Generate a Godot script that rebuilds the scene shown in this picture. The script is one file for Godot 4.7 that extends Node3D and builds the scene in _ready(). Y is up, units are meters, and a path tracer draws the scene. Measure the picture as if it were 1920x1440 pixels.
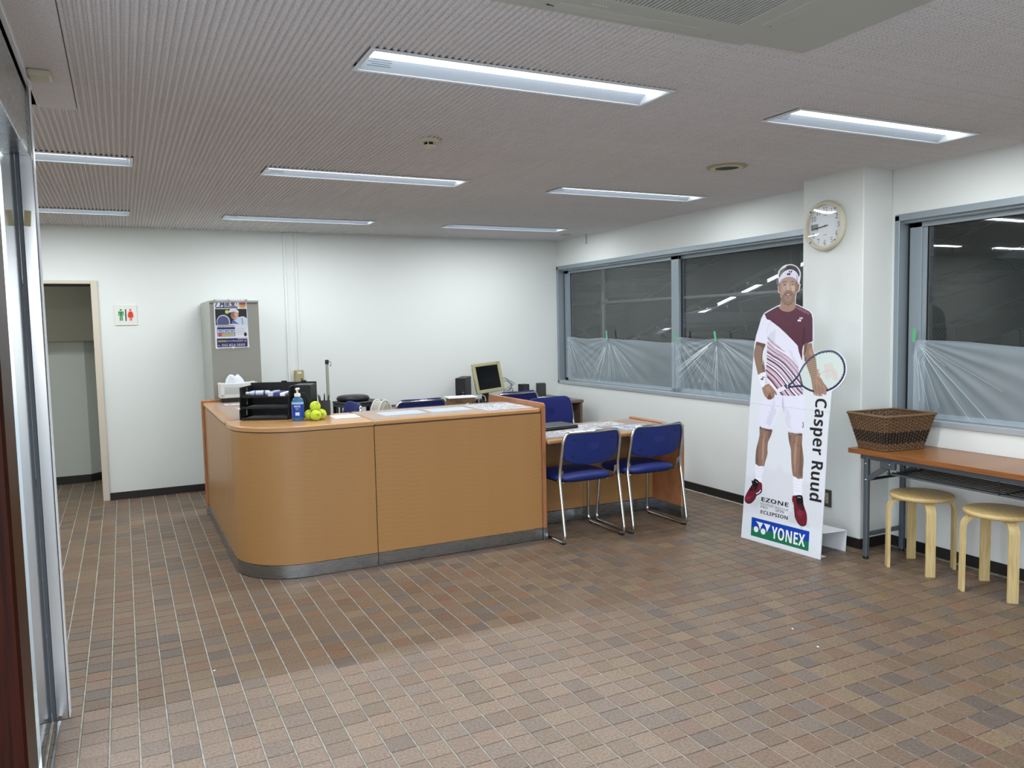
extends Node3D
# A reception lobby: camera, sky, lights and exposure first; then the shell; then the things in it.

const CAM_POS := Vector3(0, 1.5, 0)
const YAW := 0.45923
const PITCH := -0.07563
const ROLL := -0.02101
const FOCAL := 1472.249          # in pixels of the 1920 x 1440 frame
const EXPOSURE := 1.0
const LAMP_ENERGY := 2.1         # each ceiling light
const LAMP_GLOW := 3.4
const SKY_ENERGY := 5.0
const LAMP_COLOR := Color(0.965, 0.99, 1.0)
const W := 4.484                 # the window wall, x
const D := 7.855                 # the back wall, -z
const H := 2.435                 # the ceiling, y
const CT := 0.922                # counter top, y

var M := {}
var rng := RandomNumberGenerator.new()
var names := {}
var cam: Camera3D


func _ready() -> void:
	rng.seed = 20240717
	# camera
	cam = Camera3D.new()
	cam.name = "camera"
	cam.position = CAM_POS
	cam.basis = Basis(Vector3.UP, -YAW) * Basis(Vector3.RIGHT, PITCH) * Basis(Vector3.BACK, ROLL)
	cam.fov = rad_to_deg(2.0 * atan(720.0 / FOCAL))
	cam.near = 0.05
	cam.far = 200.0
	add_child(cam)
	# sky, exposure
	var env := Environment.new()
	env.background_mode = Environment.BG_SKY
	var sm := ProceduralSkyMaterial.new()
	sm.sky_top_color = Color(0.80, 0.86, 0.93)
	sm.sky_horizon_color = Color(0.93, 0.95, 0.97)
	sm.ground_bottom_color = Color(0.55, 0.55, 0.54)
	sm.ground_horizon_color = Color(0.75, 0.76, 0.76)
	sm.energy_multiplier = SKY_ENERGY
	env.sky = Sky.new()
	env.sky.sky_material = sm
	env.tonemap_mode = Environment.TONE_MAPPER_LINEAR
	env.tonemap_exposure = EXPOSURE
	env.sdfgi_enabled = true
	env.ssao_enabled = true
	env.ssil_enabled = true
	var we := WorldEnvironment.new()
	we.name = "environment"
	we.environment = env
	add_child(we)
	make_materials()
	# ceiling lights come with their own lamps
	ceiling_lights()
	# setting
	build_floor()
	build_ceiling()
	build_walls()
	build_windows()
	build_doorway()
	build_entrance()
	build_hall()
	# things, largest first
	build_counter()
	build_service_desk()
	build_back_desk()
	build_cabinet()
	build_standee()
	build_table()
	build_chairs()
	build_stools()
	build_basket()
	build_ceiling_things()
	build_wall_things()
	build_counter_things()
	build_desk_things()
	build_small_floor_things()


# ---------------------------------------------------------------- mesh building
class MB:
	var v := PackedVector3Array()
	var n := PackedVector3Array()
	var t := PackedVector2Array()
	var c := PackedColorArray()
	var i := PackedInt32Array()
	var col := Color.WHITE
	var T := Transform3D()

	func vert(p: Vector3, nn: Vector3, uv := Vector2.ZERO) -> int:
		v.append(T * p)
		n.append((T.basis * nn).normalized())
		t.append(uv)
		c.append(col)
		return v.size() - 1

	func face(a: int, b: int, d: int) -> void:   # wound clockwise as seen along the normals
		var g := (v[b] - v[a]).cross(v[d] - v[a])
		if g.dot(n[a] + n[b] + n[d]) > 0.0:
			i.append_array([a, d, b])
		else:
			i.append_array([a, b, d])

	func quad(p: Vector3, q: Vector3, r: Vector3, s: Vector3, nn: Vector3) -> void:
		var a := vert(p, nn, Vector2(0, 1))
		var b := vert(q, nn, Vector2(1, 1))
		var d := vert(r, nn, Vector2(1, 0))
		var e := vert(s, nn, Vector2(0, 0))
		face(a, b, d)
		face(a, d, e)

	func poly3(pts: Array, nn: Vector3) -> void:
		var f := v.size()
		for p in pts:
			vert(p, nn)
		for k in range(1, pts.size() - 1):
			face(f, f + k, f + k + 1)

	# a box with chamfered edges; centre o, full size s
	func box(o: Vector3, s: Vector3, b := 0.0, B := Basis()) -> void:
		var keep := T
		T = T * Transform3D(B, o)
		var h := s * 0.5
		if b <= 0.0:
			for ax in 3:
				for sg in [-1.0, 1.0]:
					var nn := Vector3.ZERO
					nn[ax] = sg
					var u := (ax + 1) % 3
					var w := (ax + 2) % 3
					var P := []
					for q in [[-1, -1], [1, -1], [1, 1], [-1, 1]]:
						var p := Vector3.ZERO
						p[ax] = sg * h[ax]
						p[u] = q[0] * h[u]
						p[w] = q[1] * h[w]
						P.append(p)
					quad(P[0], P[1], P[2], P[3], nn)
		else:
			b = minf(b, minf(h.x, minf(h.y, h.z)) * 0.98)
			for ax in 3:
				var u := (ax + 1) % 3
				var w := (ax + 2) % 3
				for sg in [-1.0, 1.0]:
					var nn := Vector3.ZERO
					nn[ax] = sg
					var P := []
					for q in [[-1, -1], [1, -1], [1, 1], [-1, 1]]:
						var p := Vector3.ZERO
						p[ax] = sg * h[ax]
						p[u] = q[0] * (h[u] - b)
						p[w] = q[1] * (h[w] - b)
						P.append(p)
					quad(P[0], P[1], P[2], P[3], nn)
				for su in [-1.0, 1.0]:
					for sw in [-1.0, 1.0]:
						var p0 := Vector3.ZERO
						p0[u] = su * h[u]
						p0[w] = sw * (h[w] - b)
						var p1 := Vector3.ZERO
						p1[u] = su * (h[u] - b)
						p1[w] = sw * h[w]
						var e := Vector3.ZERO
						e[ax] = h[ax] - b
						var nu := Vector3.ZERO
						nu[u] = su
						nu[w] = sw
						quad(p0 - e, p0 + e, p1 + e, p1 - e, nu.normalized())
			for sx in [-1.0, 1.0]:
				for sy in [-1.0, 1.0]:
					for sz in [-1.0, 1.0]:
						var s3 := Vector3(sx, sy, sz)
						poly3([s3 * Vector3(h.x, h.y - b, h.z - b), s3 * Vector3(h.x - b, h.y, h.z - b), s3 * Vector3(h.x - b, h.y - b, h.z)], s3.normalized())
		T = keep

	# from corner to corner
	func span(lo: Vector3, hi: Vector3, b := 0.0) -> void:
		box((lo + hi) * 0.5, (hi - lo).abs(), b)

	# polygon in the xy plane of X, from z = 0 to z = depth (towards +z); bevel on the +z rim
	func prism(pts: PackedVector2Array, depth: float, X := Transform3D(), bevel := 0.0, smooth := false, planar_uv := Rect2()) -> void:
		var keep := T
		T = T * X
		if Geometry2D.is_polygon_clockwise(pts):
			pts = pts.duplicate()
			pts.reverse()
		var m := pts.size()
		var inner := pts
		if bevel > 0.0:
			inner = PackedVector2Array()
			for k in m:
				var e0 := (pts[k] - pts[(k + m - 1) % m]).normalized()
				var e1 := (pts[(k + 1) % m] - pts[k]).normalized()
				var nn := (Vector2(-e0.y, e0.x) + Vector2(-e1.y, e1.x))
				nn = nn / maxf(0.5, nn.length_squared()) * 2.0 * bevel
				inner.append(pts[k] + nn)
		var tri := Geometry2D.triangulate_polygon(inner)
		if tri.is_empty():
			inner = pts
			tri = Geometry2D.triangulate_polygon(inner)
		for side in 2:
			var z := depth if side else 0.0
			var src := inner if side else pts
			var nn := Vector3(0, 0, 1.0 if side else -1.0)
			var f := v.size()
			for p in src:
				var uv := Vector2((p.x - planar_uv.position.x) / planar_uv.size.x, 1.0 - (p.y - planar_uv.position.y) / planar_uv.size.y) if planar_uv.size.x > 0.0 else p
				vert(Vector3(p.x, p.y, z), nn, uv)
			for k in range(0, tri.size(), 3):
				face(f + tri[k], f + tri[k + 1], f + tri[k + 2])
		for k in m:
			var a := pts[k]
			var b := pts[(k + 1) % m]
			var e := (b - a).normalized()
			var n0 := Vector3(e.y, -e.x, 0)
			var na := n0
			var nb := n0
			if smooth:
				var ep := (a - pts[(k + m - 1) % m]).normalized()
				var en := (pts[(k + 2) % m] - b).normalized()
				if ep.dot(e) > 0.7:
					na = (n0 + Vector3(ep.y, -ep.x, 0)).normalized()
				if en.dot(e) > 0.7:
					nb = (n0 + Vector3(en.y, -en.x, 0)).normalized()
			var zt := depth - bevel
			var ia := vert(Vector3(a.x, a.y, 0), na)
			var ib := vert(Vector3(b.x, b.y, 0), nb)
			var ic := vert(Vector3(b.x, b.y, zt), nb)
			var idd := vert(Vector3(a.x, a.y, zt), na)
			face(ia, ib, ic)
			face(ia, ic, idd)
			if bevel > 0.0:
				var ai := inner[k]
				var bi := inner[(k + 1) % m]
				var up := Vector3(0, 0, 1)
				var ja := vert(Vector3(a.x, a.y, zt), (na + up * 0.5).normalized())
				var jb := vert(Vector3(b.x, b.y, zt), (nb + up * 0.5).normalized())
				var jc := vert(Vector3(bi.x, bi.y, depth), (nb * 0.4 + up).normalized())
				var jd := vert(Vector3(ai.x, ai.y, depth), (na * 0.4 + up).normalized())
				face(ja, jb, jc)
				face(ja, jc, jd)
		T = keep

	func tube(path: Array, r: float, seg := 8, closed := false, caps := true, flat := Vector2.ONE) -> void:
		var m := path.size()
		var up := Vector3.UP
		var rings := []
		var prev := Vector3.ZERO
		for k in m:
			var d: Vector3
			if closed:
				d = path[(k + 1) % m] - path[(k + m - 1) % m]
			else:
				d = path[mini(k + 1, m - 1)] - path[maxi(k - 1, 0)]
			d = d.normalized()
			if k == 0:
				up = Vector3.UP if absf(d.y) < 0.9 else Vector3.RIGHT
			else:
				var ax := prev.cross(d)
				if ax.length() > 1e-6:
					up = up.rotated(ax.normalized(), prev.angle_to(d))
			prev = d
			var x := d.cross(up).normalized()
			var y := x.cross(d).normalized()
			up = y
			var ring := []
			for s in seg + 1:
				var a := TAU * s / seg
				var o := x * cos(a) * flat.x + y * sin(a) * flat.y
				ring.append(vert(path[k] + o * r, (x * cos(a) / flat.x + y * sin(a) / flat.y).normalized()))
			rings.append(ring)
		var last := m if closed else m - 1
		for k in last:
			var A: Array = rings[k]
			var B: Array = rings[(k + 1) % m]
			for s in seg:
				face(A[s], A[s + 1], B[s + 1])
				face(A[s], B[s + 1], B[s])
		if caps and not closed:
			for e in 2:
				var k: int = (m - 1) * e
				var dd: Vector3 = (path[1] - path[0]).normalized() * -1.0 if e == 0 else (path[m - 1] - path[m - 2]).normalized()
				var f := vert(path[k], dd)
				var ids := []
				var R: Array = rings[k]
				for s in seg + 1:
					v.append(v[R[s]])
					n.append((T.basis * dd).normalized())
					t.append(Vector2.ZERO)
					c.append(col)
					ids.append(v.size() - 1)
				for s in seg:
					face(f, ids[s], ids[s + 1])

	# profile of Vector2(radius, height), turned about y
	func lathe(prof: Array, seg := 24, X := Transform3D(), squash := Vector2.ONE) -> void:
		var keep := T
		T = T * X
		for k in prof.size() - 1:
			var p: Vector2 = prof[k]
			var q: Vector2 = prof[k + 1]
			var d := q - p
			if d.length() < 1e-7:
				continue
			var nn := Vector2(d.y, -d.x).normalized()
			var np := nn
			var nq := nn
			if k > 0:
				var d0: Vector2 = p - prof[k - 1]
				var n0 := Vector2(d0.y, -d0.x).normalized()
				if n0.dot(nn) > 0.6:
					np = (n0 + nn).normalized()
			if k + 2 < prof.size():
				var d1: Vector2 = prof[k + 2] - q
				var n1 := Vector2(d1.y, -d1.x).normalized()
				if n1.dot(nn) > 0.6:
					nq = (n1 + nn).normalized()
			var A := []
			var B := []
			for s in seg + 1:
				var a := TAU * s / seg
				var ca := cos(a)
				var sa := sin(a)
				A.append(vert(Vector3(p.x * ca * squash.x, p.y, p.x * sa * squash.y), Vector3(np.x * ca, np.y, np.x * sa), Vector2(float(s) / seg, p.y)))
				B.append(vert(Vector3(q.x * ca * squash.x, q.y, q.x * sa * squash.y), Vector3(nq.x * ca, nq.y, nq.x * sa), Vector2(float(s) / seg, q.y)))
			for s in seg:
				if q.x > 1e-6:
					face(A[s], B[s], B[s + 1])
				if p.x > 1e-6:
					face(A[s], B[s + 1], A[s + 1])
		T = keep

	# a smooth sheet: rows of points, normals averaged
	func sheet(rows: Array, closed_u := false) -> void:
		var nu: int = rows[0].size()
		var nv := rows.size()
		var f := v.size()
		for r in nv:
			for k in nu:
				var a: Vector3 = rows[r][(k + 1) % nu if closed_u else mini(k + 1, nu - 1)]
				var b: Vector3 = rows[r][(k + nu - 1) % nu if closed_u else maxi(k - 1, 0)]
				var p: Vector3 = rows[mini(r + 1, nv - 1)][k]
				var q: Vector3 = rows[maxi(r - 1, 0)][k]
				var nn := (a - b).cross(p - q)
				vert(rows[r][k], nn.normalized() if nn.length() > 1e-12 else Vector3.UP, Vector2(float(k) / maxi(nu - 1, 1), float(r) / maxi(nv - 1, 1)))
		var lim := nu if closed_u else nu - 1
		for r in nv - 1:
			for k in lim:
				var k2 := (k + 1) % nu
				face(f + r * nu + k, f + r * nu + k2, f + (r + 1) * nu + k2)
				face(f + r * nu + k, f + (r + 1) * nu + k2, f + (r + 1) * nu + k)

	# a closed solid from rings of equal length, smooth; ends closed by fans
	func rings(R: Array) -> void:
		var f := v.size()
		sheet(R, true)
		# make the normals point outward
		var mid := Vector3.ZERO
		for r in R:
			for p in r:
				mid += T * p
		mid /= float(R.size() * R[0].size())
		var s := 0.0
		for k in range(f, v.size()):
			s += n[k].dot(v[k] - mid)
		if s < 0.0:
			for k in range(f, v.size()):
				n[k] = -n[k]
		var first := f
		var start := i.size()
		for e in 2:
			var ring: Array = R[0] if e == 0 else R[R.size() - 1]
			var other: Array = R[1] if e == 0 else R[R.size() - 2]
			var o := Vector3.ZERO
			var o2 := Vector3.ZERO
			for p in ring:
				o += p / ring.size()
			for p in other:
				o2 += p / other.size()
			var nn := (o - o2).normalized()
			var g := vert(o, nn)
			for p in ring:
				vert(p, nn)
			for k in ring.size():
				face(g, g + 1 + k, g + 1 + (k + 1) % ring.size())
		# rewind the faces of the sheet to match the normals
		var idx := i
		for k in range(0, start, 3):
			if idx[k] >= first:
				var gg := (v[idx[k + 1]] - v[idx[k]]).cross(v[idx[k + 2]] - v[idx[k]])
				if gg.dot(n[idx[k]] + n[idx[k + 1]] + n[idx[k + 2]]) > 0.0:
					var sw := idx[k + 1]
					idx[k + 1] = idx[k + 2]
					idx[k + 2] = sw
		i = idx

	func mesh() -> ArrayMesh:
		var a := []
		a.resize(Mesh.ARRAY_MAX)
		a[Mesh.ARRAY_VERTEX] = v
		a[Mesh.ARRAY_NORMAL] = n
		a[Mesh.ARRAY_TEX_UV] = t
		a[Mesh.ARRAY_COLOR] = c
		a[Mesh.ARRAY_INDEX] = i
		var m := ArrayMesh.new()
		m.add_surface_from_arrays(Mesh.PRIMITIVE_TRIANGLES, a)
		return m


func mb(X := Transform3D(), col := Color.WHITE) -> MB:
	var b := MB.new()
	b.T = X
	b.col = col
	return b


func numbered(called: String) -> String:
	var k: int = names.get(called, 0)
	names[called] = k + 1
	return called if k == 0 else "%s_%03d" % [called, k]


func part(called: String, b: MB, m: Material, parent: Node3D, label := "") -> MeshInstance3D:
	return part_mesh(called, b.mesh(), m, parent, label)


func part_mesh(called: String, me: Mesh, m: Material, parent: Node3D, label := "") -> MeshInstance3D:
	var o := MeshInstance3D.new()
	o.name = numbered(called) if parent == self else called
	o.mesh = me
	o.material_override = m
	parent.add_child(o, true)
	if label:
		o.set_meta("label", label)
	return o


func tag(o: Node3D, label: String, category: String, group := "") -> Node3D:
	o.set_meta("label", label)
	o.set_meta("category", category)
	if group:
		o.set_meta("group", group)
	return o


func thing(called: String, label: String, category: String, at := Vector3.ZERO, turn := 0.0, group := "") -> Node3D:
	var o := Node3D.new()
	o.name = numbered(called)
	add_child(o)
	o.position = at
	o.rotation.y = turn
	tag(o, label, category, group)
	return o


func struct(called: String, label: String) -> Node3D:
	var o := Node3D.new()
	o.name = called
	add_child(o)
	o.set_meta("kind", "structure")
	o.set_meta("label", label)
	return o


func struct_mesh(called: String, b: MB, m: Material, label: String) -> MeshInstance3D:
	var o := part(called, b, m, self)
	o.set_meta("kind", "structure")
	o.set_meta("label", label)
	return o


func dup(o: Node3D, label: String, at: Vector3, turn := 0.0) -> Node3D:
	var base: String = o.name
	if base.length() > 4 and base[base.length() - 4] == "_" and base.right(3).is_valid_int():
		base = base.left(base.length() - 4)
	var d: Node3D = o.duplicate()
	d.name = numbered(base)
	add_child(d)
	d.position = at
	d.rotation.y = turn
	d.set_meta("label", label)
	return d


func rounded_rect(w: float, h: float, r: float, seg := 5) -> PackedVector2Array:
	var p := PackedVector2Array()
	for q in [[1, -1, -PI / 2], [1, 1, 0.0], [-1, 1, PI / 2], [-1, -1, PI]]:
		for s in seg + 1:
			var a: float = q[2] + PI / 2 * s / seg
			p.append(Vector2(q[0] * (w / 2 - r) + cos(a) * r, q[1] * (h / 2 - r) + sin(a) * r))
	return p


func circle(r: float, seg := 24, o := Vector2.ZERO) -> PackedVector2Array:
	var p := PackedVector2Array()
	for s in seg:
		p.append(o + Vector2.from_angle(TAU * s / seg) * r)
	return p


func smooth_path(pts: Array, steps := 6, closed := false) -> Array:
	var out := []
	var m := pts.size()
	var last := m if closed else m - 1
	for k in last:
		var p0 = pts[(k + m - 1) % m] if closed else pts[maxi(k - 1, 0)]
		var p1 = pts[k]
		var p2 = pts[(k + 1) % m]
		var p3 = pts[(k + 2) % m] if closed else pts[mini(k + 2, m - 1)]
		for s in steps:
			var t := float(s) / steps
			out.append(0.5 * ((2.0 * p1) + (p2 - p0) * t + (2.0 * p0 - 5.0 * p1 + 4.0 * p2 - p3) * t * t + (3.0 * p1 - p0 - 3.0 * p2 + p3) * t * t * t))
	if not closed:
		out.append(pts[m - 1])
	return out


# a polyline whose corners are rounded with radius r
func bent(pts: Array, r: float, seg := 5) -> Array:
	var out := [pts[0]]
	for k in range(1, pts.size() - 1):
		var a: Vector3 = pts[k - 1]
		var b: Vector3 = pts[k]
		var c: Vector3 = pts[k + 1]
		var rr := minf(r, minf(a.distance_to(b), b.distance_to(c)) * 0.49)
		var p := b + (a - b).normalized() * rr
		var q := b + (c - b).normalized() * rr
		for s in seg + 1:
			var t := float(s) / seg
			out.append(p.lerp(b, t).lerp(b.lerp(q, t), t))
	out.append(pts[pts.size() - 1])
	return out


func lettering(called: String, text: String, parent: Node3D, X: Transform3D, width: float, height: float, m: Material, bold := true, font := "Droid Sans") -> MeshInstance3D:
	var tm := TextMesh.new()
	var f := SystemFont.new()
	f.font_names = PackedStringArray([font])
	f.font_weight = 700 if bold else 400
	tm.font = f
	tm.text = text
	tm.font_size = 64
	tm.pixel_size = 0.01
	tm.depth = 0.02
	var o := MeshInstance3D.new()
	o.name = called
	o.mesh = tm
	o.material_override = m
	parent.add_child(o, true)
	var bb := tm.get_aabb()
	var s := Vector3(width / bb.size.x, height / bb.size.y, 0.015)
	var mid := bb.position + bb.size * 0.5
	o.transform = X * Transform3D(Basis().scaled(s), -mid * s)
	return o


# ---------------------------------------------------------------- printing into a texture
class Print:
	var im: Image
	var w: int
	var h: int
	var ppu: float     # pixels per millimetre
	func _init(wmm: float, hmm: float, k: float, bg: Color) -> void:
		ppu = k
		w = int(wmm * k)
		h = int(hmm * k)
		im = Image.create(w, h, false, Image.FORMAT_RGBA8)
		im.fill(bg)
	func layer() -> Image:
		var l := Image.create(w, h, false, Image.FORMAT_RGBA8)
		return l
	# polygon in millimetres, y up
	func fill(pts: PackedVector2Array, c: Color, on: Image = null) -> void:
		if on == null:
			on = im
		var lo := INF
		var hi := -INF
		var q := PackedVector2Array()
		for p in pts:
			var z := Vector2(p.x * ppu, h - p.y * ppu)
			q.append(z)
			lo = minf(lo, z.y)
			hi = maxf(hi, z.y)
		var m := q.size()
		for y in range(maxi(0, int(floor(lo))), mini(h, int(ceil(hi)) + 1)):
			var yy := y + 0.5
			var xs := PackedFloat32Array()
			for k in m:
				var a := q[k]
				var b := q[(k + 1) % m]
				if (a.y <= yy) != (b.y <= yy):
					xs.append(a.x + (yy - a.y) / (b.y - a.y) * (b.x - a.x))
			xs.sort()
			for k in range(0, xs.size() - 1, 2):
				var x0 := int(round(xs[k]))
				var x1 := int(round(xs[k + 1]))
				if x1 > x0:
					on.fill_rect(Rect2i(x0, y, x1 - x0, 1), c)
	func line(pts: Array, wid: float, c: Color, on: Image = null) -> void:
		for k in pts.size() - 1:
			var a: Vector2 = pts[k]
			var b: Vector2 = pts[k + 1]
			if a.distance_to(b) < 1e-6:
				continue
			var e := (b - a).normalized() * wid * 0.5
			var nn := Vector2(-e.y, e.x)
			fill(PackedVector2Array([a - e * 0.6 + nn, b + e * 0.6 + nn, b + e * 0.6 - nn, a - e * 0.6 - nn]), c, on)
	func disc(o: Vector2, rx: float, ry: float, c: Color, on: Image = null) -> void:
		var p := PackedVector2Array()
		for s in 28:
			p.append(o + Vector2(cos(TAU * s / 28.0) * rx, sin(TAU * s / 28.0) * ry))
		fill(p, c, on)
	func put(l: Image) -> void:
		im.blend_rect(l, Rect2i(0, 0, w, h), Vector2i.ZERO)
	# soft edges: down and up again, colour kept by filling the empty part with it
	func soft(pts: PackedVector2Array, c: Color, blur: int) -> void:
		var l := layer()
		l.fill(Color(c.r, c.g, c.b, 0.0))
		fill(pts, c, l)
		l.resize(maxi(2, w / blur), maxi(2, h / blur), Image.INTERPOLATE_TRILINEAR if false else Image.INTERPOLATE_BILINEAR)
		l.resize(w, h, Image.INTERPOLATE_CUBIC)
		put(l)
	func masked(l: Image, mask: PackedVector2Array) -> void:
		var m := layer()
		fill(mask, Color.WHITE, m)
		im.blend_rect_mask(l, m, Rect2i(0, 0, w, h), Vector2i.ZERO)
	func texture() -> ImageTexture:
		im.generate_mipmaps()
		return ImageTexture.create_from_image(im)


func pts2(a: Array, steps := 0) -> PackedVector2Array:
	var p := []
	for k in range(0, a.size(), 2):
		p.append(Vector2(a[k], a[k + 1]))
	if steps > 0:
		p = smooth_path(p, steps, true)
	return PackedVector2Array(p)


# ---------------------------------------------------------------- materials
func mat(c: Color, rough := 0.6, metal := 0.0) -> StandardMaterial3D:
	var m := StandardMaterial3D.new()
	m.albedo_color = c
	m.roughness = rough
	m.metallic = metal
	return m


func noise_tex(freq: float, ramp: Array, octaves := 4, sd := 1, size := 512, type := FastNoiseLite.TYPE_SIMPLEX_SMOOTH) -> NoiseTexture2D:
	var f := FastNoiseLite.new()
	f.noise_type = type
	f.seed = sd
	f.frequency = freq
	f.fractal_octaves = octaves
	var t := NoiseTexture2D.new()
	t.width = size
	t.height = size
	t.seamless = true
	t.noise = f
	var g := Gradient.new()
	g.offsets = PackedFloat32Array()
	var offs := PackedFloat32Array()
	var cols := PackedColorArray()
	for k in ramp:
		offs.append(k[0])
		cols.append(k[1])
	g.offsets = offs
	g.colors = cols
	t.color_ramp = g
	return t


func bump_tex(freq: float, strength: float, sd := 3, octaves := 4, size := 512) -> NoiseTexture2D:
	var f := FastNoiseLite.new()
	f.seed = sd
	f.frequency = freq
	f.fractal_octaves = octaves
	var t := NoiseTexture2D.new()
	t.width = size
	t.height = size
	t.seamless = true
	t.as_normal_map = true
	t.bump_strength = strength
	t.noise = f
	return t


func tri(m: StandardMaterial3D, tex: Texture2D, sc: Vector3, world := false) -> StandardMaterial3D:
	m.albedo_texture = tex
	m.uv1_triplanar = true
	m.uv1_world_triplanar = world
	m.uv1_scale = sc
	return m


func wood(light: Color, dark: Color, sc: Vector3, rough: float, sd: int) -> StandardMaterial3D:
	var m := mat(Color.WHITE, rough)
	tri(m, noise_tex(0.012, [[0.25, dark], [0.5, light.lerp(dark, 0.35)], [0.8, light]], 5, sd), sc)
	return m


func make_materials() -> void:
	M.wall = mat(Color(0.868, 0.882, 0.872), 0.7)
	M.ceiling = tri(mat(Color(1, 1, 1), 0.9), noise_tex(0.16, [[0.0, Color(0.48, 0.46, 0.46)], [0.24, Color(0.6, 0.58, 0.58)], [0.3, Color(0.845, 0.83, 0.835)], [1.0, Color(0.865, 0.85, 0.856)]], 2, 21, 1024), Vector3(1.6, 1.6, 0.7), true)
	M.ceiling_void = mat(Color(0.05, 0.05, 0.05), 0.9)
	M.slab = mat(Color(0.35, 0.35, 0.35), 0.9)
	M.grout = tri(mat(Color.WHITE, 0.85), noise_tex(0.02, [[0.2, Color(0.60, 0.59, 0.55)], [0.8, Color(0.72, 0.71, 0.67)]], 4, 31), Vector3(1.5, 1.5, 1.5), true)
	M.tile = mat(Color.WHITE, 0.42)
	tri(M.tile, noise_tex(0.03, [[0.15, Color(0.80, 0.78, 0.76)], [0.5, Color(0.93, 0.92, 0.91)], [0.85, Color(1, 1, 1)]], 5, 41, 1024), Vector3(2.2, 2.2, 2.2), true)
	M.tile.vertex_color_use_as_albedo = true
	M.tile.normal_enabled = true
	M.tile.normal_texture = bump_tex(0.05, 4.0, 43, 4, 512)
	M.tile.normal_scale = 0.22
	M.tile.metallic_specular = 0.45
	M.baseboard = mat(Color(0.105, 0.09, 0.08), 0.5)
	M.oak = wood(Color(0.655, 0.49, 0.30), Color(0.625, 0.46, 0.275), Vector3(0.9, 34, 0.9), 0.36, 51)
	M.oak_top = wood(Color(0.735, 0.565, 0.385), Color(0.695, 0.52, 0.34), Vector3(0.9, 30, 30), 0.25, 52)
	M.oak_edge = wood(Color(0.68, 0.46, 0.31), Color(0.60, 0.39, 0.25), Vector3(10, 0.7, 0.7), 0.4, 53)
	M.table_wood = wood(Color(0.60, 0.40, 0.215), Color(0.50, 0.32, 0.16), Vector3(12, 12, 0.6), 0.3, 54)
	M.table_edge = wood(Color(0.56, 0.335, 0.15), Color(0.48, 0.28, 0.12), Vector3(6, 12, 0.6), 0.45, 56)
	M.desk_wood = wood(Color(0.47, 0.40, 0.36), Color(0.40, 0.335, 0.30), Vector3(0.7, 12, 12), 0.4, 55)
	M.birch = wood(Color(0.83, 0.74, 0.54), Color(0.76, 0.66, 0.45), Vector3(9, 0.8, 9), 0.42, 57)
	M.birch_top = wood(Color(0.80, 0.70, 0.49), Color(0.74, 0.63, 0.42), Vector3(0.9, 9, 10), 0.42, 58)
	M.red_wood = wood(Color(0.20, 0.065, 0.025), Color(0.12, 0.035, 0.012), Vector3(14, 0.6, 14), 0.35, 59)
	M.red_wood.metallic_specular = 0.25
	M.steel = mat(Color(0.72, 0.73, 0.74), 0.3, 1.0)
	M.steel.roughness_texture = noise_tex(0.02, [[0.2, Color(0.75, 0.75, 0.75)], [0.8, Color(1, 1, 1)]], 4, 61)
	M.steel.uv1_triplanar = true
	M.steel.uv1_scale = Vector3(1, 14, 1)
	M.post_steel = mat(Color(0.80, 0.80, 0.80), 0.22, 1.0)
	M.kick = mat(Color(0.60, 0.61, 0.62), 0.34, 1.0)
	M.kick.roughness_texture = noise_tex(0.02, [[0.2, Color(0.7, 0.7, 0.7)], [0.8, Color(1, 1, 1)]], 4, 62)
	M.kick.uv1_triplanar = true
	M.kick.uv1_scale = Vector3(1, 20, 1)
	M.mirror_steel = mat(Color(0.80, 0.83, 0.84), 0.09, 1.0)
	M.dark_gap = mat(Color(0.09, 0.09, 0.10), 0.6)
	M.grey_gap = mat(Color(0.30, 0.32, 0.35), 0.5)
	M.chrome = mat(Color(0.80, 0.80, 0.79), 0.16, 1.0)
	M.alu = mat(Color(0.58, 0.62, 0.65), 0.42, 0.35)
	M.alu_light = mat(Color(0.68, 0.71, 0.73), 0.4, 0.3)
	M.rubber = mat(Color(0.03, 0.03, 0.035), 0.6)
	M.gasket = mat(Color(0.02, 0.022, 0.025), 0.6)
	M.glass = mat(Color(0.5, 0.55, 0.55, 0.02), 0.02)
	M.glass.transparency = BaseMaterial3D.TRANSPARENCY_ALPHA
	M.clock_glass = mat(Color(0.95, 0.97, 0.97, 0.05), 0.02)
	M.clock_glass.transparency = BaseMaterial3D.TRANSPARENCY_ALPHA
	M.wire = mat(Color(0.42, 0.45, 0.46), 0.5, 0.6)
	M.film = mat(Color(0.80, 0.86, 0.90, 0.33), 0.34)
	M.film.transparency = BaseMaterial3D.TRANSPARENCY_ALPHA
	M.film.metallic_specular = 0.8
	M.fold_glint = mat(Color(0.90, 0.94, 0.96, 0.75), 0.3)  # paler than the film, standing in for glints along its folds
	M.fold_glint.transparency = BaseMaterial3D.TRANSPARENCY_ALPHA
	M.green_tape = mat(Color(0.36, 0.70, 0.50), 0.5)
	M.clear_tape = mat(Color(0.62, 0.58, 0.42), 0.3)
	M.mat_film = mat(Color(0.74, 0.73, 0.73, 0.2), 0.3)
	M.mat_film.transparency = BaseMaterial3D.TRANSPARENCY_ALPHA
	M.white_plastic = mat(Color(0.86, 0.86, 0.84), 0.45)
	M.white_enamel = mat(Color(0.88, 0.90, 0.92), 0.4)
	M.wing = mat(Color(0.80, 0.85, 0.91), 0.45)
	M.lamp = mat(Color(1, 1, 1), 0.5)
	M.lamp.emission_enabled = true
	M.lamp.emission = LAMP_COLOR
	M.lamp.emission_energy_multiplier = LAMP_GLOW
	M.cream = mat(Color(0.80, 0.78, 0.70), 0.5)
	M.cream_dark = mat(Color(0.66, 0.61, 0.45), 0.5)
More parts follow.
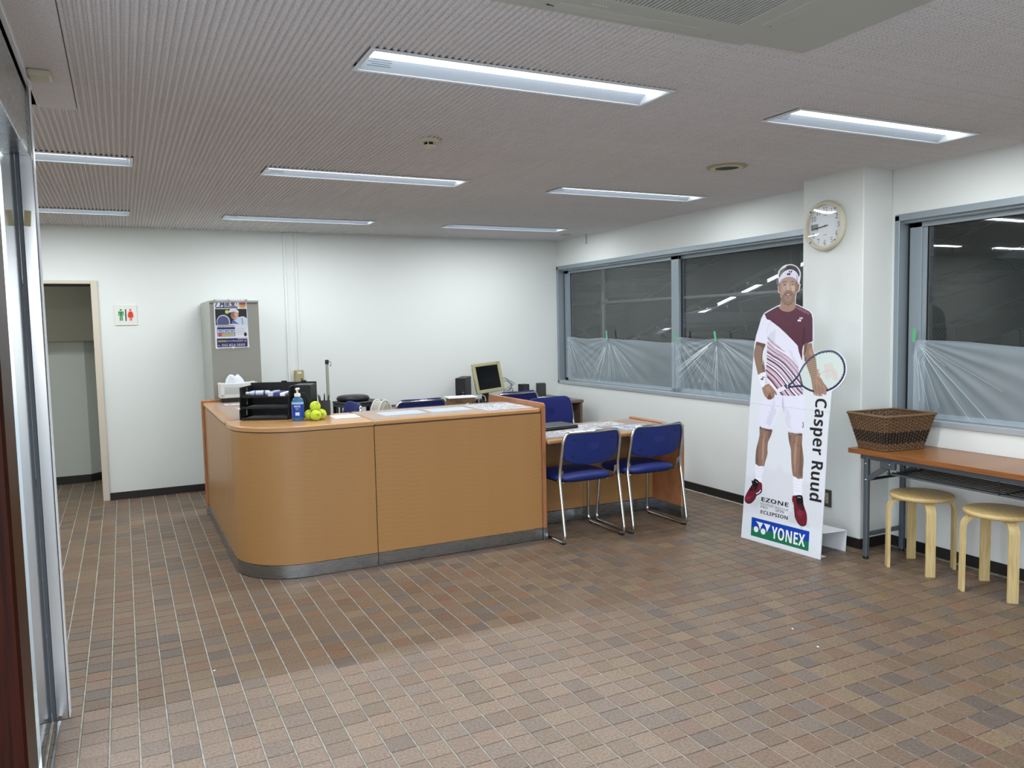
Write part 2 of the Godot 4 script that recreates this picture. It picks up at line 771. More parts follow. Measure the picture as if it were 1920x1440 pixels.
	M.ac = mat(Color(0.70, 0.71, 0.69), 0.55)
	M.ac_dark = mat(Color(0.16, 0.16, 0.16), 0.6)
	M.beige_frame = mat(Color(0.80, 0.765, 0.70), 0.5)
	M.corridor = mat(Color(0.76, 0.775, 0.745), 0.8)
	M.corridor_dark = mat(Color(0.66, 0.645, 0.585), 0.8)
	M.black = mat(Color(0.022, 0.023, 0.026), 0.42)
	M.black_matt = mat(Color(0.03, 0.03, 0.033), 0.7)
	M.dark_grey = mat(Color(0.125, 0.13, 0.135), 0.5)
	M.grey_plastic = mat(Color(0.17, 0.175, 0.18), 0.5)
	M.screen = mat(Color(0.02, 0.025, 0.032), 0.22)
	M.locker = mat(Color(0.60, 0.60, 0.565), 0.5)
	M.locker_side = mat(Color(0.66, 0.67, 0.645), 0.5)
	M.steel_grey = mat(Color(0.33, 0.36, 0.39), 0.42, 0.2)
	M.blue = mat(Color(0.035, 0.125, 0.40), 0.55)
	M.blue.rim_enabled = true
	M.blue.rim = 0.15
	M.blue_cloth = mat(Color(0.02, 0.10, 0.42), 0.75)
	tri(M.blue_cloth, noise_tex(0.2, [[0.3, Color(0.75, 0.75, 0.8)], [0.7, Color(1, 1, 1)]], 2, 71), Vector3(6, 6, 6))
	M.blue_dark = mat(Color(0.02, 0.03, 0.09), 0.6)
	M.paper = mat(Color(0.90, 0.91, 0.93), 0.7)
	M.paper_blue = mat(Color(0.80, 0.87, 0.95), 0.7)
	M.ink = mat(Color(0.04, 0.04, 0.05), 0.6)
	M.ink_grey = mat(Color(0.32, 0.34, 0.38), 0.6)
	M.ink_blue = mat(Color(0.06, 0.06, 0.30), 0.6)
	M.white_ink = mat(Color(0.93, 0.93, 0.94), 0.6)
	M.cardboard = mat(Color(0.48, 0.38, 0.26), 0.8)
	M.board = mat(Color(0.87, 0.88, 0.89), 0.55)
	M.ball = tri(mat(Color.WHITE, 0.95), noise_tex(0.12, [[0.2, Color(0.66, 0.74, 0.08)], [0.8, Color(0.82, 0.88, 0.20)]], 3, 81, 256), Vector3(9, 9, 9))
	M.ball.rim_enabled = true
	M.ball.rim = 0.4
	M.ball_seam = mat(Color(0.86, 0.90, 0.66), 0.9)
	M.basket = tri(mat(Color.WHITE, 0.8), noise_tex(0.05, [[0.2, Color(0.36, 0.26, 0.17)], [0.8, Color(0.50, 0.385, 0.265)]], 3, 91, 256), Vector3(7, 7, 7))
	M.basket_dark = mat(Color(0.035, 0.03, 0.03), 0.7)
	M.gel = mat(Color(0.42, 0.68, 0.86, 0.35), 0.08)
	M.gel.refraction_enabled = true
	M.gel.refraction_scale = 0.033
	M.label_blue = mat(Color(0.03, 0.22, 0.62), 0.4)
	M.label_light = mat(Color(0.62, 0.74, 0.90), 0.4)
	M.pet = mat(Color(0.75, 0.78, 0.86), 0.2)
	M.pet_blue = mat(Color(0.22, 0.24, 0.50), 0.3)
	M.sign_green = mat(Color(0.05, 0.55, 0.24), 0.5)
	M.sign_red = mat(Color(0.84, 0.20, 0.05), 0.5)
	M.sign_dark = mat(Color(0.12, 0.10, 0.13), 0.5)
	M.lime = mat(Color(0.55, 0.75, 0.10), 0.6)
	M.brass = mat(Color(0.50, 0.42, 0.27), 0.5, 0.3)
	M.outlet = mat(Color(0.27, 0.255, 0.235), 0.45)
	M.outlet_light = mat(Color(0.62, 0.60, 0.52), 0.5)
	M.bag = mat(Color(0.70, 0.69, 0.63), 0.7)
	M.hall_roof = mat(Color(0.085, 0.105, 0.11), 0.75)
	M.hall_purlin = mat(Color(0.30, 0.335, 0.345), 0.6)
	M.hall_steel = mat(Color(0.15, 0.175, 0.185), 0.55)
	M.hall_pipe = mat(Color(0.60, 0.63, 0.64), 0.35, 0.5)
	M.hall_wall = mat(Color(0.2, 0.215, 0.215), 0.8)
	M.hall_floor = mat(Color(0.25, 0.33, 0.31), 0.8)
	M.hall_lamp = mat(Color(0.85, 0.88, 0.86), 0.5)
	M.pavement = mat(Color(0.60, 0.59, 0.57), 0.9)
	M.skylight = mat(Color(0.9, 0.95, 0.98, 0.12), 0.05)
	M.skylight.transparency = BaseMaterial3D.TRANSPARENCY_ALPHA


# ---------------------------------------------------------------- ceiling lights
const LIGHT_X := [0.8154, 2.7788, -1.148, -3.11]  # last column is unseen, added to brighten the left wall
const LIGHT_Z := [-2.747, -4.860, -6.937, -0.64]
const LIGHT_L := 1.236
const LIGHT_W := 0.211

func ceiling_lights() -> void:
	var said := {
		"0 0": "long recessed strip light nearest the camera, left of the air conditioner",
		"1 0": "recessed strip light in front of the clock pillar, nearest the windows",
		"0 1": "middle recessed strip light above the front of the reception counter",
		"1 1": "recessed strip light above the two visitor chairs",
		"2 1": "recessed strip light cut off by the steel door post, nearer of two",
		"0 2": "recessed strip light nearest the back wall, in front of the white conduits",
		"1 2": "recessed strip light nearest the far corner of the room",
		"2 2": "recessed strip light cut off by the steel door post, above the doorway",
		"3 1": "added unseen strip light that brightens the left wall, nearer one",
		"3 2": "added unseen strip light that brightens the left wall, by the back wall",
		"c": "added unseen strip light that brightens the corridor",
		"0 3": "recessed strip light overhead behind the camera, left one",
		"1 3": "recessed strip light overhead behind the camera, right one"}
	for r in 4:
		for c in 4:
			if c >= 2 and (r == 0 or r == 3):
				continue
			ceiling_light(LIGHT_X[c] + LIGHT_L / 2, LIGHT_Z[r], said["%d %d" % [c, r]])
	ceiling_light(-2.2, -8.42, said.c, LAMP_ENERGY * 0.55)  # unseen lamp added to brighten the corridor


func ceiling_light(x: float, z: float, label: String, power := LAMP_ENERGY) -> void:
	var t := thing("ceiling_light", label, "light", Vector3(x, H, z), 0.0, "recessed strip lights in the ceiling")
	var L := LIGHT_L / 2
	var w := LIGHT_W / 2
	# flange round the opening
	var b := mb()
	for s in [-1.0, 1.0]:
		b.box(Vector3(0, -0.003, s * (w + 0.009)), Vector3(2 * L + 0.036, 0.006, 0.018), 0.002)
	part("flange", b, M.white_enamel, t)
	for s in [-1.0, 1.0]:
		b = mb()
		b.box(Vector3(s * (L + 0.009), -0.003, 0), Vector3(0.018, 0.006, 2 * w), 0.002)
		b.box(Vector3(s * (L + 0.002), 0.035, 0), Vector3(0.004, 0.07, 2 * w))
		part("end_cap", b, M.white_enamel, t)
	# reflector wings from the edge of the opening up to the lamp
	for s in [-1.0, 1.0]:
		b = mb()
		var p := PackedVector2Array([Vector2(s * w, 0.0), Vector2(s * 0.048, 0.040), Vector2(s * 0.048, 0.044), Vector2(s * (w + 0.003), 0.003)])
		b.prism(p, 2 * L, Transform3D(Basis(Vector3.BACK, Vector3.UP, Vector3.LEFT), Vector3(L, 0, 0)))
		part("reflector_wing", b, M.wing, t)
	b = mb()
	b.box(Vector3(0, 0.06, 0), Vector3(2 * L + 0.004, 0.03, 0.12))
	part("housing", b, M.white_enamel, t)
	# the lamp bar with its rounded cover
	b = mb()
	var q := PackedVector2Array()
	for k in 13:
		var a := PI + PI * k / 12.0
		q.append(Vector2(cos(a) * 0.047, 0.040 + sin(a) * 0.026))
	b.prism(q, 2 * L - 0.03, Transform3D(Basis(Vector3.BACK, Vector3.UP, Vector3.LEFT), Vector3(L - 0.015, 0, 0)), 0.0, true)
	part("lamp_bar", b, M.lamp, t)
	# printed rating label on the far wing
	for k in 4:
		b = mb()
		b.box(Vector3(-L + 0.075 + 0.004 * (k % 2), 0.012 + k * 0.005, -w + 0.017 + k * 0.0072), Vector3(0.09 - 0.02 * (k % 2), 0.0006, 0.002), 0.0, Basis(Vector3.RIGHT, -0.6))
		part("rating_text", b, M.ink_grey, t)
	var l := AreaLight3D.new()
	l.name = "lamp_glow"
	l.area_size = Vector2(2 * L - 0.04, 0.085)
	l.area_normalize_energy = true
	l.light_energy = power
	l.light_color = LAMP_COLOR
	l.shadow_enabled = true
	l.area_range = 14.0
	l.area_attenuation = 2.0
	t.add_child(l, true)
	l.position = Vector3(0, -0.0075, 0)
	l.rotation.x = -PI / 2


# ---------------------------------------------------------------- floor of brick tiles
const TX := 0.0991
const TZ := 0.0978

func tile_mesh(c: Color, w: float, l: float, jit: int) -> MB:
	var b := mb(Transform3D(), c)
	tile_into(b, Vector3.ZERO, w, l, jit)
	return b


func tile_into(b: MB, o: Vector3, w: float, l: float, jit: int) -> void:
	var x := w / 2
	var z := l / 2
	var e := 0.0022
	var lo := -0.010
	var d := -0.0011
	var tl := 0.0006 * (float(jit % 3) - 1.0)
	var P := [o + Vector3(-x + e, tl, -z + e), o + Vector3(x - e, 0, -z + e), o + Vector3(x - e, -tl, z - e), o + Vector3(-x + e, 0, z - e)]
	var Q := [o + Vector3(-x, d, -z), o + Vector3(x, d, -z), o + Vector3(x, d, z), o + Vector3(-x, d, z)]
	b.quad(P[0], P[1], P[2], P[3], Vector3.UP)
	var nn := [Vector3(0, 1, -1), Vector3(1, 1, 0), Vector3(0, 1, 1), Vector3(-1, 1, 0)]
	for k in 4:
		var k2 := (k + 1) % 4
		b.quad(P[k], P[k2], Q[k2], Q[k], nn[k].normalized())
		var dn := Vector3(0, lo - d, 0)
		var side: Vector3 = nn[k] - Vector3.UP
		b.quad(Q[k], Q[k2], Q[k2] + dn, Q[k] + dn, side)


func tile_tone(x: float, z: float, r: float, r2: float) -> Color:
	var base := Color(0.205, 0.142, 0.098)        # linear
	var c := base
	if r < 0.16:
		c = Color(0.165, 0.128, 0.104)            # greyish violet tiles
	elif r < 0.30:
		c = Color(0.222, 0.158, 0.100)            # tan
	elif r < 0.42:
		c = Color(0.212, 0.128, 0.084)            # reddish
	var k := 0.86 + 0.26 * r2
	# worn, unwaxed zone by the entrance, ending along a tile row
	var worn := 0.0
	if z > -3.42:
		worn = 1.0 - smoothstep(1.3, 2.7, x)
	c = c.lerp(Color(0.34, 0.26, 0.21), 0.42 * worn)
	return Color(c.r * k, c.g * k, c.b * k)


func build_floor() -> void:
	var f := struct("floor", "brown brick tile floor with pale grey grout")
	var b := mb()
	b.span(Vector3(-5.0, -0.16, -10.2), Vector3(W + 0.2, -0.0034, -3.5))
	b.span(Vector3(-0.42, -0.16, -3.5), Vector3(W + 0.2, -0.0034, 0.75))
	part("grout", b, M.grout, f)
	var r := RandomNumberGenerator.new()
	r.seed = 77
	var shared := {}
	var found := []
	var inv := cam.transform.affine_inverse()
	var x0 := -0.117 + TX / 2
	for i in range(-24, 47):
		var stag := 0.0
		var cx := x0 + i * TX
		if cx < 1.0:
			stag = (r.randf() - 0.5) * 0.05
		for j in range(-80, 27):
			var cz := -2.284 + (j + 0.5) * TZ + stag + (0.0 if cx > 1.6 else (r.randf() - 0.5) * 0.003)
			var rr := r.randf()
			var r2 := r.randf()
			if cx > W - 0.03 or cz < -10.0 or cx < -2.6 or cz > 0.7:
				continue
			if cx < -0.36 and cz > -3.5:
				continue
			if cz < -7.87 and cx > -0.15:
				continue
			var p := inv * Vector3(cx, 0, cz)
			var big := 0.0
			if p.z < -0.3:
				var sx := p.x / -p.z * FOCAL
				var sy := p.y / -p.z * FOCAL
				if absf(sx) < 985 and absf(sy) < 745 and cz > -4.7 and cx > -0.33:
					big = 1.0 / p.length_squared() * (-p.y / p.length())
			found.append([big, cx, cz, rr, r2])
	found.sort_custom(func(a, c): return a[0] > c[0])
	var field := mb()
	for k in found.size():
		var q: Array = found[k]
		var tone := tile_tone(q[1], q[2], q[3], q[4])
		if k < 300:
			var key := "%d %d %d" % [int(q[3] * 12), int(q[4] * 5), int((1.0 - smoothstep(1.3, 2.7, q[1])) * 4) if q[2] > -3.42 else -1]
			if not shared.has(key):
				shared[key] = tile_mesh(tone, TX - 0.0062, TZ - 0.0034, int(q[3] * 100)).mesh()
			var o := part_mesh("tile", shared[key], M.tile, f)
			o.position = Vector3(q[1], 0, q[2])
			if q[4] > 0.5:
				o.rotation.y = PI
		else:
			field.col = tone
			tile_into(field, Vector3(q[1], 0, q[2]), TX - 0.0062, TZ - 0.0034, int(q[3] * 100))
	var o2 := part("tile_field", field, M.tile, f)
	o2.set_meta("kind", "stuff")


# ---------------------------------------------------------------- ribbed ceiling
func build_ceiling() -> void:
	var c := struct("ceiling", "ribbed grey acoustic board ceiling with fine dark flecks")
	var b := mb()
	b.span(Vector3(-5.15, H + 0.10, -10.2), Vector3(W + 0.2, H + 0.28, -3.5))
	b.span(Vector3(-0.46, H + 0.10, -3.5), Vector3(W + 0.2, H + 0.28, 0.75))
	part("slab", b, M.slab, c)
	# openings for the lights, the air conditioner and the round fittings
	var cut := []
	for r in 4:
		for k in 4:
			if k >= 2 and (r == 0 or r == 3):
				continue
			cut.append(Rect2(LIGHT_X[k] - 0.004, LIGHT_Z[r] - LIGHT_W / 2 - 0.004, LIGHT_L + 0.008, LIGHT_W + 0.008))
	cut.append(Rect2(0.97, -2.075, 1.22, 0.94))
	var rib := 0.0248
	var x := -0.118
	b = mb()
	var back := mb()
	var xs := []
	var k0 := -260
	while x + k0 * rib < -4.98:
		k0 += 1
	var xx := x + k0 * rib
	while xx < W + 0.01:
		xs.append(xx)
		xx += rib
	for px in xs:
		# left of the first rib, the ribbed board only begins behind the flat border
		var z_end := 0.7 if px > -0.13 else -3.83
		var spans := [[-D - 0.05, z_end]]
		for q in cut:
			if q.position.x < px + rib and q.end.x > px:
				var nx := []
				for s in spans:
					if q.position.y > s[0] and q.position.y < s[1]:
						nx.append([s[0], q.position.y])
						if q.end.y < s[1]:
							nx.append([q.end.y, s[1]])
					elif q.end.y > s[0] and q.end.y < s[1]:
						nx.append([q.end.y, s[1]])
					else:
						nx.append(s)
				spans = nx
		for s in spans:
			rib_into(b, px, s[0], s[1])
	part("ribbed_board", b, M.ceiling, c)
	b = mb()
	b.span(Vector3(-0.262, H, -3.83), Vector3(-0.119, H + 0.02, 0.7))
	part("flat_border_board", b, M.ceiling, c)
	b = mb()
	b.span(Vector3(-5.0, H, -10.1), Vector3(W + 0.1, H + 0.02, -D - 0.1))
	part("corridor_ceiling", b, M.corridor, c)
	b = mb()
	b.span(Vector3(-0.268, H - 0.02, -3.5), Vector3(-0.252, H + 0.01, 0.7), 0.002)
	part("ceiling_trim", b, M.white_enamel, c)


func rib_into(b: MB, x: float, z0: float, z1: float) -> void:
	var d := 0.0085
	var P := [Vector2(x, H + d), Vector2(x + 0.0042, H), Vector2(x + 0.0128, H), Vector2(x + 0.0170, H + d), Vector2(x + 0.0248, H + d)]
	for k in 4:
		var e: Vector2 = P[k + 1] - P[k]
		var nn := Vector3(e.y, -e.x, 0).normalized()
		b.quad(Vector3(P[k].x, P[k].y, z0), Vector3(P[k + 1].x, P[k + 1].y, z0), Vector3(P[k + 1].x, P[k + 1].y, z1), Vector3(P[k].x, P[k].y, z1), nn)
	# end faces where an opening cuts the rib
	for z in [z0, z1]:
		b.poly3([Vector3(P[0].x, P[0].y, z), Vector3(P[1].x, P[1].y, z), Vector3(P[2].x, P[2].y, z), Vector3(P[3].x, P[3].y, z)], Vector3(0, 0, 1 if z == z1 else -1))


# ---------------------------------------------------------------- walls
const W2 := W + 0.18
const SILL := 0.822
const HEAD := 2.140
const BH := 0.066

func build_walls() -> void:
	var top := H + 0.12
	# back wall with a doorway
	var b := mb()
	b.span(Vector3(-0.195, 0, -D - 0.13), Vector3(W2, top, -D))
	b.span(Vector3(-5.0, 0, -D - 0.13), Vector3(-1.10, top, -D))
	b.span(Vector3(-1.10, 1.955, -D - 0.13), Vector3(-0.195, top, -D))
	struct_mesh("wall_back", b, M.wall, "white painted back wall with the doorway and the restroom sign")
	# window wall
	b = mb()
	b.span(Vector3(W, 0, -D), Vector3(W2, SILL, 0.75))
	b.span(Vector3(W, HEAD, -D), Vector3(W2, top, 0.75))
	b.span(Vector3(W, SILL, -D), Vector3(W2, HEAD, -7.845))
	b.span(Vector3(W, SILL, -3.94), Vector3(W2, HEAD, -3.462))
	b.span(Vector3(W, SILL, 0.3), Vector3(W2, HEAD, 0.75))
	struct_mesh("wall_right", b, M.wall, "white wall with the two long windows")
	b = mb()
	b.box(Vector3((4.2175 + W) / 2, H / 2 + 0.05, (-3.985 - 3.4926) / 2), Vector3(W - 4.2175, H + 0.1, 0.4924), 0.006)
	struct_mesh("wall_pillar", b, M.wall, "white pillar that carries the round clock")
	b = mb()
	b.span(Vector3(-5.15, 0, -10.2), Vector3(-5.0, top, -3.5))
	b.span(Vector3(-5.0, 0, -3.62), Vector3(-0.34, top, -3.5))
	struct_mesh("wall_left", b, M.wall, "white wall at the left behind the steel post")
	b = mb()
	b.span(Vector3(1.7, 0, 0.6), Vector3(W2, top, 0.75))
	b.span(Vector3(-0.46, 2.16, 0.6), Vector3(1.7, top, 0.75))
	struct_mesh("wall_front", b, M.wall, "white wall behind the camera")
	# baseboards
	var bb := mb()
	bb.span(Vector3(-0.165, 0, -D), Vector3(W, BH, -D + 0.010), 0.002)
	struct_mesh("baseboard_back", bb, M.baseboard, "dark brown baseboard along the back wall")
	bb = mb()
	bb.span(Vector3(W - 0.010, 0, -D), Vector3(W, BH, -3.985), 0.002)
	bb.span(Vector3(W - 0.010, 0, -3.4926), Vector3(W, BH, 0.6), 0.002)
	struct_mesh("baseboard_right", bb, M.baseboard, "dark brown baseboard along the window wall")
	bb = mb()
	bb.span(Vector3(4.2075, 0, -3.995), Vector3(4.2175, BH, -3.4826), 0.002)
	bb.span(Vector3(4.2075, 0, -3.4926), Vector3(W, BH, -3.4826), 0.002)
	bb.span(Vector3(4.2075, 0, -3.995), Vector3(W, BH, -3.985), 0.002)
	struct_mesh("baseboard_pillar", bb, M.baseboard, "dark brown baseboard round the pillar foot")


# ---------------------------------------------------------------- windows
func build_windows() -> void:
	window_unit("window_1", -7.845, -3.94, [[-7.79, -5.745, 0.075], [-5.865, -3.96, 0.105]], "long aluminium window with wired glass left of the pillar")
	window_unit("window_2", -3.462, 0.3, [[-3.41, -1.50, 0.075], [-1.62, 0.25, 0.105]], "aluminium window with wired glass right of the pillar")
	film_sheet(-7.70, -5.77, [[-6.845, 1.335], [-7.66, 1.345]], 11, "clear plastic sheet taped over the lower left pane, nearest the corner")
	film_sheet(-5.76, -4.02, [[-5.742, 1.35], [-5.20, 1.345]], 12, "clear plastic sheet taped over the window pane behind the standee")
	film_sheet(-3.345, -1.3, [[-3.34, 1.352], [-1.5, 1.30]], 13, "clear plastic sheet taped over the window behind the basket")
	var k := 0
	for q in [[-6.86, 1.317, 0.10, 0.16, "green tape strip holding the plastic sheet nearest the corner"], [-5.742, 1.32, 0.085, 0.02, "green tape strip on the plastic sheet beside the window mullion"], [-5.195, 1.32, 0.09, 0.22, "green tape strip on the plastic sheet left of the standee head"], [-3.338, 1.335, 0.085, -0.06, "green tape strip on the plastic sheet at the right window edge"]]:
		var b := mb()
		b.box(Vector3(0, q[2] / 2, 0), Vector3(0.0012, q[2], 0.024), 0.0003)
		var o := part("tape_strip", b, M.green_tape, self)
		o.position = Vector3(W + 0.018, q[1], q[0])
		o.rotation.x = -q[3]
		tag(o, q[4], "tape", "green tape strips on the plastic sheets")
		k += 1


func window_unit(called: String, z0: float, z1: float, sashes: Array, label: String) -> void:
	var t := struct(called, label)
	var b := mb()
	var x0 := W - 0.012
	var x1 := W + 0.14
	b.span(Vector3(x0, SILL - 0.006, z0 - 0.004), Vector3(x1, SILL + 0.030, z1 + 0.004), 0.003)
	part("sill_frame", b, M.alu_light, t)
	b = mb()
	b.span(Vector3(x0, HEAD - 0.036, z0 - 0.004), Vector3(x1, HEAD + 0.006, z1 + 0.004), 0.003)
	b.span(Vector3(x0 + 0.03, HEAD - 0.052, z0), Vector3(x1, HEAD - 0.030, z1), 0.003)
	part("head_frame", b, M.alu, t)
	for z in [z0, z1]:
		b = mb()
		b.span(Vector3(x0, SILL, z - 0.004 if z == z0 else z - 0.030), Vector3(x1, HEAD, z + 0.030 if z == z0 else z + 0.004), 0.003)
		part("jamb_frame", b, M.alu, t)
	for s in sashes:
		var xs: float = W + s[2]
		var g := Node3D.new()
		g.name = "sash"
		t.add_child(g, true)
		b = mb()
		b.span(Vector3(xs - 0.014, SILL + 0.03, s[0]), Vector3(xs + 0.014, SILL + 0.062, s[1]), 0.002)
		b.span(Vector3(xs - 0.014, HEAD - 0.082, s[0]), Vector3(xs + 0.014, HEAD - 0.05, s[1]), 0.002)
		b.span(Vector3(xs - 0.014, SILL + 0.03, s[1] - 0.105), Vector3(xs + 0.014, HEAD - 0.05, s[1]), 0.002)
		b.span(Vector3(xs - 0.014, SILL + 0.03, s[0]), Vector3(xs + 0.014, HEAD - 0.05, s[0] + 0.085), 0.002)
		b.span(Vector3(xs - 0.004, SILL + 0.03, s[0] + 0.08), Vector3(xs + 0.016, HEAD - 0.05, s[0] + 0.125), 0.002)
		part("sash_frame", b, M.alu, g)
		b = mb()
		b.span(Vector3(xs - 0.010, SILL + 0.058, s[0] + 0.122), Vector3(xs - 0.004, HEAD - 0.078, s[0] + 0.128))
		b.span(Vector3(xs - 0.010, SILL + 0.058, s[1] - 0.108), Vector3(xs - 0.004, HEAD - 0.078, s[1] - 0.103))
		b.span(Vector3(xs - 0.010, HEAD - 0.086, s[0] + 0.12), Vector3(xs - 0.004, HEAD - 0.080, s[1] - 0.10))
		b.span(Vector3(xs - 0.012, SILL + 0.03, s[0] - 0.012), Vector3(xs + 0.012, HEAD - 0.05, s[0] - 0.002))
		part("gasket", b, M.gasket, g)
		b = mb()
		b.box(Vector3(xs, (SILL + HEAD) / 2 - 0.01, (s[0] + s[1]) / 2), Vector3(0.0004, HEAD - SILL - 0.13, s[1] - s[0] - 0.2))
		part("pane", b, M.glass, g)
		# the wires cast in the pane, crossing both ways
		b = mb()
		var za: float = s[0] + 0.12
		var zb: float = s[1] - 0.1
		var ya := SILL + 0.06
		var yb := HEAD - 0.08
		var step := 0.0285
		var m := int((zb - za + yb - ya) / step)
		for k in m:
			for dirn in 2:
				# the line through (za + k step, ya), rising at 45 degrees
				var c0 := k * step
				var p := Vector2(c0, 0)
				var q := Vector2(c0 - (yb - ya), yb - ya)
				var w := zb - za
				if p.x > w:
					p = Vector2(w, c0 - w)
				if q.x < 0:
					q = Vector2(0, c0)
				if p.distance_to(q) < 0.01:
					continue
				if dirn:
					p.x = w - p.x
					q.x = w - q.x
				var A := Vector3(xs, ya + p.y, za + p.x)
				var B := Vector3(xs, ya + q.y, za + q.x)
				var e := (B - A).normalized().cross(Vector3.RIGHT) * 0.00024
				b.quad(A + e, B + e, B - e, A - e, Vector3.LEFT)
		var wi := part("wire_mesh", b, M.wire, g)
		wi.set_meta("kind", "stuff")


func film_sheet(z0: float, z1: float, pins: Array, sd: int, label: String) -> void:
	var r := RandomNumberGenerator.new()
	r.seed = sd
	var t := thing("plastic_sheet", label, "plastic sheet", Vector3(W + 0.03, 0.86, (z0 + z1) / 2))
	var org := t.position
	var ph := []
	for p in pins:
		ph.append([r.randf() * 6.0, r.randf() * 6.0, r.randf_range(17, 22), r.randf_range(34, 44)])
	var depth := func(z: float, y: float) -> float:
		var d := 0.0
		for k in pins.size():
			var v := Vector2(z - pins[k][0], y - pins[k][1])
			var a := atan2(v.x, -v.y)
			var q: Array = ph[k]
			var fall := exp(-v.length() * 0.9) * smoothstep(0.0, 0.12, v.length())
			d += (0.006 * (1.0 - absf(sin(a * q[2] * 0.5 + q[0]))) + 0.0035 * sin(a * q[3] + q[1])) * fall
		return d
	var rows := []
	var nz := 150
	var ny := 60
	for j in ny + 1:
		var row := []
		var f := float(j) / ny
		for i in nz + 1:
			var z := lerpf(z0, z1, float(i) / nz)
			var sag := 0.0
			var near := 9.0
			for p in pins:
				near = minf(near, absf(z - p[0]))
			sag = 0.016 * smoothstep(0.0, 0.8, near) + 0.004 * sin(z * 9.0 + sd)
			var ytop: float = pins[0][1] - sag + (0.0 if pins.size() < 2 else (pins[1][1] - pins[0][1]) * (z - pins[0][0]) / (pins[1][0] - pins[0][0]))
			var y := lerpf(0.858, ytop, f)
			row.append(Vector3(W + 0.036 - depth.call(z, y), y, z) - org)
		rows.append(row)
	var b := mb()
	b.sheet(rows)
	part("film", b, M.film, t)
	# gathered folds fanning out from the tape, doubled film with bright glints painted in
	b = mb()
	for k in pins.size():
		for m in 20:
			var a := r.randf_range(-1.15, 1.15)
			var len := r.randf_range(0.25, 1.25)
			var P := Vector2(pins[k][0], pins[k][1])
			var dirv := Vector2(sin(a), -cos(a))
			var s0 := r.randf_range(0.03, 0.16)
			var pts := []
			var ok := true
			for s in 7:
				var w := s0 + (len - s0) * s / 6.0
				var z: float = P.x + dirv.x * w + 0.006 * sin(w * 7.0 + m)
				var y: float = P.y + dirv.y * w
				if z < z0 + 0.01 or z > z1 - 0.01 or y < 0.865 or y > P.y - 0.01:
					break
				pts.append(Vector3(W + 0.034 - depth.call(z, y) - 0.003, y, z) - org)
			if pts.size() > 2:
				var n2 := Vector3(0, dirv.x, dirv.y).normalized()
				var wid := r.randf_range(0.0012, 0.0036)
				for s in pts.size() - 1:
					var side: Vector3 = (pts[s + 1] - pts[s]).normalized().cross(Vector3.LEFT).normalized()
					var w0 := wid * (1.0 - float(s) / pts.size() * 0.7)
					b.quad(pts[s] + side * w0, pts[s + 1] + side * w0, pts[s + 1] - side * w0, pts[s] - side * w0, Vector3.LEFT + side * 0.3)
	var o := part("fold", b, M.fold_glint, t)
	o.set_meta("kind", "stuff")


# ---------------------------------------------------------------- doorway and corridor
func build_doorway() -> void:
	var t := struct("door_1", "open doorway with a beige frame in the back wall")
	var b := mb()
	b.span(Vector3(-0.222, 0, -D - 0.14), Vector3(-0.168, 1.962, -D + 0.022), 0.003)
	part("door_frame_post", b, M.beige_frame, t)
	b = mb()
	b.span(Vector3(-1.13, 0, -D - 0.14), Vector3(-1.08, 1.962, -D + 0.022), 0.003)
	part("door_frame_post", b, M.beige_frame, t)
	b = mb()
	b.span(Vector3(-1.08, 1.932, -D - 0.14), Vector3(-0.222, 1.962, -D + 0.022), 0.003)
	part("door_frame_head", b, M.beige_frame, t)
	b = mb()
	b.span(Vector3(-1.08, 1.912, -D - 0.075), Vector3(-0.222, 1.932, -D - 0.05))
	part("door_track", b, M.dark_grey, t)
	# corridor behind
	b = mb()
	b.span(Vector3(-5.0, 0, -9.05), Vector3(-0.345, H + 0.1, -8.96))
	b.prism(PackedVector2Array([Vector2(-0.345, 8.96), Vector2(-0.345, 9.05), Vector2(0.0, 9.45), Vector2(0.0, 9.32)]), H + 0.1, Transform3D(Basis(Vector3.RIGHT, Vector3.FORWARD, Vector3.UP), Vector3.ZERO))
	b.span(Vector3(-0.02, 0, -9.45), Vector3(0.08, H + 0.1, -D - 0.13))
	struct_mesh("wall_corridor", b, M.corridor, "pale corridor wall seen through the doorway")
	b = mb()
	b.span(Vector3(-3.0, 1.425, -8.96), Vector3(-0.02, H + 0.02, -8.90), 0.003)
	struct_mesh("trim_1", b, M.corridor_dark, "beige panel hanging down the upper corridor wall")
	b = mb()
	b.span(Vector3(-3.0, 0, -8.96), Vector3(-0.345, 0.078, -8.948), 0.002)
	b.prism(PackedVector2Array([Vector2(-0.345, 8.948), Vector2(-0.345, 8.96), Vector2(0.0, 9.32), Vector2(0.0, 9.308)]), 0.078, Transform3D(Basis(Vector3.RIGHT, Vector3.FORWARD, Vector3.UP), Vector3.ZERO))
	struct_mesh("baseboard_corridor", b, M.baseboard, "dark brown baseboard in the corridor")


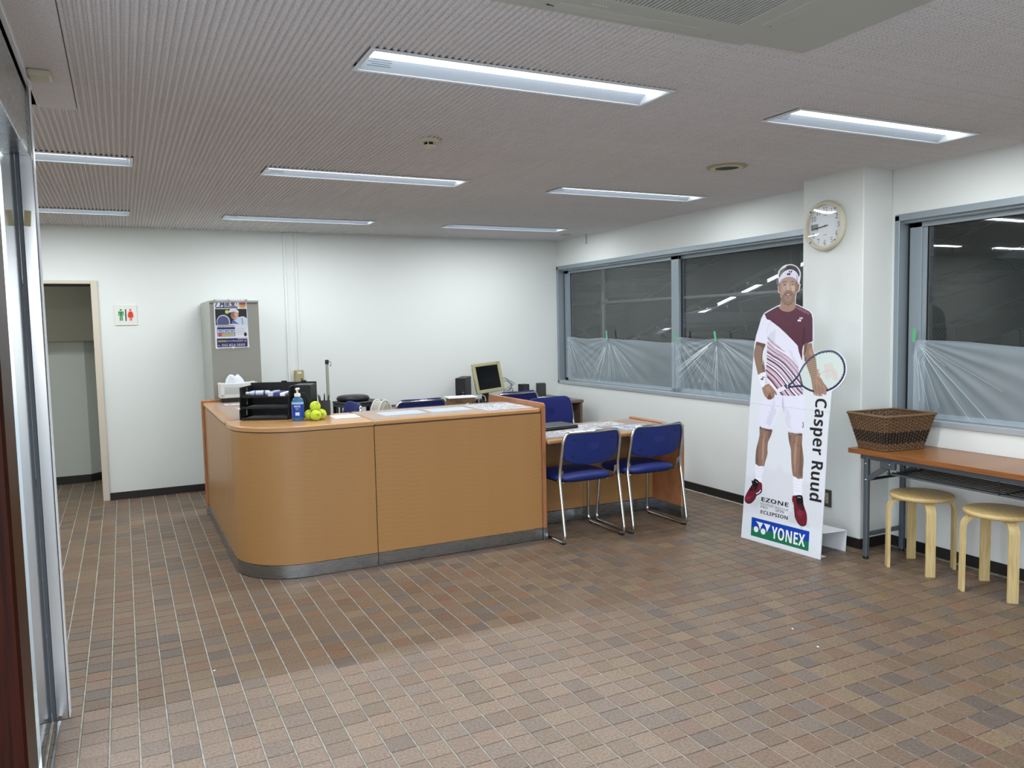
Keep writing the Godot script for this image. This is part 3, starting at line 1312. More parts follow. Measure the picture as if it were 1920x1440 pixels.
# ---------------------------------------------------------------- entrance at the left: steel post, glass, wooden post, outside
func build_entrance() -> void:
	var t := struct("door_2", "stainless steel frame of the sliding entrance door at the left edge")
	var b := mb()
	b.span(Vector3(-0.3055, 0, -3.50), Vector3(-0.2635, H + 0.05, -3.44), 0.002)
	part("steel_post", b, M.post_steel, t)
	b = mb()
	b.span(Vector3(-0.262, 0, -3.505), Vector3(-0.2575, H, -3.447), 0.001)
	part("cover_strip", b, M.white_enamel, t)
	b = mb()
	b.span(Vector3(-0.318, 0, -3.47), Vector3(-0.3055, H, -3.436))
	part("groove", b, M.grey_gap, t)
	b = mb()
	b.span(Vector3(-0.330, 0.0, -3.431), Vector3(-0.3185, 2.16, -3.02))
	part("side_panel", b, M.mirror_steel, t)
	b = mb()
	b.span(Vector3(-0.40, 2.16, -3.44), Vector3(-0.272, H - 0.035, 0.7), 0.003)
	part("header_beam", b, M.steel, t)
	b = mb()
	b.span(Vector3(-0.40, H - 0.036, -3.44), Vector3(-0.29, H + 0.06, 0.7))
	part("header_gap", b, M.dark_gap, t)
	b = mb()
	b.span(Vector3(-0.335, -0.002, -3.43), Vector3(-0.318, 0.012, 0.6), 0.002)
	b.span(Vector3(-0.300, -0.002, -3.42), Vector3(-0.288, 0.008, 0.6), 0.002)
	part("floor_rail", b, M.steel, t)
	# the two yellowed tape marks
	b = mb()
	b.box(Vector3(-0.290, 1.93, -3.4392), Vector3(0.022, 0.058, 0.0008), 0.0, Basis(Vector3.BACK, -0.08))
	part("tape_mark", b, M.clear_tape, t)
	# wooden post close by
	b = mb()
	b.span(Vector3(-0.26, 0, -1.30), Vector3(-0.141, H + 0.02, -1.19), 0.004)
	var w := struct_mesh("trim_2", b, M.red_wood, "dark reddish wooden post at the left edge of the picture")
	# outside
	b = mb()
	b.span(Vector3(-14.0, -0.3, -3.5), Vector3(-0.43, -0.02, 0.76))
	b.span(Vector3(-14.0, -0.3, 0.76), Vector3(4.4, -0.02, 14.0))
	struct_mesh("trim_3", b, M.pavement, "paved ground outside the entrance")


# ---------------------------------------------------------------- the hall beyond the windows
const ROOF_S := 0.29
func roof_y(z: float) -> float:
	return 1.0 + ROOF_S * (z + 22.0)

func build_hall() -> void:
	var t := struct("wall_hall", "dark sports hall beyond the windows with purlins, rafters and skylights")
	var strips := [[8.0, 9.0], [14.1, 15.5], [16.2, 16.6], [20.6, 21.7], [27.0, 28.0]]  # the narrowest strip is made up, in place of a rafter flange reflection
	var z0 := -22.0
	var z1 := 7.0
	var L := Vector2(z1 - z0, (z1 - z0) * ROOF_S).length()
	var tilt := Basis(Vector3.RIGHT, -atan(ROOF_S))
	var midz := (z0 + z1) / 2
	var at := func(x: float, z: float, off: float) -> Vector3:
		return Vector3(x, roof_y(z) + off, z)
	# roof sheets between the skylights
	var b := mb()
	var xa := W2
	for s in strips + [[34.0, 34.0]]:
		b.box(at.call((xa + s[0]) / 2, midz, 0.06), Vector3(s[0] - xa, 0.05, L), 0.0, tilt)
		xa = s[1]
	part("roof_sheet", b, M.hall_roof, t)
	# corrugations of the sheets
	for s in strips:
		b = mb()
		b.box(at.call((s[0] + s[1]) / 2, midz, 0.06), Vector3(s[1] - s[0], 0.0006, L), 0.0, tilt)
		part("skylight", b, M.skylight, t)
	var n := int((z1 - z0) / 1.02)
	for k in n:
		var z := z0 + 0.3 + k * 1.02
		var xp := W2
		for s in strips + [[34.0, 34.0]]:
			b = mb()
			b.span(Vector3(xp, roof_y(z) - 0.10, z - 0.035), Vector3(s[0], roof_y(z) + 0.03, z + 0.035))
			b.span(Vector3(xp, roof_y(z) - 0.105, z - 0.035), Vector3(s[0], roof_y(z) - 0.09, z + 0.075))
			part("purlin", b, M.hall_purlin, t)
			xp = s[1]
	for x in [6.5, 12.85, 19.2, 25.5, 31.8]:
		b = mb()
		b.box(at.call(x, midz, -0.55), Vector3(0.03, 0.8, L), 0.0, tilt)
		b.box(at.call(x, midz, -0.97), Vector3(0.26, 0.035, L), 0.0, tilt)
		b.box(at.call(x, midz, -0.13), Vector3(0.26, 0.035, L), 0.0, tilt)
		part("rafter", b, M.hall_steel, t)
		b = mb()
		b.span(Vector3(x - 0.14, -4.5, z0 + 0.1), Vector3(x + 0.14, 1.0, z0 + 0.4))
		part("hall_column", b, M.hall_steel, t)
	# cross beams that carry the rafters, with the light fittings under them
	for z in [-18.6, -13.2, -7.8]:
		b = mb()
		b.span(Vector3(7.0, roof_y(z) - 0.55, z - 0.06), Vector3(32.0, roof_y(z) - 0.25, z + 0.06))
		part("cross_beam", b, M.hall_purlin, t)
	# bracing rods
	for q in [[6.6, -20.5, 12.8, -14.5], [12.8, -20.5, 6.6, -14.5], [12.9, -20.5, 19.1, -14.5], [19.1, -20.5, 12.9, -14.5]]:
		b = mb()
		b.tube([at.call(q[0], q[1], -0.3), at.call(q[2], q[3], -0.3)], 0.022, 6)
		part("brace_rod", b, M.hall_purlin, t)
	# end walls and the court far below
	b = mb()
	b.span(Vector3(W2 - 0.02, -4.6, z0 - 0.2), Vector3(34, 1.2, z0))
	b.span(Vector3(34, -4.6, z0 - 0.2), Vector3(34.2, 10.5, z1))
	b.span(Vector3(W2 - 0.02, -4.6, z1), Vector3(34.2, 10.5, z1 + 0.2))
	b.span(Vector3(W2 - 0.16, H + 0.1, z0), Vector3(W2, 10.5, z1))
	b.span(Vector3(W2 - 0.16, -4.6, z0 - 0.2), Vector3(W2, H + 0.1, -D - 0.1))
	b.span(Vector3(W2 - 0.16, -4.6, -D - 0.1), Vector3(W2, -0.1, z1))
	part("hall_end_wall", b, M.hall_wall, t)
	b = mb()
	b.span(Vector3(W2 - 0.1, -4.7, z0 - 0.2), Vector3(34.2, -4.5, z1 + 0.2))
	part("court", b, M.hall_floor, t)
	# pale louvre panels on the far side wall
	for k in 16:
		b = mb()
		var z := -21.0 + k * 1.0
		b.span(Vector3(33.86, -0.9, z + 0.06), Vector3(33.99, 1.55, z + 0.82))
		part("louvre_panel", b, M.hall_lamp, t)
		for j in 3:
			b = mb()
			b.span(Vector3(33.82, -0.8 + j * 0.8, z + 0.02), Vector3(33.9, -0.74 + j * 0.8, z + 0.86))
			part("louvre_rail", b, M.hall_purlin, t)
	# pipes close to the glass
	b = mb()
	b.tube([Vector3(5.35, 1.745, -9.6), Vector3(5.35, 1.745, -4.0)], 0.014, 8)
	part("scaffold_rail", b, M.hall_pipe, t)
	b = mb()
	b.tube([Vector3(5.38, -4.5, -8.28), Vector3(5.38, 5.0, -8.28)], 0.032, 10)
	part("scaffold_post", b, M.hall_pipe, t)
	b = mb()
	b.box(Vector3(5.365, 1.745, -8.28), Vector3(0.09, 0.05, 0.09), 0.01)
	b.box(Vector3(5.365, 1.775, -8.18), Vector3(0.03, 0.05, 0.03), 0.01)
	part("pipe_clamp", b, M.hall_pipe, t)
	b = mb()
	b.tube([Vector3(6.2, -4.5, -5.95), Vector3(6.2, 5.5, -5.95)], 0.05, 10)
	part("scaffold_post", b, M.hall_steel, t)


# ---------------------------------------------------------------- reception counter, four units
const CX := 0.57      # left outer face
const CZ := -4.735    # front outer face
const CR := 0.38

# outline of the outer face from (x = CX, z = za) round the corner to (x = xb, z = CZ), pushed out by o
func counter_path(za: float, xb: float, o: float) -> Array:
	var p := [Vector2(CX - o, za)]
	for k in 17:
		var a := PI - PI / 2 * k / 16.0
		p.append(Vector2(CX + CR + cos(a) * (CR + o), CZ - CR + sin(a) * (CR + o)))
	p.append(Vector2(xb, CZ + o))
	return p


# an upright wall that follows the outer path p (x, z), thick inwards along path q
func wall_strip(b: MB, p: Array, q: Array, y0: float, y1: float) -> void:
	var poly := PackedVector2Array()
	for v in p:
		poly.append(Vector2(v.x, -v.y))
	for k in range(q.size() - 1, -1, -1):
		poly.append(Vector2(q[k].x, -q[k].y))
	b.prism(poly, y1 - y0, Transform3D(Basis(Vector3.RIGHT, Vector3.FORWARD, Vector3.UP), Vector3(0, y0, 0)), 0.0, true)


func slab_top(b: MB, poly_xz: PackedVector2Array, y1: float, th: float, bev: float) -> void:
	var p := PackedVector2Array()
	for v in poly_xz:
		p.append(Vector2(v.x, -v.y))
	b.prism(p, th, Transform3D(Basis(Vector3.RIGHT, Vector3.FORWARD, Vector3.UP), Vector3(0, y1 - th, 0)), bev, true)


func build_counter() -> void:
	# left run
	var g := "units of the wooden reception counter"
	var t := thing("counter_unit", "left run of the wooden reception counter, in front of the grey cabinet", "counter", Vector3.ZERO, 0.0, g)
	var b := mb()
	b.span(Vector3(CX, 0.085, -6.78), Vector3(CX + 0.018, 0.886, -5.306))
	part("side_panel", b, M.oak, t)
	b = mb()
	b.span(Vector3(CX - 0.004, 0.006, -6.78), Vector3(CX + 0.02, 0.083, -5.306), 0.002)
	part("kick_plate", b, M.kick, t)
	b = mb()
	b.box(Vector3(CX + 0.29, CT - 0.015, -6.043), Vector3(0.60, 0.030, 1.474), 0.009)
	part("worktop", b, M.oak_top, t)
	b = mb()
	b.box(Vector3(CX + 0.285, 0.4755, -6.797), Vector3(0.615, 0.933, 0.032), 0.010)
	part("end_panel", b, M.oak_edge, t)
	b = mb()
	b.span(Vector3(CX - 0.018, 0.003, -6.812), Vector3(CX + 0.02, 0.084, -6.780), 0.002)
	part("end_cap", b, M.kick, t)
	b = mb()
	b.span(Vector3(CX + 0.02, 0.44, -6.78), Vector3(CX + 0.52, 0.46, -5.31), 0.002)
	b.span(Vector3(CX + 0.02, 0.08, -6.78), Vector3(CX + 0.52, 0.10, -5.31), 0.002)
	part("shelf", b, M.oak_edge, t)
	# rounded corner
	t = thing("counter_unit", "rounded corner unit of the wooden reception counter, under the tennis balls", "counter", Vector3.ZERO, 0.0, g)
	b = mb()
	wall_strip(b, counter_path(-5.301, 1.3745, 0.0), counter_path(-5.301, 1.3745, -0.018), 0.085, 0.886)
	part("curved_panel", b, M.oak, t)
	b = mb()
	wall_strip(b, counter_path(-5.301, 1.3745, 0.003), counter_path(-5.301, 1.3745, -0.02), 0.004, 0.083)
	part("kick_plate", b, M.kick, t)
	b = mb()
	wall_strip(b, counter_path(-5.301, 1.3745, -0.006), counter_path(-5.301, 1.3745, -0.02), 0.882, 0.894)
	part("shadow_groove", b, M.baseboard, t)
	b = mb()
	var top := PackedVector2Array()
	for v in counter_path(-5.301, 1.376, 0.004):
		top.append(v)
	top.append(Vector2(1.376, -5.304))
	top.append(Vector2(1.16, -5.304))
	top.append(Vector2(1.155, -5.301))
	slab_top(b, top, CT, 0.030, 0.007)
	part("worktop", b, M.oak_top, t)
	# front run
	t = thing("counter_unit", "straight front unit of the wooden reception counter, with papers under a clear mat", "counter", Vector3.ZERO, 0.0, g)
	b = mb()
	b.span(Vector3(1.3795, 0.085, CZ - 0.018), Vector3(2.556, 0.886, CZ))
	part("front_panel", b, M.oak, t)
	b = mb()
	b.span(Vector3(1.3775, 0.004, CZ - 0.02), Vector3(2.556, 0.083, CZ + 0.003), 0.002)
	part("kick_plate", b, M.kick, t)
	b = mb()
	b.span(Vector3(1.3775, 0.880, CZ - 0.02), Vector3(2.556, 0.894, CZ - 0.006))
	part("shadow_groove", b, M.baseboard, t)
	b = mb()
	b.box(Vector3(1.966, CT - 0.015, -5.0175), Vector3(1.178, 0.030, 0.573), 0.007)
	part("worktop", b, M.oak_top, t)
	b = mb()
	var ep := PackedVector2Array([Vector2(4.722, 0.085), Vector2(4.722, 0.938), Vector2(4.728, 0.950), Vector2(4.742, 0.956), Vector2(5.572, 0.956), Vector2(5.590, 0.950), Vector2(5.598, 0.935), Vector2(5.598, 0.085)])
	b.prism(ep, 0.030, Transform3D(Basis(Vector3.FORWARD, Vector3.UP, Vector3.RIGHT), Vector3(2.558, 0, 0)), 0.004)
	part("end_panel", b, M.oak_edge, t)
	b = mb()
	b.span(Vector3(2.557, 0.003, -5.60), Vector3(2.590, 0.086, -4.718), 0.002)
	part("end_cap", b, M.kick, t)
	b = mb()
	b.span(Vector3(1.38, 0.44, -5.30), Vector3(2.556, 0.46, -4.76), 0.002)
	part("shelf", b, M.oak_edge, t)
	for x in [1.3805]:
		b = mb()
		b.span(Vector3(x - 0.004, CT - 0.022, CZ), Vector3(x + 0.004, CT - 0.010, CZ + 0.008), 0.002)
		part("joint_cap", b, M.clear_tape, t)


func build_service_desk() -> void:
	var t := thing("counter_unit", "low wooden visitor desk unit behind the two blue visitor chairs", "desk", Vector3.ZERO, 0.0, "units of the wooden reception counter")
	var y := 0.70
	var b := mb()
	b.box(Vector3(3.172, y - 0.015, -5.043), Vector3(1.160, 0.030, 0.69), 0.007)
	part("worktop", b, M.oak_top, t)
	b = mb()
	b.span(Vector3(2.592, y - 0.036, -4.712), Vector3(3.752, y - 0.030, -4.702))
	part("edge_strip", b, M.kick, t)
	b = mb()
	b.span(Vector3(2.592, 0.095, -5.105), Vector3(3.1, y - 0.031, -5.087))
	b.span(Vector3(3.103, 0.095, -5.105), Vector3(3.755, y - 0.031, -5.087))
	part("modesty_panel", b, M.oak, t)
	b = mb()
	b.span(Vector3(2.592, 0.004, -5.107), Vector3(3.1, 0.093, -5.083), 0.002)
	b.span(Vector3(3.103, 0.004, -5.107), Vector3(3.755, 0.093, -5.083), 0.002)
	part("kick_plate", b, M.kick, t)
	b = mb()
	b.box(Vector3(3.770, 0.4, -5.065), Vector3(0.030, 0.632, 0.69), 0.006)
	part("end_panel", b, M.oak_edge, t)
	b = mb()
	b.span(Vector3(3.753, 0.003, -5.41), Vector3(3.787, 0.088, -4.718), 0.002)
	part("end_cap", b, M.kick, t)


func build_back_desk() -> void:
	var t := thing("office_desk", "brown office desk along the back wall, under the computer monitor", "desk")
	var b := mb()
	b.box(Vector3(3.27, 0.685, -7.405), Vector3(2.06, 0.03, 0.80), 0.004)
	part("desktop", b, M.desk_wood, t)
	for x in [2.26, 4.28]:
		b = mb()
		b.box(Vector3(x, 0.335, -7.405), Vector3(0.03, 0.67, 0.76), 0.003)
		part("side_panel", b, M.desk_wood, t)
	b = mb()
	b.box(Vector3(3.27, 0.42, -7.75), Vector3(2.0, 0.49, 0.018))
	part("back_panel", b, M.desk_wood, t)


func build_cabinet() -> void:
	var t := thing("filing_cabinet", "tall grey steel cabinet with a poster on its door side", "cabinet", Vector3(0.8665, 0, -7.43))
	var w := 0.397
	var d := 0.83
	var h := 1.754
	var b := mb()
	b.box(Vector3(0, 0.03, 0), Vector3(w - 0.02, 0.06, d - 0.02))
	part("plinth", b, M.dark_grey, t)
	b = mb()
	b.box(Vector3(0, (h + 0.05) / 2, -0.003), Vector3(w, h - 0.05, d - 0.03), 0.003)
	part("body", b, M.locker_side, t)
	b = mb()
	b.box(Vector3(0, (h + 0.05) / 2 - 0.012, d / 2 - 0.010), Vector3(w - 0.004, h - 0.085, 0.018), 0.003)
	part("front_panel", b, M.locker, t)
	b = mb()
	b.box(Vector3(0, h - 0.011, d / 2 - 0.009), Vector3(w, 0.022, 0.022), 0.003)
	part("top_rail", b, M.locker_side, t)
	# the poster, held by six white magnets
	var pz := -7.43 + d / 2 + 0.0005
	var p := MeshInstance3D.new()
	p = part_mesh("poster", poster_mesh(), poster_material(), self)
	p.position = Vector3(0.836, 1.555, pz)
	tag(p, "tennis school poster with a July headline on the grey cabinet", "poster")
	var X := Transform3D(Basis(), Vector3(0, 0, 0.0006))
	lettering("phone_number", "045-824-3669", p, X * Transform3D(Basis(), Vector3(0.008, -0.178, 0)), 0.185, 0.021, M.white_ink, false, "Droid Serif")
	lettering("phone_mark", "TEL", p, X * Transform3D(Basis(), Vector3(-0.106, -0.181, 0)), 0.024, 0.009, M.white_ink, false)
	lettering("headline_mark", "!", p, X * Transform3D(Basis(), Vector3(0.049, 0.165, 0)), 0.006, 0.037, M.ink_blue)
	lettering("headline_number", "7", p, X * Transform3D(Basis(), Vector3(-0.116, 0.165, 0)), 0.024, 0.037, M.ink_blue)
	var k := 0
	var said := ["top left", "top middle", "top right", "bottom left", "bottom middle", "bottom right"]
	for q in [[-0.125, 0.205], [-0.012, 0.207], [0.128, 0.206], [-0.122, -0.203], [0.008, -0.201], [0.128, -0.196]]:
		b = mb()
		b.lathe([Vector2(0, 0), Vector2(0.0098, 0), Vector2(0.0098, 0.004), Vector2(0.0085, 0.007), Vector2(0, 0.0078)], 16, Transform3D(Basis(Vector3.RIGHT, Vector3.BACK, Vector3.DOWN), Vector3.ZERO))
		var o := part("magnet", b, M.white_plastic, self)
		o.position = Vector3(0.836 + q[0], 1.555 + q[1], pz + 0.0004)
		tag(o, "round white magnet at the %s edge of the cabinet poster" % said[k], "magnet", "round white magnets on the poster")
		k += 1


func poster_mesh() -> ArrayMesh:
	var b := mb()
	b.prism(PackedVector2Array([Vector2(-0.135, -0.205), Vector2(0.135, -0.200), Vector2(0.130, 0.206), Vector2(-0.135, 0.206)]), 0.0006, Transform3D(), 0.0, false, Rect2(-0.135, -0.205, 0.27, 0.411))
	return b.mesh()


func poster_material() -> StandardMaterial3D:
	var p := Print.new(270, 411, 1.6, Color(0.90, 0.91, 0.95))
	var navy := Color(0.09, 0.09, 0.36)
	# kanji strokes of the headline: month, birth
	var st := func(ox: float, oy: float, s: float, strokes: Array, w: float, c: Color) -> void:
		for q in strokes:
			var l := []
			for k in range(0, q.size(), 2):
				l.append(Vector2(ox + q[k] * s, oy + q[k + 1] * s))
			p.line(l, w, c)
	var moon := [[2, 10, 2, 4, 0, 0], [2, 10, 9, 10, 9, 0, 7, 0], [2, 7, 9, 7], [2, 4, 9, 4]]
	var birth := [[0, 9.5, 4, 9.5], [0, 7.5, 4, 7.5], [0, 5.5, 4, 5.5], [0, 3.5, 4, 3.5, 4, 0.5, 0, 0.5, 0, 3.5], [5, 9.5, 10, 9.5], [7.5, 9.5, 7.5, 3], [5, 6.5, 10, 6.5], [5.5, 8, 5, 3], [5, 2.8, 10, 2.8], [4.5, 0.5, 10.5, 0.5]]
	var life := [[2, 9, 0.5, 6], [1.5, 7.5, 9, 7.5], [5, 10, 5, 0.5], [1.5, 4, 8.5, 4], [0, 0.5, 10, 0.5]]
	st.call(50, 352, 3.6, moon, 8.0, navy)
	st.call(93, 352, 3.6, birth, 5.0, navy)
	st.call(137, 352, 3.6, life, 8.0, navy)
	p.line([Vector2(18, 342), Vector2(188, 342)], 11, Color(0.1, 0.09, 0.1))
	p.line([Vector2(24, 342), Vector2(180, 342)], 2, Color(0.75, 0.73, 0.6))
	p.disc(Vector2(230, 364), 32, 30, Color(0.86, 0.70, 0.42))
	p.disc(Vector2(230, 375), 27, 12, Color(0.66, 0.22, 0.42))
	for k in 3:
		p.line([Vector2(208, 366 - k * 8), Vector2(252, 366 - k * 8)], 2.5, Color(0.62, 0.22, 0.30))
	# the photograph of a player: dark background, white cap, racket, pale shirt
	p.fill(PackedVector2Array([Vector2(10, 196), Vector2(262, 196), Vector2(262, 330), Vector2(10, 330)]), Color(0.05, 0.055, 0.07))
	p.disc(Vector2(225, 212), 48, 55, Color(0.83, 0.87, 0.92))
	p.fill(pts2([150, 196, 165, 250, 205, 262, 240, 235, 250, 196], 4), Color(0.80, 0.85, 0.92))
	p.fill(pts2([140, 196, 150, 238, 178, 215, 200, 196], 4), Color(0.30, 0.40, 0.70))
	p.line([Vector2(222, 250), Vector2(226, 196)], 6, Color(0.38, 0.45, 0.68))
	p.disc(Vector2(160, 276), 28, 36, Color(0.62, 0.40, 0.37))
	p.disc(Vector2(178, 284), 18, 26, Color(0.82, 0.66, 0.60))
	p.line([Vector2(150, 256), Vector2(166, 250), Vector2(180, 258)], 4, Color(0.95, 0.93, 0.92))
	p.fill(pts2([122, 300, 128, 326, 165, 332, 192, 318, 196, 298, 160, 308], 4), Color(0.88, 0.90, 0.96))
	p.disc(Vector2(104, 306), 16, 16, Color(0.80, 0.86, 0.48))
	p.disc(Vector2(72, 224), 54, 58, Color(0.78, 0.80, 0.88))
	p.disc(Vector2(70, 220), 47, 52, Color(0.32, 0.34, 0.52))
	p.fill(PackedVector2Array([Vector2(10, 160), Vector2(262, 160), Vector2(262, 197), Vector2(10, 197)]), Color(0.88, 0.89, 0.94))
	p.fill(pts2([110, 196, 140, 205, 210, 200, 240, 186, 190, 180, 120, 185], 4), Color(0.84, 0.87, 0.94))
	# campaign boxes
	p.line([Vector2(22, 188), Vector2(160, 188)], 10, Color(0.80, 0.76, 0.72))
	for k in 7:
		p.line([Vector2(26 + k * 19, 188), Vector2(36 + k * 19, 189)], 5, Color(0.15, 0.14, 0.16))
	p.fill(PackedVector2Array([Vector2(20, 100), Vector2(162, 100), Vector2(162, 178), Vector2(20, 178)]), Color(0.12, 0.13, 0.36))
	for k in 3:
		p.fill(PackedVector2Array([Vector2(24 + k * 46, 132), Vector2(66 + k * 46, 132), Vector2(66 + k * 46, 160), Vector2(24 + k * 46, 160)]), Color(0.82, 0.87, 0.96))
		p.line([Vector2(30 + k * 46, 151), Vector2(60 + k * 46, 151)], 5, Color(0.08, 0.09, 0.2))
		p.line([Vector2(36 + k * 46, 141), Vector2(56 + k * 46, 141)], 5, Color(0.08, 0.09, 0.2))
	p.fill(PackedVector2Array([Vector2(24, 103), Vector2(158, 103), Vector2(158, 127), Vector2(24, 127)]), Color(0.80, 0.77, 0.60))
	p.disc(Vector2(42, 114), 17, 13, Color(0.78, 0.30, 0.38))
	p.line([Vector2(66, 114), Vector2(150, 114)], 4, Color(0.55, 0.45, 0.20))
	for k in 8:
		p.line([Vector2(172, 168 - k * 8), Vector2(250 - 8 * (k % 3), 168 - k * 8)], 1.6, Color(0.55, 0.57, 0.60))
	p.disc(Vector2(244, 114), 12, 17, Color(0.07, 0.06, 0.08))
	# footer with the school line in katakana strokes
	p.fill(PackedVector2Array([Vector2(14, 10), Vector2(258, 10), Vector2(258, 84), Vector2(14, 84)]), Color(0.10, 0.09, 0.36))
	p.line([Vector2(180, 78), Vector2(256, 78)], 6, Color(0.85, 0.65, 0.70))
	var kana := [[[8, 10, 0, 4], [5, 7, 5, 0]], [[1, 9, 4, 7], [1, 1, 9, 8]], [[3, 10, 3, 0], [3, 6, 8, 4], [7, 10, 8, 8]], [[0, 9, 9, 9, 5, 5], [5, 8, 2, 0]], [[2, 9, 8, 9], [0, 6, 10, 6], [5, 6, 3, 0]], [[2, 8, 8, 8], [0, 2, 10, 2]], [[1, 9, 8, 9, 1, 0], [5, 4, 9, 0]], [[1, 9, 8, 9, 1, 0], [5, 4, 9, 0]], [[4, 10, 1, 5], [3, 8, 9, 8, 3, 0]], [[0, 5, 10, 5]], [[2, 8, 1, 0], [6, 10, 6, 1, 10, 4]]]
	for k in kana.size():
		st.call(96 + k * 14.2, 54, 1.15, kana[k], 2.2, Color(0.93, 0.93, 0.96))
	for k in 5:
		var ox := 22 + k * 14.2
		for s in [[0, 10, 10, 10], [0, 5, 10, 5], [5, 10, 5, 0], [1, 0, 9, 0], [9, 9, 9, 3]]:
			st.call(ox, 54, 1.15, [s], 2.2, Color(0.90, 0.84, 0.30))
	var m := mat(Color.WHITE, 0.45)
	m.albedo_texture = p.texture()
	return m


# ---------------------------------------------------------------- folding table at the window
func build_table() -> void:
	var t := thing("folding_table", "long folding table with a brown wood top and grey steel legs under the window", "table", Vector3(4.245, 0, -2.52))
	var L := 1.8
	var b := mb()
	b.box(Vector3(0, 0.676, 0), Vector3(0.45, 0.026, L - 0.004), 0.0)
	part("table_top", b, M.table_wood, t)
	b = mb()
	for s in [-1.0, 1.0]:
		b.box(Vector3(s * 0.2245, 0.676, 0), Vector3(0.004, 0.0285, L), 0.001)
		b.box(Vector3(0, 0.676, s * (L / 2 - 0.001)), Vector3(0.452, 0.0285, 0.004), 0.001)
	part("edge_band", b, M.table_edge, t)
	b = mb()
	for s in [-1.0, 1.0]:
		b.box(Vector3(s * 0.165, 0.645, 0), Vector3(0.022, 0.036, L - 0.10), 0.002)
	part("frame_rail", b, M.steel_grey, t)
	for e in [-1.0, 1.0]:
		var z: float = e * 0.81
		for s in [-1.0, 1.0]:
			b = mb()
			b.box(Vector3(s * 0.165 - 0.0, 0.335, z), Vector3(0.030, 0.64, 0.030), 0.004)
			part("leg", b, M.steel_grey, t)
			b = mb()
			b.lathe([Vector2(0, 0), Vector2(0.016, 0), Vector2(0.017, 0.008), Vector2(0.013, 0.018), Vector2(0, 0.018)], 12, Transform3D(Basis(), Vector3(s * 0.165, 0, z)))
			part("foot", b, M.rubber, t)
			# hinge strut
			b = mb()
			var p0 := Vector3(s * 0.165, 0.50, z - e * 0.004)
			var p1 := Vector3(s * 0.165, 0.618, z - e * 0.17)
			var d := (p1 - p0).normalized()
			b.box((p0 + p1) / 2, Vector3(0.012, 0.034, p0.distance_to(p1)), 0.003, Basis(Vector3.RIGHT, d.cross(Vector3.RIGHT), d))
			b.box(Vector3(s * 0.165, 0.612, z - e * 0.15), Vector3(0.026, 0.05, 0.10), 0.003)
			part("strut", b, M.steel_grey, t)
			b = mb()
			for q in [p0, p0 + Vector3(0, 0.10, 0), p1]:
				b.lathe([Vector2(0, 0.0), Vector2(0.006, 0.0), Vector2(0.004, 0.004), Vector2(0, 0.005)], 10, Transform3D(Basis(Vector3.UP, Vector3.LEFT, Vector3.BACK), q + Vector3(-0.0155, 0, 0)))
			part("rivet", b, M.chrome, t)
		b = mb()
		b.box(Vector3(0, 0.155, z), Vector3(0.30, 0.026, 0.020), 0.003)
		part("cross_bar", b, M.steel_grey, t)
		b = mb()
		b.tube([Vector3(-0.165, 0.50, z - e * 0.01), Vector3(0.165, 0.50, z - e * 0.01)], 0.009, 8)
		part("hinge_bar", b, M.black, t)
	# wire shelf under the top
	for k in 8:
		b = mb()
		var x := -0.145 + k * 0.041
		b.tube([Vector3(x, 0.555, -0.68), Vector3(x, 0.545, 0.68)], 0.006 if k == 0 else 0.0042, 6)
		part("shelf_rod", b, M.steel_grey if k == 0 else M.dark_grey, t)
	for z in [-0.66, 0.0, 0.66]:
		b = mb()
		b.tube(bent([Vector3(-0.16, 0.63, z), Vector3(-0.155, 0.548, z), Vector3(0.15, 0.548, z), Vector3(0.16, 0.63, z)], 0.02), 0.005, 6)
		part("shelf_hanger", b, M.dark_grey, t)


# ---------------------------------------------------------------- chairs
func pad_rings(outline: PackedVector2Array, levels: Array, shape: Callable) -> Array:
	var mid := Vector2.ZERO
	for p in outline:
		mid += p / outline.size()
	var R := []
	for l in levels:
		var ring := []
		for p in outline:
			var q: Vector2 = mid + (p - mid) * l[0]
			ring.append(shape.call(q, l[1]))
		R.append(ring)
	return R


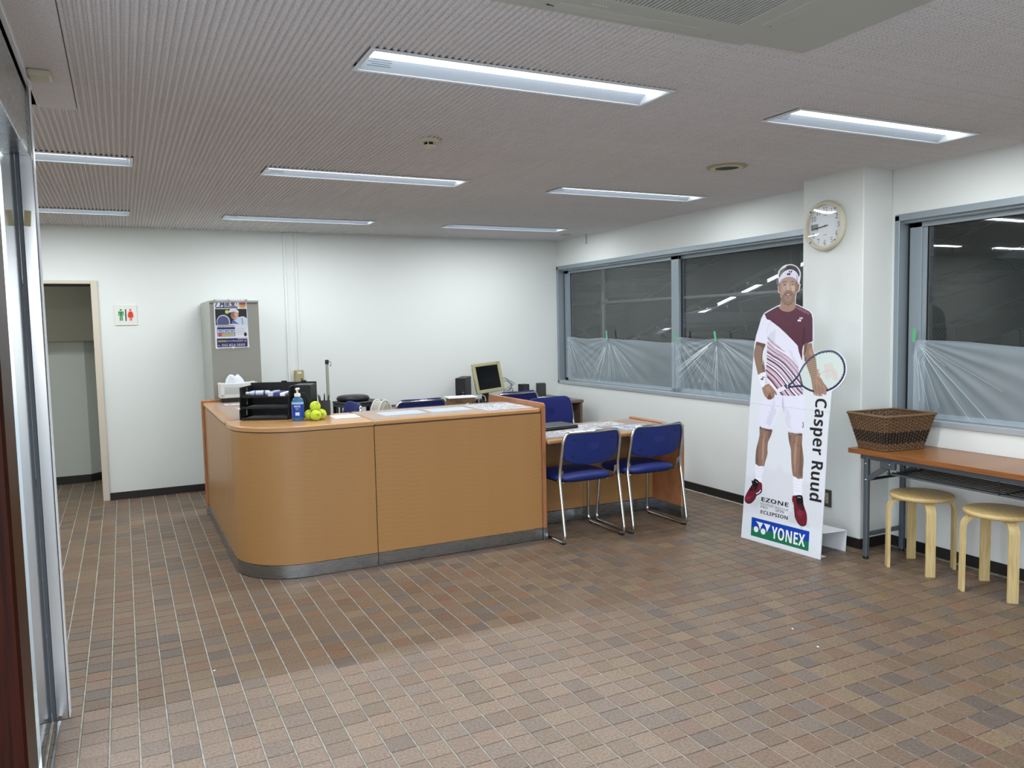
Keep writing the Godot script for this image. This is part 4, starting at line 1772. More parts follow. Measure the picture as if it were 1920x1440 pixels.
func make_chair(label: String, group: String, cloth: bool) -> Node3D:
	var t := thing("office_chair" if cloth else "visitor_chair", label, "chair", Vector3.ZERO, 0.0, group)
	var fabric: Material = M.blue_cloth if cloth else M.blue
	# seat: the sitter looks towards -z
	var o := PackedVector2Array()
	for k in 40:
		var a := TAU * k / 40
		var c := cos(a)
		var s := sin(a)
		var wx := 0.225 - 0.02 * s      # wider towards the front
		o.append(Vector2(signf(c) * pow(absf(c), 0.45) * wx, signf(s) * pow(absf(s), 0.42) * 0.205))
	var b := mb()
	var shp := func(q: Vector2, y: float) -> Vector3:
		return Vector3(q.x, 0.425 + y + 0.010 * (1.0 - (q.x / 0.22) * (q.x / 0.22)) * (1.0 if y > 0.0 else 0.0) - 0.10 * maxf(0.0, -q.y - 0.16), q.y - 0.03)
	b.rings(pad_rings(o, [[0.93, -0.008], [0.985, -0.006], [1.0, 0.004], [0.985, 0.016], [0.93, 0.023], [0.8, 0.027], [0.5, 0.030], [0.2, 0.031]], shp))
	part("seat", b, fabric, t)
	b = mb()
	b.rings(pad_rings(o, [[0.90, -0.018], [0.96, -0.016], [0.965, -0.008], [0.9, -0.007]], shp))
	part("seat_pan", b, M.blue_dark, t)
	# backrest: straight top with round corners, bowed bottom
	var top := 0.765 if not cloth else 0.865
	var hh := 0.235 if not cloth else 0.275
	var bo := smooth_path([Vector2(-0.222, 0.0), Vector2(-0.205, -0.080), Vector2(-0.12, -0.112), Vector2(0, -0.122), Vector2(0.12, -0.112), Vector2(0.205, -0.080), Vector2(0.222, 0.0), Vector2(0.215, 0.08), Vector2(0.185, 0.108), Vector2(0.10, 0.112), Vector2(0, 0.110), Vector2(-0.10, 0.112), Vector2(-0.185, 0.108), Vector2(-0.215, 0.08)], 4, true)
	var bp := PackedVector2Array(bo)
	var mid_y := top - 0.115
	var bshape := func(q: Vector2, d: float) -> Vector3:
		var yy := mid_y + q.y * hh / 0.235
		return Vector3(q.x, yy, 0.185 + (yy - 0.5) * 0.20 + 0.030 * (1.0 - q.x * q.x / 0.05) - 0.03 + d)
	b = mb()
	b.rings(pad_rings(bp, [[0.2, -0.020], [0.6, -0.019], [0.9, -0.016], [0.985, -0.010], [1.0, 0.0], [0.985, 0.010], [0.93, 0.014], [0.6, 0.0155], [0.2, 0.016]], bshape))
	var back := part("backrest", b, fabric, t)
	if not cloth:
		for q in [[-0.155, 0.066], [0.155, 0.066], [-0.150, -0.052], [0.150, -0.052]]:
			b = mb()
			var c: Vector3 = bshape.call(Vector2(q[0], q[1]), 0.0135)
			b.lathe([Vector2(0, 0.0), Vector2(0.010, -0.001), Vector2(0.008, 0.003), Vector2(0, 0.0045)], 12, Transform3D(Basis(Vector3.RIGHT, Vector3.BACK, Vector3.DOWN), c))
			part("button", b, M.blue_dark, back)
	# one bent chrome tube: over the backrest, down each side, along the floor and up to the seat
	for s in [-1.0, 1.0]:
		b = mb()
		var zb := func(y: float) -> float: return 0.185 + (y - 0.5) * 0.20 - 0.012
		var pts := [Vector3(0, top - 0.003, zb.call(top) + 0.024), Vector3(s * 0.11, top - 0.002, zb.call(top) + 0.014), Vector3(s * 0.205, top - 0.004, zb.call(top) - 0.006), Vector3(s * 0.229, top - 0.06, zb.call(top - 0.06)), Vector3(s * 0.233, 0.50, zb.call(0.5)), Vector3(s * 0.238, 0.44, 0.172), Vector3(s * 0.240, 0.013, 0.246), Vector3(s * 0.238, 0.013, -0.235), Vector3(s * 0.222, 0.40, -0.200), Vector3(s * 0.18, 0.408, -0.17), Vector3(s * 0.18, 0.406, 0.12)]
		b.tube(bent(pts, 0.055, 6), 0.0112, 10)
		part("frame_tube", b, M.chrome, t)
		b = mb()
		var br := [Vector3(s * 0.222, 0.500, 0.172), Vector3(s * 0.222, 0.452, 0.160), Vector3(s * 0.220, 0.412, 0.120), Vector3(s * 0.19, 0.405, 0.07)]
		b.tube(smooth_path(br, 5), 0.012, 8, false, true, Vector2(0.5, 1.3))
		part("seat_bracket", b, M.chrome, t)
		for z in [-0.19, 0.205]:
			b = mb()
			b.box(Vector3(s * 0.239, 0.0075, z), Vector3(0.026, 0.015, 0.042), 0.004)
			part("foot_glide", b, M.rubber, t)
	return t


func build_chairs() -> void:
	var g := "blue visitor chairs at the low desk"
	var c := make_chair("left blue visitor chair with a chrome sled frame, next to the counter end", g, false)
	c.position = Vector3(2.855, 0, -4.765)
	dup(c, "right blue visitor chair with a chrome sled frame, nearer the standee", Vector3(3.405, 0, -4.765), 0.02)
	g = "blue cloth chairs behind the counter"
	var s := make_chair("blue chair behind the low desk, its backrest rising over the closed laptop", g, true)
	s.position = Vector3(3.25, 0, -5.56)
	s.rotation.y = PI + 0.15
	dup(s, "blue chair pushed up to the back desk, in front of the computer monitor", Vector3(3.245, 0, -6.75), 0.15)
	dup(s, "blue chair behind the front counter unit, left of the cardboard box", Vector3(2.27, 0, -6.62), 0.05)
	dup(s, "blue chair behind the counter, mostly hidden, left of the beige bag", Vector3(1.46, 0, -6.42), PI * 0.5)


# ---------------------------------------------------------------- bentwood stools
func build_stools() -> void:
	var g := "round bentwood stools under the folding table"
	var t := thing("bentwood_stool", "round birch stool nearer the pillar, left one of the two under the table", "stool", Vector3.ZERO, 0.0, g)
	var b := mb()
	b.lathe([Vector2(0, 0.424), Vector2(0.165, 0.424), Vector2(0.172, 0.428), Vector2(0.175, 0.434), Vector2(0.175, 0.443), Vector2(0.172, 0.448), Vector2(0.165, 0.450), Vector2(0, 0.450)], 48)
	part("seat", b, M.birch_top, t)
	for k in 4:
		b = mb()
		var prof := []     # centre line in (radial, y)
		prof.append(Vector2(0.075, 0.4155))
		prof.append(Vector2(0.118, 0.4155))
		for s in 9:
			var a := PI / 2 - PI / 2 * s / 8.0
			prof.append(Vector2(0.118 + cos(a) * 0.062, 0.3535 + sin(a) * 0.062))
		prof.append(Vector2(0.182, 0.0))
		var th := 0.0085
		var outer := []
		var inner := []
		for m in prof.size():
			var d: Vector2 = (prof[mini(m + 1, prof.size() - 1)] - prof[maxi(m - 1, 0)]).normalized()
			var nn := Vector2(-d.y, d.x)
			outer.append(prof[m] + nn * th)
			inner.append(prof[m] - nn * th)
		var poly := PackedVector2Array(outer)
		inner.reverse()
		poly.append_array(PackedVector2Array(inner))
		b.prism(poly, 0.050, Transform3D(Basis(), Vector3(0, 0, -0.025)), 0.0, true)
		var o := part("leg", b, M.birch, t)
		o.rotation.y = k * PI / 2
	t.position = Vector3(4.207, 0, -3.051)
	t.rotation.y = deg_to_rad(-127.5)
	dup(t, "round birch stool cut by the right picture edge, under the table", Vector3(4.188, 0, -2.573), deg_to_rad(-127.0))


# ---------------------------------------------------------------- woven basket
func build_basket() -> void:
	var t := thing("woven_basket", "brown woven basket with a black band, on the folding table", "basket", Vector3(4.232, 0.6895, -3.285), deg_to_rad(-7.0))
	var h := 0.212
	var size := func(f: float) -> Vector2:
		return Vector2(lerpf(0.150, 0.196, f), lerpf(0.110, 0.158, f))
	var b := mb()
	# floor of the basket and thin lining
	b.box(Vector3(0, 0.006, 0), Vector3(0.27, 0.008, 0.2), 0.002)
	part("base", b, M.basket, t)
	var per := func(u: float, f: float, out: float) -> Vector3:   # u in 0..4 round the rectangle
		var s: Vector2 = size.call(f)
		var r := 0.02
		var k := int(u) % 4
		var w := u - int(u)
		var c := [Vector2(-1, 1), Vector2(1, 1), Vector2(1, -1), Vector2(-1, -1)]
		var a: Vector2 = c[k] * s
		var d: Vector2 = c[(k + 1) % 4] * s
		var e := (d - a).normalized()
		var p := a.lerp(d, w)
		var nn := Vector2(-e.y, e.x)
		# soften corners
		var dist := minf(p.distance_to(a), p.distance_to(d))
		var pull := maxf(0.0, 1.0 - dist / r)
		p += nn * (out - 0.006 * pull * pull)
		return Vector3(p.x, f * h + 0.006, p.y)
	var rows := 21
	var nx := 15     # upright stakes on each side
	for j in rows:
		var f := (j + 0.5) / rows
		var dark := j >= 4 and j <= 10
		b = mb()
		var path := []
		for k in nx * 4 * 4:
			var u := float(k) / (nx * 4)
			var wave := 0.0052 * cos(PI * (u * nx - 0.5 + j))
			path.append(per.call(u, f + 0.06 / rows * (rng.randf() - 0.5), wave + 0.0012 * (rng.randf() - 0.5)))
		b.tube(path, 0.0046, 6, true, false, Vector2(0.55, 1.05))
		part("weave_strand", b, M.basket_dark if dark else M.basket, t)
	# upright stakes that the strands go round; they show pale between the black strands
	for k in nx * 4:
		b = mb()
		var u := (k + 0.5) / nx
		b.tube([per.call(u, 0.01, 0.0005), per.call(u, 0.98, 0.0005)], 0.0052, 6, false, true, Vector2(0.45, 1.0) if int(u) % 2 == 1 else Vector2(1.0, 0.45))
		part("stake", b, M.basket, t)
	b = mb()
	for q in [0.985, 1.0]:
		var path := []
		for k in 80:
			path.append(per.call(k / 20.0, q, 0.002 if q < 1.0 else -0.002))
		b.tube(path, 0.0068, 7, true, false)
	part("rim", b, M.basket, t)
	b = mb()
	var pb := []
	for k in 80:
		pb.append(per.call(k / 20.0, 0.0, 0.001))
	b.tube(pb, 0.006, 6, true, false)
	part("foot_rim", b, M.basket, t)


# ---------------------------------------------------------------- fittings on the ceiling
func build_ceiling_things() -> void:
	# cassette air conditioner
	var t := thing("air_conditioner", "square grey ceiling air conditioner cut by the top edge", "air conditioner", Vector3(1.445, H, -1.61))
	var s := 0.475
	var b := mb()
	b.prism(rounded_rect(s * 2, s * 2, 0.012), 0.022, Transform3D(Basis(Vector3.RIGHT, Vector3.BACK, Vector3.DOWN), Vector3(0, 0.004, 0)), 0.006)
	part("panel", b, M.ac, t)
	b = mb()
	var ring := rounded_rect(0.83, 0.83, 0.15, 10)
	b.prism(ring, 0.012, Transform3D(Basis(Vector3.RIGHT, Vector3.BACK, Vector3.DOWN), Vector3(0, -0.017, 0)), 0.007)
	part("inner_panel", b, M.ac, t)
	# outlets with their flaps along the four sides
	for k in 4:
		var R := Transform3D(Basis(Vector3.UP, k * PI / 2), Vector3.ZERO)
		b = mb(R)
		b.box(Vector3(0, -0.0185, -0.400), Vector3(0.60, 0.002, 0.064))
		part("outlet", b, M.ac_dark, t)
		b = mb(R)
		b.box(Vector3(0, -0.026, -0.402), Vector3(0.56, 0.006, 0.058), 0.002, Basis(Vector3.RIGHT, 0.10))
		part("flap", b, M.ac, t)
	# grille
	b = mb()
	b.prism(rounded_rect(0.62, 0.62, 0.03), 0.002, Transform3D(Basis(Vector3.RIGHT, Vector3.BACK, Vector3.DOWN), Vector3(0, -0.0285, 0)))
	part("grille_back", b, M.ac_dark, t)
	for k in 44:
		b = mb()
		var x := -0.30 + k * 0.01395
		b.box(Vector3(x, -0.033, 0), Vector3(0.0075, 0.006, 0.60), 0.001)
		part("grille_slat", b, M.ac, t)
	b = mb()
	for q in [[0, -0.307, 0.63, 0.02], [0, 0.307, 0.63, 0.02], [-0.307, 0, 0.02, 0.6], [0.307, 0, 0.02, 0.6]]:
		b.box(Vector3(q[0], -0.032, q[1]), Vector3(q[2], 0.010, q[3]), 0.003)
	part("grille_frame", b, M.ac, t)
	for k in 5:
		b = mb()
		b.box(Vector3(-0.19 + k * 0.011, -0.0292, -0.352), Vector3(0.005, 0.001, 0.004))
		part("indicator", b, M.white_ink, t)
	b = mb()
	b.box(Vector3(2.055, H - 0.002, -1.605), Vector3(0.268, 0.018, 0.94), 0.004)
	tag(part("cover_board", b, M.ac, self), "plain grey cover board beside the air conditioner", "ceiling board")
	# smoke detector
	t = thing("smoke_detector", "round cream smoke detector on the ceiling above the counter", "smoke detector", Vector3(1.437, H, -3.79))
	var F := Transform3D(Basis(Vector3.RIGHT, Vector3.DOWN, Vector3.FORWARD), Vector3.ZERO)
	b = mb()
	b.lathe([Vector2(0, 0), Vector2(0.056, 0.0), Vector2(0.056, 0.007), Vector2(0.048, 0.013), Vector2(0.030, 0.015), Vector2(0, 0.015)], 32, F)
	part("base", b, M.cream, t)
	b = mb()
	b.lathe([Vector2(0, 0.014), Vector2(0.026, 0.014), Vector2(0.026, 0.028), Vector2(0, 0.028)], 24, F)
	part("sensor_chamber", b, M.black_matt, t)
	b = mb()
	b.lathe([Vector2(0, 0.028), Vector2(0.032, 0.028), Vector2(0.032, 0.033), Vector2(0.020, 0.038), Vector2(0, 0.039)], 32, F)
	part("cap", b, M.cream, t)
	for k in 6:
		b = mb()
		var a := TAU * k / 6
		b.box(Vector3(cos(a) * 0.029, -0.021, sin(a) * 0.029), Vector3(0.005, 0.016, 0.005), 0.001)
		part("cage_rib", b, M.cream, t)
	# ceiling loudspeaker with a yellowed ring
	t = thing("ceiling_speaker", "round recessed ceiling speaker with a yellowed rim, left of the clock pillar", "speaker", Vector3(3.372, H, -3.79))
	b = mb()
	b.lathe([Vector2(0.094, 0.001), Vector2(0.122, 0.0), Vector2(0.122, 0.004), Vector2(0.112, 0.008), Vector2(0.094, 0.009)], 40, F)
	part("outer_ring", b, M.cream_dark, t)
	b = mb()
	b.lathe([Vector2(0.070, 0.002), Vector2(0.099, 0.004), Vector2(0.097, 0.012), Vector2(0.072, 0.012), Vector2(0.070, 0.002)], 40, F)
	part("inner_ring", b, M.cream, t)
	b = mb()
	b.lathe([Vector2(0, 0.005), Vector2(0.073, 0.005), Vector2(0.073, 0.007), Vector2(0, 0.007)], 32, F)
	part("grille", b, M.black, t)
	# small round vent in the far corner
	b = mb()
	b.lathe([Vector2(0, 0), Vector2(0.056, 0.0), Vector2(0.056, 0.005), Vector2(0.045, 0.010), Vector2(0, 0.010)], 28, F)
	var o := part("ceiling_vent", b, M.ac, self)
	o.position = Vector3(4.262, H, -7.262)
	tag(o, "small flat round cover on the ceiling in the far corner", "vent cover")
	# hanging wire
	b = mb()
	b.tube(smooth_path([Vector3(0, 0.012, 0), Vector3(0, -0.03, 0.004), Vector3(-0.002, -0.07, 0.006), Vector3(-0.006, -0.095, 0.012), Vector3(-0.012, -0.10, 0.004)], 5), 0.003, 6)
	o = part("loose_wire", b, M.dark_grey, self)
	o.position = Vector3(4.462, H, -7.18)
	tag(o, "short loose wire hanging from the ceiling above the far window", "wire")
	# sensor box by the entrance header
	b = mb()
	b.box(Vector3(0, -0.012, 0), Vector3(0.074, 0.024, 0.088), 0.006)
	o = part("door_sensor", b, M.cream, self)
	o.position = Vector3(-0.214, H, -3.325)
	tag(o, "small cream box on the ceiling beside the steel door header", "sensor")


# ---------------------------------------------------------------- things on the walls
func build_wall_things() -> void:
	var b := mb()
	# clock
	var t := thing("wall_clock", "round white wall clock with black numerals on the pillar", "clock", Vector3(4.2175, 2.105, -3.776), -PI / 2)
	var F := Transform3D(Basis(Vector3.RIGHT, Vector3.BACK, Vector3.DOWN), Vector3.ZERO)     # lathe axis towards +z
	b.lathe([Vector2(0, 0), Vector2(0.150, 0), Vector2(0.162, 0.010), Vector2(0.165, 0.024), Vector2(0.160, 0.038), Vector2(0.150, 0.045), Vector2(0.141, 0.045), Vector2(0.136, 0.036), Vector2(0.134, 0.020)], 64, F)
	part("case", b, M.cream, t)
	b = mb()
	b.lathe([Vector2(0, 0.018), Vector2(0.136, 0.018), Vector2(0.136, 0.021), Vector2(0, 0.021)], 48, F)
	part("dial", b, M.white_enamel, t)
	for k in 12:
		var a := PI / 2 - TAU * (k + 1) / 12.0
		var txt := str(k + 1)
		lettering("numeral", txt, t, Transform3D(Basis(), Vector3(cos(a) * 0.108, sin(a) * 0.110, 0.0214)), 0.0175 * txt.length() if k != 0 else 0.008, 0.034, M.ink, false, "Droid Serif")
	b = mb()
	b.box(Vector3(-0.082, -0.002, 0.0216), Vector3(0.050, 0.036, 0.0012), 0.0)
	part("date_window", b, mat(Color(0.42, 0.50, 0.46), 0.3), t)
	b = mb()
	b.box(Vector3(-0.108, -0.002, 0.0218), Vector3(0.0035, 0.040, 0.0018))
	b.box(Vector3(-0.082, 0.0175, 0.0218), Vector3(0.054, 0.0015, 0.0018))
	part("date_frame", b, M.ink, t)
	for q in [[-0.09, -0.029], [-0.065, -0.029], [0.0, 0.069], [0.0, -0.058]]:
		b = mb()
		b.box(Vector3(q[0], q[1], 0.0214), Vector3(0.030 if absf(q[0]) < 0.01 else 0.010, 0.003, 0.0008))
		part("dial_print", b, M.ink_grey, t)
	for q in [[8.73 / 12.0, 0.074, 0.0058, "hour_hand"], [44.0 / 60.0, 0.112, 0.0036, "minute_hand"]]:
		b = mb()
		var a2: float = PI / 2 - TAU * q[0]
		b.prism(PackedVector2Array([Vector2(-0.024, -q[2] * 0.6), Vector2(q[1], -q[2] * 0.4), Vector2(q[1] + 0.004, 0), Vector2(q[1], q[2] * 0.4), Vector2(-0.024, q[2] * 0.6)]), 0.001, Transform3D(Basis(Vector3.BACK, a2), Vector3(0, 0, 0.0235 if q[3] == "hour_hand" else 0.0255)))
		part(q[3], b, M.ink, t)
	b = mb()
	b.lathe([Vector2(0, 0.021), Vector2(0.005, 0.021), Vector2(0.005, 0.028), Vector2(0, 0.028)], 14, F)
	part("hub", b, M.ink, t)
	b = mb()
	b.lathe([Vector2(0, 0.0405), Vector2(0.142, 0.0385)], 48, F)
	part("glass_cover", b, M.clock_glass, t)
	for k in 4:
		var a3 := PI / 4 + k * PI / 2
		b = mb()
		b.lathe([Vector2(0, 0.040), Vector2(0.0055, 0.040), Vector2(0.0045, 0.0475), Vector2(0, 0.048)], 12, Transform3D(Basis(), Vector3(cos(a3) * 0.143, sin(a3) * 0.143, 0)) * F)
		part("screw_cap", b, M.sign_dark, t)
	# socket on the pillar
	t = thing("wall_outlet", "brown wall socket plate low on the pillar, beside the standee", "wall socket", Vector3(4.2175, 0.285, -3.752), -PI / 2)
	b = mb()
	b.box(Vector3(0, 0, 0.003), Vector3(0.070, 0.118, 0.006), 0.002)
	part("plate", b, M.outlet, t)
	b = mb()
	b.box(Vector3(0, 0, 0.007), Vector3(0.024, 0.070, 0.004), 0.001)
	part("socket", b, M.outlet_light, t)
	for y in [0.017, -0.017]:
		for x in [-0.005, 0.005]:
			b = mb()
			b.box(Vector3(x, y, 0.0091), Vector3(0.0022, 0.011, 0.0006))
			part("slot", b, M.black, t)
	# restroom sign: white plate, green man, bar, red woman
	t = thing("restroom_sign", "white square restroom sign with a green man and a red woman", "sign", Vector3(0.043, 1.656, -D))
	b = mb()
	b.box(Vector3(0, 0, 0.004), Vector3(0.183, 0.183, 0.008), 0.0015)
	part("plate", b, M.white_plastic, t)
	var head := func(bb: MB, x: float) -> void:
		bb.prism(circle(0.0085, 18, Vector2(x, 0.046)), 0.0006, Transform3D(Basis(), Vector3(0, 0, 0.008)))
	b = mb()
	head.call(b, -0.038)
	var man := PackedVector2Array()
	for q in [[-20, 33], [20, 33], [22, 30], [22, -4], [15, -4], [15, 20], [12, 20], [12, -50], [2, -50], [2, -6], [-2, -6], [-2, -50], [-12, -50], [-12, 20], [-15, 20], [-15, -4], [-22, -4], [-22, 30]]:
		man.append(Vector2(-0.038 + q[0] * 0.001, q[1] * 0.001))
	b.prism(man, 0.0006, Transform3D(Basis(), Vector3(0, 0, 0.008)))
	part("man_symbol", b, M.sign_green, t)
	b = mb()
	head.call(b, 0.039)
	var lady := PackedVector2Array()
	for q in [[-12, 33], [12, 33], [25, -2], [19, -5], [12, 14], [24, -22], [10, -22], [10, -50], [2, -50], [2, -22], [-2, -22], [-2, -50], [-10, -50], [-10, -22], [-24, -22], [-12, 14], [-19, -5], [-25, -2]]:
		lady.append(Vector2(0.039 + q[0] * 0.001, q[1] * 0.001))
	b.prism(lady, 0.0006, Transform3D(Basis(), Vector3(0, 0, 0.008)))
	part("woman_symbol", b, M.sign_red, t)
	b = mb()
	b.box(Vector3(0.0, 0.0, 0.0083), Vector3(0.009, 0.105, 0.0008))
	part("divider_bar", b, M.sign_dark, t)
	# two cable conduits and the box at their end
	for q in [[1.452, 0.85, "white cable conduit running down the back wall, left one of the pair"], [1.556, 0.85, "white cable conduit running down the back wall, right one of the pair"]]:
		t = thing("cable_conduit", q[2], "conduit", Vector3(q[0], 0, -D), 0.0, "white cable conduits on the back wall")
		b = mb()
		b.box(Vector3(0, (H + q[1]) / 2, 0.007), Vector3(0.026, H - q[1], 0.014), 0.004)
		part("channel", b, M.wall, t)
		b = mb()
		b.box(Vector3(0, H - 0.012, 0.012), Vector3(0.030, 0.024, 0.024), 0.004)
		part("end_fitting", b, M.white_plastic, t)
	t = thing("switch_box", "small yellowed switch box at the foot of the two conduits", "switch box", Vector3(1.538, 1.022, -D + 0.014))
	b = mb()
	b.box(Vector3(0, 0, 0.025), Vector3(0.084, 0.152, 0.05), 0.004)
	part("case", b, M.cream_dark, t)
	b = mb()
	b.box(Vector3(0.0, 0.052, 0.0505), Vector3(0.040, 0.020, 0.001))
	part("name_label", b, M.white_plastic, t)
	b = mb()
	b.box(Vector3(0.020, -0.012, 0.053), Vector3(0.012, 0.014, 0.008), 0.002)
	part("key_switch", b, M.black, t)


# ---------------------------------------------------------------- things on the counter
func build_counter_things() -> void:
	var b: MB
	# letter trays: three, stacked
	var e := Vector3(0.897, 0, 0.442)
	var back := Vector3(0.442, 0, -0.897)
	var B := Basis(e, Vector3.UP, -back)
	var w := 0.318
	var dp := 0.245
	var front := Vector3(0.791, CT, -5.183)
	var said := ["lowest black letter tray of the stack on the rounded counter", "middle black letter tray of the stack on the rounded counter", "topmost black letter tray of the stack, with a bottle and papers in it"]
	var base: Node3D
	for k in 3:
		var at := front + back * (dp / 2) + Vector3(0, 0.071 * k + 0.0005, 0) + e * (0.004 * k)
		var t := thing("letter_tray", said[k], "letter tray", at, 0.0, "stacked black letter trays")
		t.basis = B
		b = mb()
		b.box(Vector3(0, 0.008, 0), Vector3(w - 0.01, 0.004, dp - 0.006), 0.001)
		part("tray_floor", b, M.black, t)
		b = mb()
		b.box(Vector3(0, 0.010, dp / 2 - 0.003), Vector3(w - 0.02, 0.016, 0.005), 0.002)
		part("front_lip", b, M.black, t)
		b = mb()
		b.box(Vector3(0, 0.036, -dp / 2 + 0.003), Vector3(w - 0.004, 0.066, 0.005), 0.002)
		part("back_wall", b, M.black, t)
		for s in [-1.0, 1.0]:
			b = mb()
			b.box(Vector3(s * (w / 2 - 0.003), 0.010, 0), Vector3(0.006, 0.016, dp), 0.002)
			b.box(Vector3(s * (w / 2 - 0.003), 0.0665, 0), Vector3(0.006, 0.009, dp), 0.002)
			b.box(Vector3(s * (w / 2 - 0.003), 0.036, dp / 2 - 0.016), Vector3(0.008, 0.068, 0.032), 0.003)
			b.box(Vector3(s * (w / 2 - 0.003), 0.036, -dp / 2 + 0.05), Vector3(0.006, 0.066, 0.10), 0.002)
			for j in 8:
				b.box(Vector3(s * (w / 2 - 0.003), 0.040, 0.085 - j * 0.012), Vector3(0.004, 0.058, 0.0035))
			for j in 6:
				b.box(Vector3(s * (w / 2 - 0.003), 0.020 + j * 0.0078, 0.04), Vector3(0.0045, 0.0035, 0.12))
			part("side_wall", b, M.black, t)
		if k < 2:
			b = mb()
			b.box(Vector3(0, 0, 0), Vector3(0.270, 0.0008, 0.21))
			var sh := part("paper_stack", b, M.paper, self)
			sh.basis = B
			sh.position = at + Vector3(0, 0.0108, 0) - back * 0.012
			b = mb()
			tag(sh, "white papers lying in the %s letter tray" % ["lowest", "middle"][k], "paper")
	# clear bottle on its side and a stack of brochures in the top tray
	var ty := CT + 0.142 + 0.0105
	var c0 := front + back * 0.055
	var tb := thing("plastic_bottle", "clear plastic bottle lying on its side in the topmost letter tray", "bottle", Vector3(c0.x, ty + 0.018, c0.z) - e * 0.045)
	tb.basis = B * Basis(Vector3.BACK, PI / 2)
	b = mb()
	b.lathe([Vector2(0, -0.07), Vector2(0.016, -0.07), Vector2(0.0175, -0.064), Vector2(0.0175, 0.03), Vector2(0.016, 0.045), Vector2(0.009, 0.066), Vector2(0, 0.067)], 20)
	part("body", b, M.pet, tb)
	b = mb()
	b.lathe([Vector2(0, 0.066), Vector2(0.0095, 0.066), Vector2(0.0095, 0.083), Vector2(0, 0.084)], 16)
	part("cap", b, M.white_plastic, tb)
	b = mb()
	b.lathe([Vector2(0.0178, -0.045), Vector2(0.0178, -0.032)], 20)
	part("bottle_band", b, M.pet_blue, tb)
	b = mb()
	b.lathe([Vector2(0.0178, 0.018), Vector2(0.0178, 0.024)], 20)
	part("bottle_band", b, M.pet_blue, tb)
	for k in 3:
		b = mb()
		b.box(Vector3(0, 0, 0), Vector3(0.06, 0.028 - 0.004 * k, 0.17), 0.004)
		var o := part("brochure_bundle", b, [M.pet, M.pet_blue, M.paper][k], self)
		o.basis = B
		o.position = Vector3(c0.x, ty + 0.0145 - 0.002 * k, c0.z) + e * (0.046 + 0.038 * k * 1.0) + back * (0.02 + 0.002 * k) - e * 0.012 * (2 - k) * 0.0
		o.scale = Vector3(0.55, 1, 1)
		tag(o, ["pale wrapped bundle beside the bottle in the top letter tray", "blue wrapped bundle, middle one in the top letter tray", "white bundle at the right end of the top letter tray"][k], "bundle", "bundles in the top tray")
	# black case beside and behind the trays
	var tc := thing("storage_case", "black case with a round embossed front, between the letter trays and the gel bottle", "case", front + e * 0.222 + back * 0.165)
	tc.basis = B
	b = mb()
	b.box(Vector3(0, 0.108, 0), Vector3(0.112, 0.216, 0.15), 0.005)
	part("body", b, M.black, tc)
	b = mb()
	b.box(Vector3(-0.165, 0.113, -0.092), Vector3(0.44, 0.226, 0.012), 0.003)
	part("back_board", b, M.black, tc)
	for r in [0.050, 0.037, 0.022]:
		b = mb()
		var ring := []
		for s in 36:
			var a := TAU * s / 36
			ring.append(Vector3(cos(a) * r, 0.10 + sin(a) * r * 1.3, 0.0755))
		b.tube(ring, 0.003, 6, true)
		part("round_emboss", b, M.grey_plastic, tc)
	for x in [-0.16, -0.03]:
		b = mb()
		b.box(Vector3(x, 0.229, -0.092), Vector3(0.036, 0.012, 0.016), 0.003)
		part("clasp", b, M.black, tc)
	# hand gel
	var tg := thing("hand_gel_bottle", "clear blue pump bottle of hand gel beside the letter trays", "bottle", Vector3(0.972, CT, -5.020), deg_to_rad(-28))
	b = mb()
	var sq := Vector2(1.0, 0.68)
	b.lathe([Vector2(0, 0), Vector2(0.034, 0), Vector2(0.038, 0.005), Vector2(0.038, 0.110), Vector2(0.036, 0.125), Vector2(0.029, 0.141), Vector2(0.017, 0.150), Vector2(0.014, 0.156), Vector2(0, 0.156)], 36, Transform3D(), sq)
	part("body", b, M.gel, tg)
	b = mb()
	for k in 17:
		var a0 := PI * 0.06 + PI * 0.88 * k / 17.0
		var a1 := PI * 0.06 + PI * 0.88 * (k + 1) / 17.0
		var p := func(a: float, y: float) -> Vector3: return Vector3(cos(a) * 0.0386, y, sin(a) * 0.0386 * 0.68)
		b.quad(p.call(a0, 0.022), p.call(a1, 0.022), p.call(a1, 0.118), p.call(a0, 0.118), Vector3(cos((a0 + a1) / 2), 0, sin((a0 + a1) / 2) / 0.68).normalized())
	part("wrap_label", b, M.label_blue, tg)
	b = mb()
	for k in 17:
		var a0 := PI * 0.06 + PI * 0.88 * k / 17.0
		var a1 := PI * 0.06 + PI * 0.88 * (k + 1) / 17.0
		var p := func(a: float, y: float) -> Vector3: return Vector3(cos(a) * 0.0388, y, sin(a) * 0.0388 * 0.68)
		b.quad(p.call(a0, 0.106), p.call(a1, 0.106), p.call(a1, 0.120), p.call(a0, 0.120), Vector3(cos((a0 + a1) / 2), 0, sin((a0 + a1) / 2) / 0.68).normalized())
		if k > 14:
			b.quad(p.call(a0, 0.022), p.call(a1, 0.022), p.call(a1, 0.106), p.call(a0, 0.106), Vector3(cos((a0 + a1) / 2), 0, sin((a0 + a1) / 2) / 0.68).normalized())
	part("label_stripe", b, M.label_light, tg)
	lettering("label_text", "HAND GEL", tg, Transform3D(Basis(), Vector3(0.004, 0.094, 0.0268)), 0.040, 0.011, M.white_ink)
	for k in 3:
		b = mb()
		b.box(Vector3(0.002, 0.082 - 0.005 * k, 0.0268), Vector3(0.026 - 0.006 * k, 0.0018, 0.0004))
		part("label_line", b, M.label_light, tg)
	b = mb()
	b.box(Vector3(0.004, 0.046, 0.0266), Vector3(0.026, 0.020, 0.0006))
	part("label_box", b, M.paper_blue, tg)
	b = mb()
